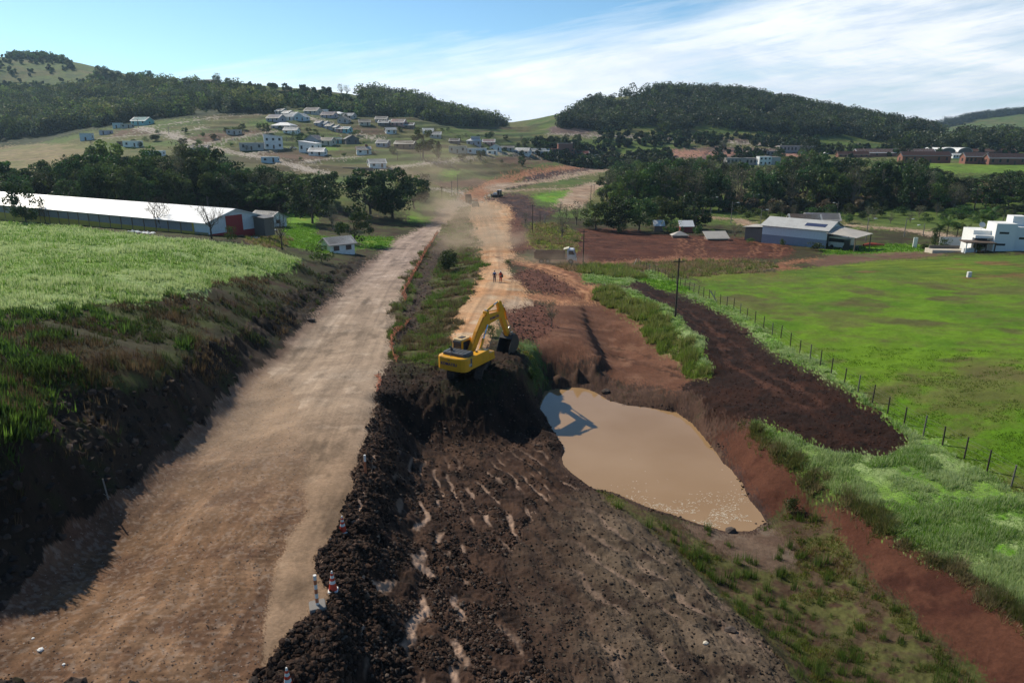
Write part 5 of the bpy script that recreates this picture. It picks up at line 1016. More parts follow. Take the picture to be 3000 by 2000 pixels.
for x in (-1.7, 1.7):
    for y in (-1.1, 1.1): m = MB(); m.cyl((x, y-.13, .45), (x, y+.13, .45), .45, k=16); m.build('wheel', M_TYRE, bus)
l = loc2w(e, Lw+5.6, .9); tr = empty('tractor', l, yw+R(10), 'dark tractor parked beside the bus under the canopy edge', 'tractor'); MT_ = paint('green_paint', (.03,.08,.06), .5)
m = MB(); m.box(-.9, 1.5, -.35, .35, .7, 1.4); m.build('bonnet', MT_, tr, .08); m = MB(); m.box(-1.6, -.4, -.6, .6, 1.0, 2.5); m.build('cab', MG, tr, .06); m = MB(); m.box(-1.7, -.3, -.7, .7, 2.5, 2.62); m.build('cab_roof', MT_, tr, .03)
for x, r in ((-1., .8), (1.1, .5)):
    for y in (-.75, .75): m = MB(); m.cyl((x, y-.2, r), (x, y+.2, r), r, k=18); m.build('wheel', M_TYRE, tr)
house(2362, 668, 84, 12, 'grey roofed house peeking over the warehouse, left of two', 'brown', 'metal', yaw=-8, rise=2.0, dep=.6)
house(2412, 664, 92, 22, 'pale roofed two storey house behind the warehouse, right of two', 'lilac', 'cream', yaw=-8, rise=1.8, dep=.5)
# ---------- white cubic house at the right edge ----------
p = pz(2905, 741, 23.9); e = empty('modern_house', (p[0], p[1], p[2]), R(-14), 'bright white cubic house with towers at the right edge of the meadow', 'house'); s_ = p[1]/F*1.02; M_STU = paint('white_stucco', (.80,.80,.78), .85, dirt=.06, scale=1.5)
m = MB(); m.box(0, 52*s_, 0, 5, -1, 84*s_); m.build('tower', M_STU, e); m = MB(); m.box(52*s_, 125*s_, .9, 7, -1, 74*s_); m.build('main_block', M_STU, e)
m = MB(); m.box(52*s_+.003, 88*s_, 2.8, 6, 74*s_-.2, 102*s_); m.build('chimney_block', M_STU, e); m = MB(); m.box(-46*s_, -.003, 2, 8, -1, 60*s_); m.build('wing', M_STU, e)
m = MB(); m.box(-46*s_, 0, .6, 1.997, 40*s_, 48*s_); m.build('balcony', M_STU, e); m = MB(); m.box(-40*s_, -8*s_, 1.94, 2.02, 12*s_, 38*s_); m.build('glass_front', MG, e)
for x0, x1, y, z0 in ((66*s_, 90*s_, .86, 40*s_), (10*s_, 34*s_, -.03, 55*s_), (6*s_, 30*s_, -.03, 22*s_)): m = MB(); m.box(x0, x1, y, y+.08, z0, z0+.42); m.build('slit_window', MG, e)
m = MB(); m.box(-82*s_, -4*s_, -2.5, 1.5, 30*s_, 33*s_); m.build('pergola_roof', MD_, e)
for x in (-80, -56, -30, -8): m = MB(); m.box(x*s_, x*s_+.2, -2.4, -2.2, -1, 30*s_); m.build('pergola_post', M_STU if x == -80 else MD_, e)
m = MB(); m.cyl((-24*s_, 3, 60*s_), (-24*s_, 3, 60*s_+.9), .05, k=6); m.cyl((-24*s_, 2.8, 60*s_+1.1), (-24*s_, 2.65, 60*s_+1.2), .55, .62, k=14); m.build('dish', M_WHITE, e)
p = pz(2820, 722, 24.2); e = empty('garden_wall', (p[0], p[1]+4, p[2]), R(-6), 'white garden wall with a gap left of the cubic house', 'wall'); m = MB(); m.box(-2.8, 4, 0, .2, -1, 1.5); m.build('long_panel', M_STU, e); m = MB(); m.box(-8.6, -7.7, 0, .25, -1, 1.35); m.build('pillar', M_STU, e); m = MB(); m.box(-2.85, 4.05, -.03, .23, 1.503, 1.6); m.build('coping', MW['grey'], e)
p = pz(2795, 738, 24.); e = empty('garden_terrace', (p[0], p[1]+2, p[2]), R(-6), 'low paved terrace with bench wall in front of the garden', 'terrace'); m = MB(); m.box(-4, 4.5, -1.5, 2, -.8, .25); m.build('paving', MW['cream'], e, .03); m = MB(); m.box(1.5, 4.2, -3.2, -2.2, -.8, 1.0); m.build('bench_block', M_STU, e, .04); m = MB(); m.box(-3.5, 2.8, 1.2, 1.5, .25, .9); m.build('bench', MWD, e)
# ---------- excavator ----------
M_CATY = paint('digger_yellow', (.78,.38,.015), .36, dirt=.3, dirtcol=(.30,.17,.06), scale=1.6, spec=.5); M_CHR = paint('chrome_rod', (.75,.8,.85), .15, 1., dirt=0); M_TRK = paint('track_steel', (.035,.025,.02), .8, dirt=.7, dirtcol=(.10,.06,.045), scale=5); M_HOOD = paint('hood_grey', (.055,.06,.065), .5, dirt=.35, dirtcol=(.16,.14,.12), scale=4); M_CABT = paint('cab_roof_cream', (.66,.46,.22), .5, dirt=.3); M_NAVY = paint('navy_decal', (.03,.02,.16), .6, dirt=0); M_SIL = paint('silver_decal', (.5,.55,.6), .5, dirt=.1); M_ORB = paint('orange_hose', (.75,.22,.02), .6, dirt=.2); M_STEEL = paint('worn_steel', (.35,.33,.31), .4, .6, dirt=.4, dirtcol=(.12,.08,.06))
def text(s, size, mat, parent, mtx, name='lettering', ext=.008):
    c = bpy.data.curves.new(name, 'FONT'); c.body = s; c.size = size; c.extrude = ext; c.align_x = 'CENTER'; c.align_y = 'CENTER'; c.offset = size*.012; t = bpy.data.objects.new('t_', c); COL.objects.link(t)
    bpy.context.view_layer.update(); me = bpy.data.meshes.new_from_object(t.evaluated_get(bpy.context.evaluated_depsgraph_get())); bpy.data.objects.remove(t); me.name = name; me.materials.clear(); me.materials.append(mat)
    o = bpy.data.objects.new(name, me); COL.objects.link(o); o.parent = parent; o.matrix_local = mtx; return o
EX = (-3.7, 56.7, 4.06); ex = empty('excavator', EX, R(-31), 'yellow crawler excavator with raised arm and black bucket at the edge of the dug pit', 'excavator'); ex.scale = (1.05,)*3
und = MB(); und.box(-.9, .9, -.9, .9, .45, .95, .2); und.cyl((0, 0, .9), (0, 0, 1.12), .75, k=24); uo = und.build('undercarriage', M_TRK, ex, .03); uo.rotation_euler.z = R(22)
for sx_ in (-1, 1):
    hold = empty('track', (0, 0, 0)); hold.parent = ex; hold.rotation_euler.z = R(22)
    out = [(math.cos(t)*.44+1.65, math.sin(t)*.44+.46) for t in np.linspace(-math.pi/2, math.pi/2, 9)]+[(math.cos(t)*.44-1.65, math.sin(t)*.44+.46) for t in np.linspace(math.pi/2, 3*math.pi/2, 9)]
    m = MB(); x0 = sx_*1.15-.3; n = len(out)
    inn = [((y-0)*.955, .46+(z-.46)*.84) for y, z in out]
    v = [(x, y, z) for x in (x0, x0+.6) for (y, z) in out]+[(x, y, z) for x in (x0, x0+.6) for (y, z) in inn]; f = []
    for i in range(n): j = (i+1) % n; f += [(i, j, n+j, n+i), (2*n+i, 3*n+i, 3*n+j, 2*n+j), (i, 2*n+i, 2*n+j, j), (n+i, n+j, 3*n+j, 3*n+i)]
    m.add(v, f)
    per = []; 
    for i in range(n):
        a, b = np.array(out[i]), np.array(out[(i+1) % n]); L_ = np.linalg.norm(b-a); k = max(1, int(round(L_/.19)))
        for q in range(k): per.append((a+(b-a)*(q+.5)/k, (b-a)/L_))
    for c, d in per: nn = np.array([d[1], -d[0]]); p1, p2 = c-d*.05, c+d*.05; m.add([(x, *(p+nn*s)) for x in (x0-.01, x0+.61) for p, s in ((p1, 0), (p2, 0), (p2, .05), (p1, .05))], [(0,1,2,3), (7,6,5,4), (0,4,5,1), (1,5,6,2), (2,6,7,3), (3,7,4,0)])
    m.build('belt', M_TRK, hold)
    for y, r_ in [(-1.65, .36), (1.65, .36)]+[(q, .13) for q in (-1.1, -.55, 0, .55, 1.1)]: w = MB(); zz = .46 if r_ > .2 else .24; w.cyl((x0+.12, y, zz), (x0+.48, y, zz), r_, k=16); w.build('roller', M_TRK, hold)
    w = MB(); w.box(x0+.15, x0+.45, -1.4, 1.4, .3, .62); w.build('track_frame', M_TRK, hold)
dk = MB(); dk.box(-1.38, 1.4, -1.9, 1.75, 1.1, 1.3); dk.build('deck', M_CATY, ex, .02)
cw = MB(); pr_ = [(-1.42, -1.9), (-1.42, -2.3), (-1.3, -2.55), (-1.05, -2.7), (-.4, -2.78), (.4, -2.78), (1.05, -2.7), (1.3, -2.55), (1.42, -2.3), (1.42, -1.9)]; cw.prism(pr_, 1.05, 2.16, 'z', .1); cw.build('counterweight', M_CATY, ex, .05, False)
b_ = MB(); b_.box(.62, 1.4, -1.897, .9, 1.303, 2.1, .04); b_.build('side_body', M_CATY, ex, .03); b_ = MB(); b_.box(-1.38, -.3, -1.897, -.45, 1.303, 2.08, .04); b_.build('side_body', M_CATY, ex, .03)
b_ = MB(); b_.box(-.3+.003, .62-.003, -1.897, -.6, 1.303, 2.06); b_.build('engine_bay', M_CATY, ex)
b_ = MB(); b_.box(.75, 1.38, .903, 1.72, 1.303, 1.75, .04); b_.build('tool_box', M_CATY, ex, .03)
h_ = MB(); h_.prism([(-1.0, -2.3), (1.0, -2.3), (1.12, -2.1), (1.12, -1.05), (-1.0, -1.05), (-1.12, -1.2), (-1.12, -2.1)], 2.1, 2.42, 'z', .1); ho = h_.build('engine_hood', M_HOOD, ex, .03)
for x in (-.7, -.35, 0, .35, .7): q = MB(); q.box(x-.02, x+.02, -2.1, -1.15, 2.42, 2.45); q.build('hood_rib', M_HOOD, ho)
q = MB(); q.cyl((-.55, -1.75, 2.42), (-.55, -1.75, 2.62), .11, k=12); q.tube([(-.55, -1.75, 2.6), (-.55, -1.85, 2.75), (-.55, -2.0, 2.78)], .07, 8); q.build('exhaust', M_HOOD, ex)
q = MB(); q.tube([(-.25, -2.2, 2.9), (-.25, -2.25, 2.3), (-.15, -2.5, 2.16)], .022, 5); q.build('antenna', M_DARK, ex)
q = MB(); q.cyl((.9, -.3, 2.1), (.9, -.3, 2.2), .1, k=12); q.build('tank_cap', M_DARK, ex)
# cab
cb_ = MB(); cb_.prism([(-.45, 1.303), (1.15, 1.303), (1.35, 1.7), (1.1, 2.62), (.85, 2.86), (-.35, 2.92), (-.45, 2.8)], -1.36, -.42, 'x'); co_ = cb_.build('cab', M_CATY, ex, .04)
q = MB(); q.box(-1.4, -.38, -.42, .9, 2.86, 2.96, .1); q.build('cab_roof', M_CABT, co_, .02); q = MB(); q.box(-1.1, -.68, -.1, .5, 2.965, 3.0); q.build('roof_hatch', M_DARK, co_)
q = MB(); q.box(-1.28, -.5, -.48, -.44, 2.1, 2.62); q.build('rear_window', MG, co_); q = MB(); q.box(-1.3, -.48, -.6, -.452, 2.64, 2.84, .04); q.build('rear_visor', M_HOOD, co_, .02)
q = MB(); q.prism([(-.28, 1.95), (.75, 1.95), (.72, 2.72), (-.28, 2.74)], -.428, -.405, 'x'); q.build('side_window', MG, co_); q = MB(); q.prism([(-.28, 1.75), (.95, 1.75), (.75, 2.72), (-.28, 2.74)], -1.375, -1.352, 'x'); q.build('side_window', MG, co_)
q = MB(); q.add([(-1.28, 1.33, 1.85), (-.5, 1.33, 1.85), (-.5, 1.13, 2.6), (-1.28, 1.13, 2.6)], [(0,1,2,3)]); q.build('windscreen', MG, co_)
# boom, arm, bucket
bm_ = MB(); bm_.prism([(-.05, 1.42), (.25, 1.45), (1.35, 2.85), (2.5, 3.62), (4.75, 3.85), (4.95, 4.05), (4.8, 4.28), (4.3, 4.42), (2.75, 4.55), (1.95, 4.42), (.95, 3.35), (-.2, 1.75)], -.21, .21, 'x'); bo = bm_.build('boom', M_CATY, ex, .03)
for x in (-.12, -.04, .04, .12): q = MB(); q.tube([(x, .1, 2.2), (x, .9, 3.42), (x, 1.9, 4.52), (x, 2.6, 4.72), (x, 3.6, 4.6), (x, 4.5, 4.5)], .025, 5); q.build('hydraulic_pipe', M_CATY, bo)
q = MB(); q.box(-.2, .2, 2.35, 2.75, 4.5, 4.82); q.build('cylinder_bracket', M_CATY, bo, .02)
am = MB(); am.prism([(4.32, 5.2), (4.5, 5.36), (4.75, 5.3), (5.15, 4.55), (5.3, 3.9), (6.2, 1.95), (6.05, 1.72), (5.85, 1.8), (4.75, 3.75), (4.6, 4.1), (4.5, 4.6)], -.17, .17, 'x'); ao = am.build('arm', M_CATY, ex, .03)
def ram(name, a, b, r, par, frac=.58): 
    a, b = np.array(a), np.array(b); m_ = a+(b-a)*frac; q = MB(); q.cyl(a, m_, r, k=12); o_ = q.build(name, M_CATY, par, smooth=False); q = MB(); q.cyl(m_, b, r*.55, k=10); q.build('piston_rod', M_CHR, o_); q = MB(); q.cyl(a-(1 if False else 0)*a+np.array([-.12, 0, 0]), a+np.array([.12, 0, 0]), r*1.2, k=10); q.build('pin', M_STEEL, o_)
ram('arm_cylinder', (0, 2.6, 4.82), (0, 4.42, 5.25), .11, ex, .6)
for x in (-.36, .36): ram('boom_cylinder', (x, .75, 1.4), (x, 2.25, 3.75), .12, ex, .55)
ram('bucket_cylinder', (0, 5.15, 4.75), (0, 6.42, 2.55), .09, ex, .6)
q = MB(); q.cyl((0, 6.42, 2.55), (0, 5.98, 2.25), .07, k=8); q.cyl((0, 6.42, 2.55), (0, 6.5, 1.85), .08, k=8); q.build('linkage', M_STEEL, ex)
q = MB(); q.tube([(.2, 5.15, 4.6), (.26, 5.35, 4.2), (.2, 5.45, 3.9), (.25, 5.6, 3.4)], .05, 6); q.build('hose', M_ORB, ao); q = MB(); q.tube([(.3, 1.3, 2.9), (.55, 2.0, 3.2), (.75, 2.3, 2.6), (.7, 1.8, 1.6), (.55, 1.4, 1.4)], .03, 6); q.build('hose', M_DARK, ex)
sh = [(5.72, 1.62), (6.0, 1.98), (6.4, 1.98), (6.85, 1.6), (7.0, 1.05), (6.75, .55), (6.1, .22), (5.15, .2)]; q = MB()
for a, b in zip(sh[:-1], sh[1:]):
    d = np.array(b)-a; nn = np.array([-d[1], d[0]])/np.linalg.norm(d)*.05; q.add([(x, *p) for x in (-.62, .62) for p in (a, b, np.array(b)-nn, np.array(a)-nn)], [(0,1,2,3), (7,6,5,4), (0,4,5,1), (1,5,6,2), (2,6,7,3), (3,7,4,0)])
bk = q.build('bucket', M_DARK, ex)
for x in (-.66, .6): q = MB(); q.prism(sh+[(5.25, .75)], x, x+.05, 'x'); q.build('side_plate', M_DARK, bk)
for x in (-.5, -.25, 0, .25, .5): q = MB(); q.add([(x-.06, 5.2, .27), (x+.06, 5.2, .27), (x+.06, 5.2, .15), (x-.06, 5.2, .15), (x-.03, 4.92, .19), (x+.03, 4.92, .19)], [(0,1,2,3), (0,4,5,1), (3,2,5,4), (0,3,4), (1,5,2)]); q.build('tooth', M_STEEL, bk)
for x in (-.45, .35): q = MB(); q.box(x, x+.12, 5.85, 6.25, 1.95, 2.2); q.build('ear', M_STEEL, bk)
RX = Matrix.Rotation(R(90), 4, 'X')
text('KOMATSU', .34, M_NAVY, ex, Matrix.Translation((-.1, -2.8, 1.6)) @ RX)
text('LC', .16, M_NAVY, ex, Matrix.Translation((-.1, -2.8, 1.93)) @ RX, 'small_lettering')
RZ = Matrix.Rotation(R(90), 4, 'Z')
text('KOMATSU', .30, M_NAVY, ex, Matrix.Translation((.222, 3.55, 4.08)) @ RZ @ RX @ Matrix.Rotation(R(1.), 4, 'Z'), 'boom_lettering')
q = MB(); q.box(1.402, 1.412, -2.25, -1.7, 1.35, 2.05); pn = q.build('number_panel', paint('dark_decal', (.05,.07,.12), .5, dirt=.1), ex); text('200', .27, M_SIL, ex, Matrix.Translation((1.42, -1.97, 1.55)) @ RZ @ RX, 'number')
# ---------- people ----------
def skin(name, nodes, edges, mat, parent, sub=1):
    me = bpy.data.meshes.new(name); me.from_pydata([n[0] for n in nodes], edges, []); o = bpy.data.objects.new(name, me); COL.objects.link(o)
    o.modifiers.new('s', 'SKIN'); 
    if not me.skin_vertices: 
        bm = bmesh.new(); bm.from_mesh(me); bm.verts.layers.skin.verify(); bm.to_mesh(me); bm.free()
    for i, n in enumerate(nodes): me.skin_vertices[0].data[i].radius = (n[1], n[2] if len(n) > 2 else n[1])
    me.skin_vertices[0].data[0].use_root = True; sb_ = o.modifiers.new('b', 'SUBSURF'); sb_.levels = sub; sb_.render_levels = sub
    bpy.context.view_layer.update(); m2 = bpy.data.meshes.new_from_object(o.evaluated_get(bpy.context.evaluated_depsgraph_get())); bpy.data.objects.remove(o)
    m2.name = name; m2.materials.clear(); m2.materials.append(mat); m2.polygons.foreach_set('use_smooth', [True]*len(m2.polygons)); o = bpy.data.objects.new(name, m2); COL.objects.link(o); o.parent = parent; return o
M_SKIN = paint('skin', (.25,.13,.08), .6, dirt=0)
def person(u, v, label, top, leg, extra, hatmat, elb):
    p = hit(u, v); e = empty('person', (p[0], p[1], float(gz(p[0], p[1]))), R(-4), label, 'person')
    n = [((0, 0, .95), .15, .11), ((0, .0, 1.15), .13, .10), ((0, .01, 1.38), .17, .11), ((0, .02, 1.5), .06), ((0, .04, 1.58), .06), ((0, .05, 1.66), .095, .105), ((0, .05, 1.74), .07)]; E = [(0, 1), (1, 2), (2, 3), (3, 4), (4, 5), (5, 6)]
    def add_(q, r, par): n.append((q, r)); E.append((par, len(n)-1)); return len(n)-1
    for s in (-1, 1):
        st = .16*s
        h1 = add_((.1*s, 0, .88), .1, 0); kn = add_((.11*s, .05+st*.5, .5), .065, h1); an = add_((.11*s, -.03+st, .09), .04, kn); add_((.12*s, .1+st, .04), .04, an)
        sh1 = add_((.2*s, .01, 1.4), .065, 2); el_ = add_((.27*s, -.05*elb, 1.14), .045, sh1); wr = add_((.22*s, .12, 1.0), .032, el_); pm = add_((.2*s, .17, .95), .035, wr)
        for k, (dx, L_) in enumerate(((-.03, .06), (-.012, .075), (.01, .08), (.03, .07), (.045, .05))): f1 = add_((.2*s+dx, .2, .91+.01*(k % 2)), .011, pm); add_((.2*s+dx, .2-.01, .91-L_), .009, f1)
    skin('body', n, E, M_SKIN, e)
    nt_ = [((0, 0, .93), .165, .13), ((0, 0, 1.15), .155, .12), ((0, .01, 1.38), .185, .13), ((0, .02, 1.47), .09)]; Et = [(0, 1), (1, 2), (2, 3)]
    for s in (-1, 1):
        i = len(nt_); nt_ += [((.2*s, .01, 1.4), .082), ((.27*s, -.05*elb, 1.14), .062), ((.23*s, .09, 1.03), .05)]; Et += [(2, i), (i, i+1), (i+1, i+2)]
    skin('shirt', nt_, Et, top, e)
    nl = [((0, 0, .97), .16, .125)]; El = []
    for s in (-1, 1): i = len(nl); st = .16*s; nl += [((.1*s, 0, .86), .12), ((.11*s, .05+st*.5, .5), .085), ((.11*s, -.03+st, .14), .07)]; El += [(0, i), (i, i+1), (i+1, i+2)]
    skin('trousers', nl, El, leg, e)
    for s in (-1, 1): q = MB(); q.box(.11*s-.055, .11*s+.055, -.1+.16*s, .18+.16*s, -.02, .11, .03); q.build('boot', M_DARK, e, .015)
    q = MB(); V_, F_ = ico(2); q.add([(a*.108, .045+b*.12, 1.70+max(c, -.1)*.11) for a, b, c in V_], [tuple(f) for f in F_]); q.build('helmet' if extra else 'hair', hatmat, e, smooth=True)
    if extra:
        q = MB(); V_, F_ = ico(2); q.add([(.27+a*.15, -.16+b*.12, 1.02+c*.27) for a, b, c in V_], [tuple(f) for f in F_]); q.build('bag', M_DARK, e, smooth=True); q = MB(); q.tube([(.25, -.14, 1.25), (.14, -.1, 1.45), (.1, .05, 1.5), (.14, .14, 1.4), (.24, .12, 1.1)], .02, 5); q.build('bag_strap', M_DARK, e)
        q = MB(); q.add([(a*.16, -.0+b*.12, 1.53+c*.1) for a, b, c in V_], [tuple(f) for f in F_]); q.build('hood', paint('purple_cloth', (.06,.04,.12), .9, dirt=0), e, smooth=True)
        q = MB(); q.cyl((0, 0, 1.04), (0, 0, 1.10), .185, k=14); q.build('belt', paint('pale_band', (.6,.5,.4), .8), e)
    else: q = MB(); q.slab([(-.15, -.12, 1.42), (.15, -.12, 1.42), (.17, 0, 1.51), (-.17, 0, 1.51)], .02); q.build('collar', paint('light_blue_cloth', (.2,.4,.7), .8), e)
    return e
person(1449, 826, 'person in dark blue work clothes walking away along the dirt track', paint('navy_cloth', (.012,.02,.10), .9, dirt=.1), paint('navy_trousers', (.012,.015,.06), .9, dirt=.1), False, paint('hair', (.015,.012,.01), .7, dirt=0), 1)
person(1467, 827, 'person in orange work clothes with white helmet and black shoulder bag', paint('orange_cloth', (.62,.07,.02), .9, dirt=.1), paint('orange_trousers', (.55,.03,.01), .9, dirt=.1), True, paint('helmet_white', (.8,.8,.78), .4, dirt=0), .5)
# ---------- trucks and plant in the distance ----------
M_BED = paint('dusty_bed', (.17,.085,.055), .8, dirt=.5, dirtcol=(.25,.16,.11), scale=3, bump=.2); M_CABW = paint('cab_white', (.62,.63,.66), .35, dirt=.25, dirtcol=(.3,.2,.14))
def dump_truck(loc, rz, label, cabm, bedm, group=None, canopy=True):
    e = empty('dump_truck', loc, rz, label, 'truck', group)      # length along +x
    q = MB(); q.box(-3.9, 3.2, -.45, .45, .75, 1.0); q.build('chassis', M_DARK, e)
    q = MB(); q.prism([(2.15, .8), (3.85, .8), (3.9, 1.5), (3.75, 2.1), (3.5, 2.75), (3.3, 2.85), (2.15, 2.85)], -1.15, 1.15, 'y'); c_ = q.build('cab', cabm, e, .06)
    for y in (-1.165, 1.135): q = MB(); q.prism([(2.45, 1.85), (3.55, 1.85), (3.35, 2.55), (2.45, 2.6)], y, y+.03, 'y'); q.build('side_window', MG, c_)
    q = MB(); q.slab([(3.79, -1.0, 2.02), (3.79, 1.0, 2.02), (3.53, 1.0, 2.72), (3.53, -1.0, 2.72)], .02); q.build('windscreen', MG, c_); q = MB(); q.box(3.86, 3.98, -1.15, 1.15, .6, .95); q.build('bumper', cabm, c_, .03); q = MB(); q.box(3.87, 3.93, -.8, .8, 1.15, 1.5); q.build('grille', M_DARK, c_)
    for y in (-.95, .75): q = MB(); q.box(3.95, 4.0, y, y+.2, 1.0, 1.15); q.build('headlight', M_WHITE, c_)
    for y in (-1.3, 1.22): q = MB(); q.box(3.55, 3.62, y, y+.08, 1.9, 2.4); q.build('mirror', M_DARK, c_)
    q = MB(); t = .08; q.box(-4.1, 1.75, -1.2, -1.2+t, 1.15, 2.35); q.box(-4.1, 1.75, 1.2-t, 1.2, 1.15, 2.35); q.box(-4.1, 1.75, -1.12, 1.12, 1.05, 1.15); q.box(-4.1, -4.02, -1.12, 1.12, 1.15, 2.35); q.box(1.67, 1.75, -1.12, 1.12, 1.15, 2.6); b = q.build('dump_bed', bedm, e)
    for x in np.linspace(-3.9, 1.5, 7):
        for y in (-1.25, 1.2): q = MB(); q.box(x-.05, x+.05, y, y+.05, 1.15, 2.35); q.build('rib', bedm, b)
    if canopy: q = MB(); q.slab([(1.5, -1.1, 2.75), (2.5, -1.1, 3.05), (2.5, 1.1, 3.05), (1.5, 1.1, 2.75)], .06); q.build('cab_guard', paint('cream_metal', (.6,.55,.4), .5), b)
    for x in (2.9, -1.5, -2.7):
        for y in (-1.0, 1.0): q = MB(); q.cyl((x, y-.17, .52), (x, y+.17, .52), .52, k=18); w = q.build('wheel', M_TYRE, e, .03); q = MB(); q.cyl((x, y-.19, .52), (x, y+.19, .52), .25, k=12); q.build('hub', M_RIM, w)
    return e
p = hit(1629, 773); t1 = dump_truck((p[0], p[1]+.9, p[2]), R(-6), 'white cabbed dump truck with dusty brown bed turning off the haul track', M_CABW, M_BED); t1.scale = (1.0,)*3
p = hit(1371, 594); dump_truck((p[0], p[1]+3, p[2]), R(95), 'dust covered dump truck seen from behind driving away along the gravel road', M_BED, M_BED, canopy=False)
p = hit(1392, 606); e = empty('road_roller', (p[0], p[1], float(gz(p[0], p[1]))), R(10), 'beige road roller parked at the top of the cleared track', 'roller'); MB_ = paint('beige_metal', (.30,.26,.18), .6, dirt=.3)
q = MB(); q.box(-1.1, 1.1, -1.6, .4, .7, 1.9); q.build('body', MB_, e, .08); q = MB(); q.cyl((-1.0, 1.6, .75), (1.0, 1.6, .75), .75, k=24); q.build('drum', M_STEEL, e); q = MB(); q.box(-1.2, -1.05, .2, 2.2, .6, 1.0); q.box(1.05, 1.2, .2, 2.2, .6, 1.0); q.build('yoke', MB_, e)
q = MB(); q.box(-.9, .9, -.6, .8, 2.75, 2.87); q.build('roof', MB_, e)
for x, y in ((-.8, -.5), (.8, -.5), (-.8, .7), (.8, .7)): q = MB(); q.cyl((x, y, 1.2), (x, y, 2.75), .05, k=6); q.build('roof_post', M_DARK, e)
for x in (-1.15, 1.15): q = MB(); q.cyl((x-.2, -1.1, .7), (x+.2, -1.1, .7), .7, k=18); q.build('wheel', M_TYRE, e)
p = hit(1458, 577); e = empty('bulldozer', (p[0], p[1], float(gz(p[0], p[1]))), R(60), 'pale cabbed bulldozer on the dark rubble heap', 'bulldozer')
q = MB(); q.box(-.55, .55, -.5, 1.9, .9, 1.75, .08); q.build('bonnet', M_CABW, e); q = MB(); q.box(-.75, .75, -1.5, -.2, .9, 2.75, .05); c_ = q.build('cab', MG, e); q = MB(); q.box(-.9, .9, -1.65, -.05, 2.753, 2.9); q.build('cab_roof', M_CABW, c_, .03)
for x, y in ((-.78, -1.52), (.74, -1.52), (-.78, -.25), (.74, -.25)): q = MB(); q.box(x, x+.08, y, y+.08, .9, 2.75); q.build('pillar', M_CABW, c_)
for x in (-1.25, .8): q = MB(); q.prism([(-1.8, .1), (1.5, .1), (1.8, .5), (1.4, .95), (-1.7, .95), (-2.0, .5)], x, x+.45, 'x'); q.build('track', M_TRK, e, .03)
q = MB(); q.prism([(2.3, .05), (2.42, .05), (2.3, .6), (2.42, 1.2), (2.3, 1.2), (2.15, .6)], -1.7, 1.7, 'x'); q.build('blade', M_STEEL, e)
for u, v, h, w, k_, lb in ((1615, 955, 75, .9, 'sparse', 'thin grassy bush on the red heap right of the digger arm'), (1436, 985, 42, 1.0, 'bush', 'green bush just behind the digger arm'), (1400, 720, 26, 1.4, 'bush', 'low bush at the left edge of the dirt track'), (1560, 1120, 60, .9, 'bush', 'green bush hanging over the left corner of the pond'), (1490, 775, 18, 1.5, 'bush', 'small dusty bush beside the two walkers'), (2320, 1500, 60, 1.0, 'bush', 'green clump at the foot of the red bank by the pond')): tree_px(k_, u, v, h, lb, None, w)
# small vehicles on the far road and streets
def car(u, v, label, colr, rz=0): 
    p = hit(u, v); e = empty('car', (p[0], p[1], float(gz(p[0], p[1]))), rz, label, 'car'); q = MB(); q.prism([(-2.1, .35), (2.1, .35), (2.15, .8), (1.2, .92), (.6, 1.42), (-1.1, 1.45), (-1.9, .95), (-2.15, .85)], -.85, .85, 'y'); b = q.build('body', MW[colr], e, .05)
    for y in (-.865, .845): q = MB(); q.prism([(-1.5, .95), (1.0, .93), (.55, 1.33), (-1.0, 1.35)], y, y+.02, 'y'); q.build('window', MG, b)
    for x in (-1.3, 1.35):
        for y in (-.78, .78): q = MB(); q.cyl((x, y-.1, .32), (x, y+.1, .32), .32, k=12); q.build('wheel', M_TYRE, e)
car(1968, 410, 'white car on the hill road, left of two', 'white'); car(2080, 416, 'silver car on the hill road, right of two', 'pale'); car(1502, 444, 'white car parked on the village street', 'white'); car(2390, 452, 'dark car parked by the brick sheds', 'dark', R(30)); car(2420, 452, 'pale car parked right of the dark car by the brick sheds', 'pale', R(20)); car(2002, 415, 'dark car between two pale cars on the hill road', 'dark'); car(860, 437, 'white car outside the white porch house', 'white', R(20))
# ---------- cones, markers, posts ----------
M_CONE = paint('cone_orange', (.62,.05,.02), .6, dirt=.15); M_CW = paint('cone_white', (.75,.73,.7), .5, dirt=.15); M_WOOD = paint('post_wood', (.06,.045,.03), .9, dirt=.4, dirtcol=(.12,.1,.07)); M_CONC = paint('concrete_pole', (.22,.205,.19), .9, dirt=.3)
def cone(u, v, label, lean=0):
    p = hit(u, v); e = empty('traffic_cone', (p[0], p[1], float(gz(p[0], p[1]))), random.random(), label, 'cone'); e.rotation_euler.x = lean; e.scale = (.88,)*3
    q = MB(); q.box(-.22, .22, -.22, .22, -.02, .045, .04); q.build('base', M_CW, e, .01); H_ = .95; r_ = lambda z: .165*(1-z/H_)+.03
    for i, (a, b) in enumerate(((.045, .36), (.36, .50), (.50, .62), (.62, .74), (.74, .84), (.84, .95))):
        q = MB(); q.cyl((0, 0, a), (0, 0, b), r_(a), r_(b), k=20); q.build('stripe_white' if i % 2 else 'stripe_orange', M_CW if i % 2 else M_CONE, e)
cone(1005, 1556, 'orange and white cone on the clod heap, farther of two full cones', .04); cone(976, 1728, 'orange and white cone beside the striped post, nearer of two full cones', -.05); cone(846, 2018, 'orange and white cone cut off by the bottom edge')
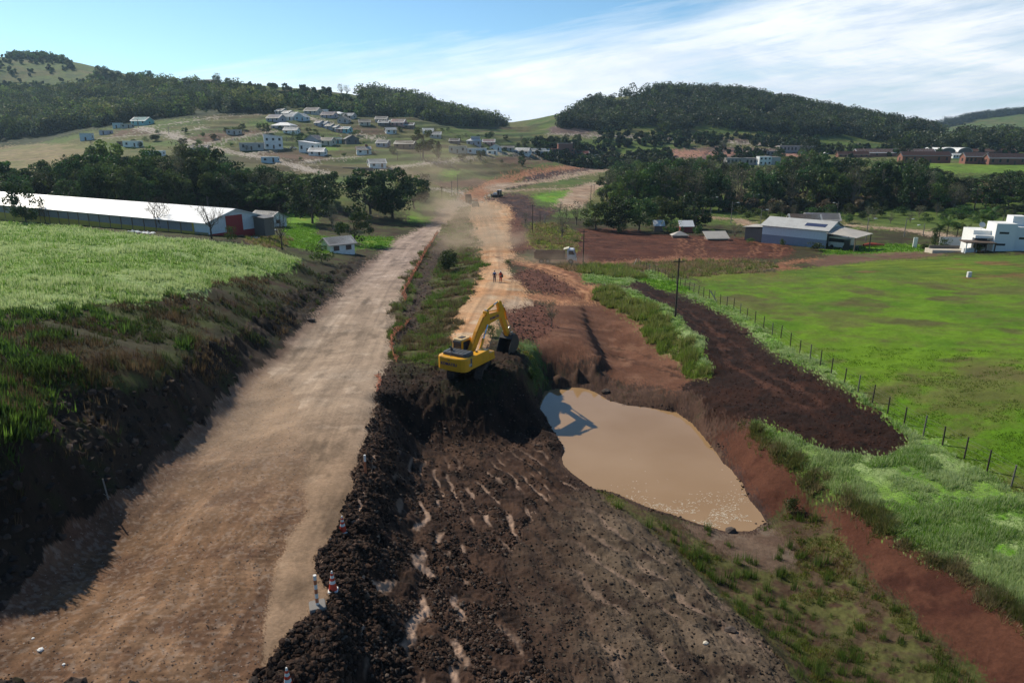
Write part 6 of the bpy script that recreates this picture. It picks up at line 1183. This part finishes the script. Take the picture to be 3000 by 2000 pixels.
def marker(u, v, label, H_, base, cols):
    p = hit(u, v); e = empty('marker_post', (p[0], p[1], float(gz(p[0], p[1]))), R(20), label, 'marker post'); n = len(cols)
    if base: q = MB(); q.box(-.3, .3, -.3, .3, -.1, .2, .05); q.build('concrete_base', M_CONC, e, .02)
    for i, c in enumerate(cols): q = MB(); q.cyl((0, 0, .1+H_*i/n), (0, 0, .1+H_*(i+1)/n), .062, k=14); q.build('stripe', M_CW if c == 'w' else paint('faded_orange', (.50,.16,.07), .7) if c == 'o' else M_CONE, e)
marker(931, 1782, 'striped orange and white tube post standing in a concrete block', 1.35, True, 'wowowow'); marker(1072, 1392, 'leaning post with orange sleeve below and white top', 1.15, False, 'oow')
p = hit(318, 1462); e = empty('survey_stake', (p[0], p[1], p[2]), 0, 'thin pale stake at the foot of the shaded cutting', 'stake'); q = MB(); q.cyl((0, 0, -.2), (-.1, 0, 1.15), .035, k=6); q.build('rod', M_CONC, e); q = MB(); q.cyl((-.6, 0, .55), (.05, .1, .05), .015, k=5); q.build('stay', M_CONC, e)
for u, v, s, lb, mt_ in ((118, 1905, .12, 'crumpled white paper on the brown road', 'white'), (97, 1870, .06, 'small white scrap left of the crumpled paper', 'white'), (187, 1946, .06, 'tiny white scrap near the bottom left corner', 'white'), (2067, 1885, .14, 'yellowish wooden block on the spoil mound', 'cream')):
    p = hit(u, v); V_, F_ = ico(1); q = MB(); q.add([(a*s*random.uniform(.7, 1.2), b*s*random.uniform(.7, 1.2), c*s*.5) for a, b, c in V_], [tuple(f) for f in F_]); o = q.build('litter' if mt_ == 'white' else 'wooden_block', MW[mt_]); o.location = (p[0], p[1], float(gz(p[0], p[1]))+s*.3); tag(o, lb, 'litter' if mt_ == 'white' else 'block')
def boulder(u, v, s, lb): 
    p = hit(u, v); V_, F_ = ico(2); r = np.random.default_rng(int(u)); V_ = V_*(1+.25*r.normal(0, 1, (len(V_), 1))*.5); q = MB(); q.add((V_*np.array([s*1.3, s, s*.7])).tolist(), [tuple(f) for f in F_]); o = q.build('boulder', paint('boulder', (.075,.055,.045), .95, bump=.6, scale=5, dirt=.5, dirtcol=(.11,.08,.06))); o.location = (p[0], p[1], float(gz(p[0], p[1]))+s*.2); tag(o, lb, 'boulder')
boulder(2778, 0+1872, .01, 'x') if False else None
boulder(2140, 1848, .22, 'single dark stone on the grey spoil mound near the bottom'); boulder(1775, 1148, .35, 'pale brown boulder at the far shore of the pond'); boulder(2141, 1556, .3, 'flat reddish stone on the near shore of the pond'); boulder(910, 940, .4, 'dark boulder at the left verge of the gravel road')
# utility poles
def pole(u, v, hp, label, kind='wood', lamp=0, group=None):
    p = hit(u, v); D = p[1]*cp-(p[2]-CZ)*sp; H_ = hp*D/F/math.cos(math.atan2(CZ-p[2], p[1])); e = empty('utility_pole' if not lamp else 'lamp_post', (p[0], p[1], float(gz(p[0], p[1]))), R(15), label, 'pole' if not lamp else 'lamp post', group); mt_ = M_WOOD if kind == 'wood' else M_CONC; r_ = max(.11, .00035*D)
    q = MB(); q.cyl((0, 0, -.6), (0, 0, H_), r_*1.2, r_*.8, k=8); q.build('shaft', mt_, e)
    if not lamp: q = MB(); q.box(-.7, .7, -.05, .05, H_-.5, H_-.38); q.build('crossarm', mt_, e)
    if lamp: q = MB(); q.tube([(0, 0, H_-.8), (lamp*1.0, 0, H_-.3), (lamp*2.2, 0, H_-.25)], max(.05, .00018*D), 5); q.build('arm', M_CONC, e); q = MB(); q.box(lamp*2.0-.3, lamp*2.0+.5, -.2, .2, H_-.38, H_-.2); q.build('lamp_head', M_WHITE, e)
    return e
PG = 'poles along the distant lanes'
pole(1978, 928, 168, 'tall dark wooden pole on the grassy ridge by the dark lane'); pole(1708, 774, 100, 'dark wooden pole beside the white dump truck'); pole(1560, 680, 80, 'wooden pole at the edge of the yellow grass'); pole(1730, 606, 62, 'wooden pole nearest the pale road bend')
for i, (u, v, h) in enumerate([(1582,653,26),(1596,655,28),(1740,572,32),(1755,545,32),(1768,598,32),(1860,590,22),(1295,590,42),(1324,576,44),(1341,567,54),(1165,470,26),(760,338,12),(1232,470,28),(1535,440,16),(1636,470,30),(300,395,16),(1120,505,20),(406,375,24),(495,392,20),(870,400,18),(2086,500,18),(840,415,14),(640,455,22),(660,478,22),(1450,420,14)]): pole(u, v, h, 'thin pole standing among the distant lanes and houses', 'concrete' if i % 3 else 'wood', group=PG)
for u, v, h, s, lb in [(2082,630,53,1,'pale lamp post left of the low roofs behind the ploughed field'),(2141,653,60,1,'tall pale lamp post beside the bend of the tan lane'),(2203,619,50,1,'lamp post before the dark wood trunks'),(2228,655,42,1,'lamp post just left of the warehouse lean to'),(2452,625,33,-1,'dark lamp post behind the pale roofed house'),(2535,709,70,1,'lamp post right of the warehouse canopy'),(2648,694,54,1,'lamp post midway between warehouse and cubic house'),(2704,690,34,-1,'short pole left of the garden palms')]: pole(u, v, h, lb, 'concrete', s)
# wire fence
fe = empty('wire_fence', tuple(hit(*FEN[0])), 0, 'wire fence on thin wooden posts along the left side of the meadow', 'fence'); fe.location = (0, 0, 0); tops = []
for i, (u, v) in enumerate(FEN):
    p = hit(u, v); z = float(gz(p[0], p[1])); D = p[1]; r_ = max(.055, .00042*D); H_ = 1.45+random.uniform(-.1, .1); q = MB(); q.cyl((p[0], p[1], z-.3), (p[0]+random.uniform(-.05, .05), p[1], z+H_), r_, r_*.9, k=7); q.build('post', M_WOOD if i % 4 else MWD, fe); tops.append((p[0], p[1], z))
for h_ in (.35, .75, 1.1, 1.35): q = MB(); q.tube([(a, b, c+h_) for a, b, c in tops], [max(.006, .00009*b) for a, b, c in tops], 3); q.build('wire', M_STEEL, fe)
for u, v, s in ((2077, 880, 1), (1866, 778, -1)): p = hit(u, v); q = MB(); q.cyl((p[0]+s*.1, p[1], p[2]+1.4), (p[0]+s*.9, p[1]-.8, float(gz(p[0]+s*.9, p[1]-.8))-.1), .09, k=6); q.build('brace', paint('pale_wood', (.42,.36,.27), .8), fe)
# orange mesh barrier
M_NET = paint('orange_net', (.62,.20,.10), .8, dirt=.3, dirtcol=(.4,.22,.15), scale=2)
def net(l, label, hgt):
    q = hits(dens(l, False)); P_ = [q[0]]
    for a, b in zip(q[:-1], q[1:]):
        n = max(1, int(np.linalg.norm(b-a)/.3)); P_ += [a+(b-a)*k/n for k in range(1, n+1)]
    P_ = np.array(P_); e = empty('mesh_barrier', (0, 0, 0), 0, label, 'barrier', None); r = np.random.default_rng(3); s = np.arange(len(P_)); hh = hgt*(.25+.75*vn(s*.16, s*0+3.3, 5)); sw_ = (vn(s*.5, s*0+1.1, 6)-.5)*.7; zz = gz(P_[:, 0], P_[:, 1]); m = MB()
    rows = [[(P_[i, 0]+sw_[i]*k/4+(vn(np.array([i*.9]), np.array([k*1.]), 8)[0]-.5)*.25, P_[i, 1], zz[i]+.04+hh[i]*k/4) for i in range(len(P_))] for k in range(5)]
    for k in range(5): m.tube(rows[k], .022+.00025*P_[:, 1].mean() if False else [max(.014, .0003*y) for y in P_[:, 1]], 3)
    for i in range(0, len(P_)): m.tube([rows[k][i] for k in range(5)], max(.01, .0002*P_[i, 1]), 3)
    m.build('netting', M_NET, e)
    for i in range(0, len(P_), 14): m = MB(); x, y = P_[i, :2]; m.cyl((x, y, zz[i]-.2), (x+.05, y, zz[i]+hgt*1.05), max(.025, .0003*y), k=5); m.build('stake', M_WOOD, e)
net([(1282,685),(1268,709),(1251,733),(1241,753),(1227,778),(1213,802),(1206,819),(1189,850),(1177,865),(1192,870),(1186,884)], 'sagging orange mesh barrier along the far rubble strip beside the gravel road', 1.0)
net([(1199,940),(1179,964),(1155,984),(1146,994),(1149,1022),(1155,1049),(1165,1062)], 'sagging orange mesh barrier at the near end of the green ditch', .7)
net([(1108,1100),(1112,1125),(1104,1150)], 'short remnant of orange mesh at the corner of the pit', .4)
# palms at the garden
def palm(u, v, hp, lb):
    p = hit(u, v); D = p[1]; H_ = hp*D/F; e = empty('palm_tree', (p[0], p[1], p[2]), random.random()*6, lb, 'palm', 'palms in the garden of the white cubic house'); m = MB(); m.tube([(0, 0, -.3), (.1, 0, H_*.4), (.05, .1, H_*.75)], [.16, .12, .09], 6); m.build('trunk', M_BARK, e); r = np.random.default_rng(int(u)); V, Fq, C = [], [], []
    for k in range(16):
        a = r.uniform(0, 6.28); el_ = r.uniform(-.1, 1.2); Lf = H_*.42; pr = [np.array([.05, .1, H_*.74])]; d = np.array([math.cos(a)*math.cos(el_), math.sin(a)*math.cos(el_), math.sin(el_)])
        for s in range(6): pr.append(pr[-1]+d*Lf/6); d = d+np.array([0, 0, -.22]); d /= np.linalg.norm(d)
        sd = np.array([-math.sin(a), math.cos(a), 0])
        for s in range(1, 7):
            for sg in (-1, 1):
                for q_ in (0, .5): b = pr[s-1]+(pr[s]-pr[s-1])*q_; t = b+sd*sg*Lf*.28*(1-abs(s-3)/6)+np.array([0, 0, -.12*Lf])+(pr[s]-pr[s-1])*.5; i = len(V); V += [b, b+(pr[s]-pr[s-1])*.4, t, t-(pr[s]-pr[s-1])*.1]; Fq.append((i, i+1, i+2, i+3)); C += [np.array(GREENS['mid'])*r.uniform(.6, 1.3)]*4
    o = np_mesh('fronds', np.array(V), np.array(Fq), 4, M_LEAF, np.array(C), parent=e)
for u, v, h, lb in ((2748, 718, 62, 'leftmost garden palm beside the white pillar'), (2770, 716, 78, 'tall garden palm second from the left'), (2798, 712, 60, 'garden palm behind the white garden wall'), (2826, 708, 50, 'low garden palm near the wing of the cubic house'), (2870, 690, 70, 'palm rising behind the wing of the cubic house'), (2895, 680, 76, 'tallest palm behind the tower of the cubic house'), (2935, 670, 60, 'palm peeking over the main block of the cubic house')): palm(u, v, h, lb)
for u, v, h, w, lb in ((2735, 724, 60, .8, 'dense dark cypress shaped bush at the left end of the garden'), (2760, 728, 34, 1.3, 'dark clipped bush in the garden before the palms'), (2860, 738, 28, 1.6, 'dark shrub beneath the pergola'), (2708, 735, 26, 1.5, 'brownish shrub at the corner of the garden'), (2290, 722, 26, .9, 'small bright bush against the warehouse wall'), (2385, 735, 30, 1.8, 'wide low bush at the near corner of the warehouse'), (2200, 712, 18, 1.5, 'low bush before the warehouse lean to')): tree_px('bush' if lb[0] != 'd' or 'bush' not in lb or 'clipped' in lb else 'column', u, v, h, lb, None, w)
p = hit(2560, 722); V_, F_ = ico(1); q = MB(); q.tube([(-2.6, 0, .3), (-1, .3, .45), (.5, -.1, .4), (2.6, .2, .3)], [.3, .5, .45, .25], 7); o = q.build('red_tarpaulin', paint('red_tarp', (.5,.08,.05), .6, dirt=.2)); o.location = (p[0], p[1], float(gz(p[0], p[1]))); tag(o, 'crumpled red tarpaulin on the grass right of the canopy', 'tarpaulin')
p = hit(2838, 812); q = MB(); q.box(-.3, .3, -.25, .25, 0, .9, .05); o = q.build('white_box', M_WHITE); o.location = (p[0], p[1], float(gz(p[0], p[1]))); tag(o, 'small white box standing alone in the mown meadow', 'box')
for u, v, lb in ((415, 683, 'long white sheet lying in the grass before the shed'), (745, 700, 'white rubbish heap by the red shed wall'), (800, 676, 'white rubbish beside the grey barn'), (775, 690, 'turquoise rubbish on the yard by the shed')):
    p = hit(u, v); r = np.random.default_rng(int(u)); w_ = 3. if 'long' in lb else .9; n = 9; gx2, gy2 = np.meshgrid(np.linspace(-w_, w_, n*2), np.linspace(-.6, .6, n)); gz2 = np.abs(r.normal(0, .14, gx2.shape)); V = np.stack([gx2+r.normal(0, .05, gx2.shape), gy2, gz2], -1).reshape(-1, 3); ii = np.arange(n*n*2).reshape(n, n*2); Q = np.stack([ii[:-1, :-1], ii[:-1, 1:], ii[1:, 1:], ii[1:, :-1]], -1).reshape(-1, 4); o = np_mesh('litter', V, Q, 4, MW['teal'] if 'turq' in lb else MW['white']); o.location = (p[0], p[1], float(gz(p[0], p[1]))+.08); o.rotation_euler.z = R(-25); tag(o, lb, 'litter')
# ---------- dust ----------
def dust(name, u, v, d_up, size, dens_, lb, rz=0):
    p = hit(u, v); V_, F_ = ico(3); q = MB(); q.add(V_.tolist(), [tuple(f) for f in F_]); m, nt, o = new_mat(name); Lk = nt.links.new
    pv = N(nt, 'ShaderNodeVolumePrincipled'); pv.inputs['Color'].default_value = (.86,.68,.5,1); pv.inputs['Anisotropy'].default_value = .35
    tc = N(nt, 'ShaderNodeTexCoord'); ln = N(nt, 'ShaderNodeVectorMath', operation='LENGTH'); Lk(tc.outputs['Object'], ln.inputs[0]); nz = N(nt, 'ShaderNodeTexNoise', Scale=2.2, Detail=4., Roughness=.6); Lk(tc.outputs['Object'], nz.inputs['Vector'])
    f = N(nt, 'ShaderNodeMapRange'); f.inputs[1].default_value = 1; f.inputs[2].default_value = .1; Lk(ln.outputs['Value'], f.inputs[0]); g = N(nt, 'ShaderNodeMapRange'); g.inputs[1].default_value = .35; g.inputs[2].default_value = .7; Lk(nz.outputs['Fac'], g.inputs[0]); mu = N(nt, 'ShaderNodeMath', operation='MULTIPLY'); Lk(f.outputs[0], mu.inputs[0]); Lk(g.outputs[0], mu.inputs[1]); m2 = N(nt, 'ShaderNodeMath', operation='MULTIPLY'); m2.inputs[1].default_value = dens_; Lk(mu.outputs[0], m2.inputs[0]); Lk(m2.outputs[0], pv.inputs['Density']); Lk(pv.outputs[0], o.inputs['Volume'])
    ob = q.build('dust_cloud', m); ob.location = (p[0], p[1], p[2]+d_up); ob.scale = size; ob.rotation_euler.z = R(rz); tag(ob, lb, 'dust cloud', None, 'stuff')
dust('dust_near_road', 1330, 645, 2., (16, 36, 8), .12, 'dust trailing behind the truck on the gravel road', 22)
dust('dust_track', 1400, 715, 1., (14, 24, 4.5), .14, 'dust hanging over the grass between road and track', 0)
dust('dust_high', 1270, 560, 8., (34, 42, 17), .017, 'thin dust drifting towards the trees', 0)
dust('dust_truck', 1610, 775, .8, (9, 5, 2.6), .25, 'dust thrown up around the white dump truck', 0)

# foam flecks drifting at the near end of the pond
r = np.random.default_rng(77); uv = np.c_[r.uniform(1780, 2240, 2600), 1545-np.abs(r.normal(0, 48, 2600))]; t_ = ray(uv[:, 0], uv[:, 1]); q_ = CAMP+t_*((CZ-.5)/-t_[:, 2])[:, None]; ok_ = inpoly(q_[:, 0], q_[:, 1], pondP+(cc-pondP)*.02) & (fbm(q_[:, 0]*.5, q_[:, 1]*1.1, 9, 3) > .46); q_ = q_[ok_]; n_ = len(q_)
a_ = r.uniform(-.5, .5, n_); L_ = r.uniform(.02, .085, n_); dx = np.c_[np.cos(a_)*L_, np.sin(a_)*L_, 0*a_]; dy = np.c_[-np.sin(a_)*L_*.35, np.cos(a_)*L_*.35, 0*a_]; b_ = q_+np.array([0, 0, .006]); V = np.stack([b_-dx, b_-dy, b_+dx, b_+dy], 1).reshape(-1, 3)
tag(np_mesh('foam', V, np.arange(n_*4).reshape(-1, 4), 4, paint('foam', (.75,.66,.52), .7, dirt=0)), 'pale foam flecks floating at the near end of the pond', 'foam', None, 'stuff')
# more garden trees and hedges between the far houses
random.seed(5)
for i in range(70):
    u = random.uniform(250, 1560); v = np.interp(u, [250, 500, 800, 1000, 1200, 1560], [425, 400, 385, 370, 380, 440])+random.uniform(-22, 75)*(1 if u > 700 else .6)
    tree_px(random.choice(['round', 'bush', 'sparse', 'round', 'bush']), u, v, random.uniform(9, 20), 'small green tree or bush among the far hillside plots', 'small trees among the far hillside plots', random.uniform(1.1, 1.7))
SUN_AZ = R(-47); SUN_EL = R(39)     # ahead and to the left
cam = bpy.data.cameras.new('camera'); co = bpy.data.objects.new('camera', cam); COL.objects.link(co); SC.camera = co
co.location = (0, 0, CZ); co.rotation_euler = (R(90)-PITCH, 0, 0); cam.sensor_width = 36; cam.lens = 24.; cam.clip_start = .5; cam.clip_end = 20000
s = bpy.data.lights.new('sun', 'SUN'); s.energy = 5.0; s.angle = R(.5); s.color = (1, .91, .76); so = bpy.data.objects.new('sun', s); COL.objects.link(so)
dv = Vector((math.sin(SUN_AZ)*math.cos(SUN_EL), math.cos(SUN_AZ)*math.cos(SUN_EL), math.sin(SUN_EL))); so.rotation_euler = dv.to_track_quat('Z', 'Y').to_euler()
W = bpy.data.worlds.new('World'); SC.world = W; W.use_nodes = True; nt = W.node_tree; nt.nodes.clear(); L = nt.links.new
sky = N(nt, 'ShaderNodeTexSky', sky_type='NISHITA', sun_disc=False); sky.sun_elevation = SUN_EL; sky.sun_rotation = SUN_AZ; sky.altitude = 600; sky.air_density = 1.0; sky.dust_density = .6; sky.ozone_density = 1.2
g = N(nt, 'ShaderNodeTexCoord'); sep = N(nt, 'ShaderNodeSeparateXYZ'); L(g.outputs['Generated'], sep.inputs[0])
def MT(op, a, b=None, c=None, clamp=False):
    n = N(nt, 'ShaderNodeMath', operation=op); n.use_clamp = clamp
    for i, q in enumerate((a, b, c)):
        if q is None: continue
        if isinstance(q, (int, float)): n.inputs[i].default_value = q
        else: L(q, n.inputs[i])
    return n.outputs[0]
X, Y, Z = sep.outputs
az = MT('ARCTAN2', X, Y); el = MT('ARCSINE', Z)
# a high veil of cloud whose upper edge climbs to the right
cb = N(nt, 'ShaderNodeCombineXYZ'); L(MT('MULTIPLY', az, 3.2), cb.inputs[0]); L(MT('MULTIPLY', el, 13.), cb.inputs[1])
n1 = N(nt, 'ShaderNodeTexNoise', Scale=1.3, Detail=9., Roughness=.62, Distortion=.35); L(cb.outputs[0], n1.inputs['Vector'])
cb2 = N(nt, 'ShaderNodeCombineXYZ'); L(MT('ADD', MT('MULTIPLY', az, 5.), MT('MULTIPLY', el, -9.)), cb2.inputs[0]); L(MT('ADD', MT('MULTIPLY', el, 42.), MT('MULTIPLY', az, -6.)), cb2.inputs[1])
n2 = N(nt, 'ShaderNodeTexNoise', Scale=1.1, Detail=8., Roughness=.65, Distortion=.2); L(cb2.outputs[0], n2.inputs['Vector'])
cr_ = N(nt, 'ShaderNodeFloatCurve')
cv = cr_.mapping.curves[0]; cv.points[0].location = (0, .02); cv.points[1].location = (1, .42)
for x_, y_ in ((.2, .085), (.35, .115), (.5, .14), (.62, .165), (.75, .21)): cv.points.new(x_, y_)
cr_.mapping.update()
L(MT('ADD', MT('MULTIPLY', az, .72), .5, None, True), cr_.inputs['Value'])     # edge height (rad) by direction
edge = cr_.outputs[0]
e2 = MT('ADD', edge, MT('MULTIPLY', MT('SUBTRACT', n2.outputs['Fac'], .5), .10))
body = MT('MULTIPLY', MT('SUBTRACT', e2, el), 16., None, True)
tex = MT('MULTIPLY', MT('SUBTRACT', MT('ADD', MT('MULTIPLY', n1.outputs['Fac'], .55), MT('MULTIPLY', n2.outputs['Fac'], .55)), .36), 3.3, None, True)
low = MT('MULTIPLY', MT('SUBTRACT', MT('ADD', .7, MT('MULTIPLY', az, -.9)), 0.), 1.)
mask = MT('MULTIPLY', body, MT('ADD', tex, low, None, True))
wisp = MT('MULTIPLY', MT('SUBTRACT', n2.outputs['Fac'], .66), 5., None, True)
mask = MT('MAXIMUM', mask, MT('MULTIPLY', wisp, .5))
cloudc = N(nt, 'ShaderNodeMix', data_type='RGBA'); cloudc.inputs[6].default_value = (10.6, 11.9, 13.4, 1); cloudc.inputs[7].default_value = (15.3, 15.6, 15.8, 1); L(MT('MULTIPLY', MT('SUBTRACT', n1.outputs['Fac'], .4), 3.5, None, True), cloudc.inputs[0])
sunside = MT('ADD', 1.12, MT('MULTIPLY', az, -.2)); sc_ = N(nt, 'ShaderNodeVectorMath', operation='SCALE'); L(cloudc.outputs[2], sc_.inputs[0]); L(sunside, sc_.inputs['Scale'])
tint = N(nt, 'ShaderNodeMix', data_type='RGBA', blend_type='MULTIPLY'); tint.inputs[0].default_value = 1.; tint.inputs[7].default_value = (.88, 1.24, 1.45, 1); L(sky.outputs[0], tint.inputs[6])
elf = MT('ADD', 1.3, MT('MULTIPLY', MT('MULTIPLY', el, 1.1, None, True), -.65)); tsc = N(nt, 'ShaderNodeVectorMath', operation='SCALE'); L(tint.outputs[2], tsc.inputs[0]); L(elf, tsc.inputs['Scale'])
mx = N(nt, 'ShaderNodeMix', data_type='RGBA'); L(mask, mx.inputs[0]); L(tsc.outputs[0], mx.inputs[6]); L(sc_.outputs[0], mx.inputs[7])
bg = N(nt, 'ShaderNodeBackground', Strength=.075); L(mx.outputs[2], bg.inputs[0]); wo = N(nt, 'ShaderNodeOutputWorld'); L(bg.outputs[0], wo.inputs[0])
SC.view_settings.view_transform = 'Standard'; SC.view_settings.look = 'None'; SC.view_settings.exposure = 0; SC.view_settings.gamma = 1; SC.view_settings.use_curve_mapping = False
SC.cycles.max_bounces = 6; SC.cycles.diffuse_bounces = 3; SC.cycles.transparent_max_bounces = 4; SC.cycles.volume_bounces = 0; SC.cycles.use_denoising = True

bm = bmesh.new(); bmesh.ops.create_cube(bm, size=1); me = bpy.data.meshes.new('haze'); bm.to_mesh(me); bm.free()
hz = bpy.data.objects.new('haze', me); COL.objects.link(hz); hz.scale = (7000, 7000, 400); hz.location = (0, 0, -10); tag(hz, 'thin bluish haze over the whole valley', 'haze', None, 'stuff')
m, nt, o = new_mat('haze'); pv = N(nt, 'ShaderNodeVolumePrincipled'); pv.inputs['Color'].default_value = (.55, .78, 1, 1); pv.inputs['Density'].default_value = .0001; pv.inputs['Anisotropy'].default_value = .3; nt.links.new(pv.outputs[0], o.inputs['Volume']); me.materials.append(m)
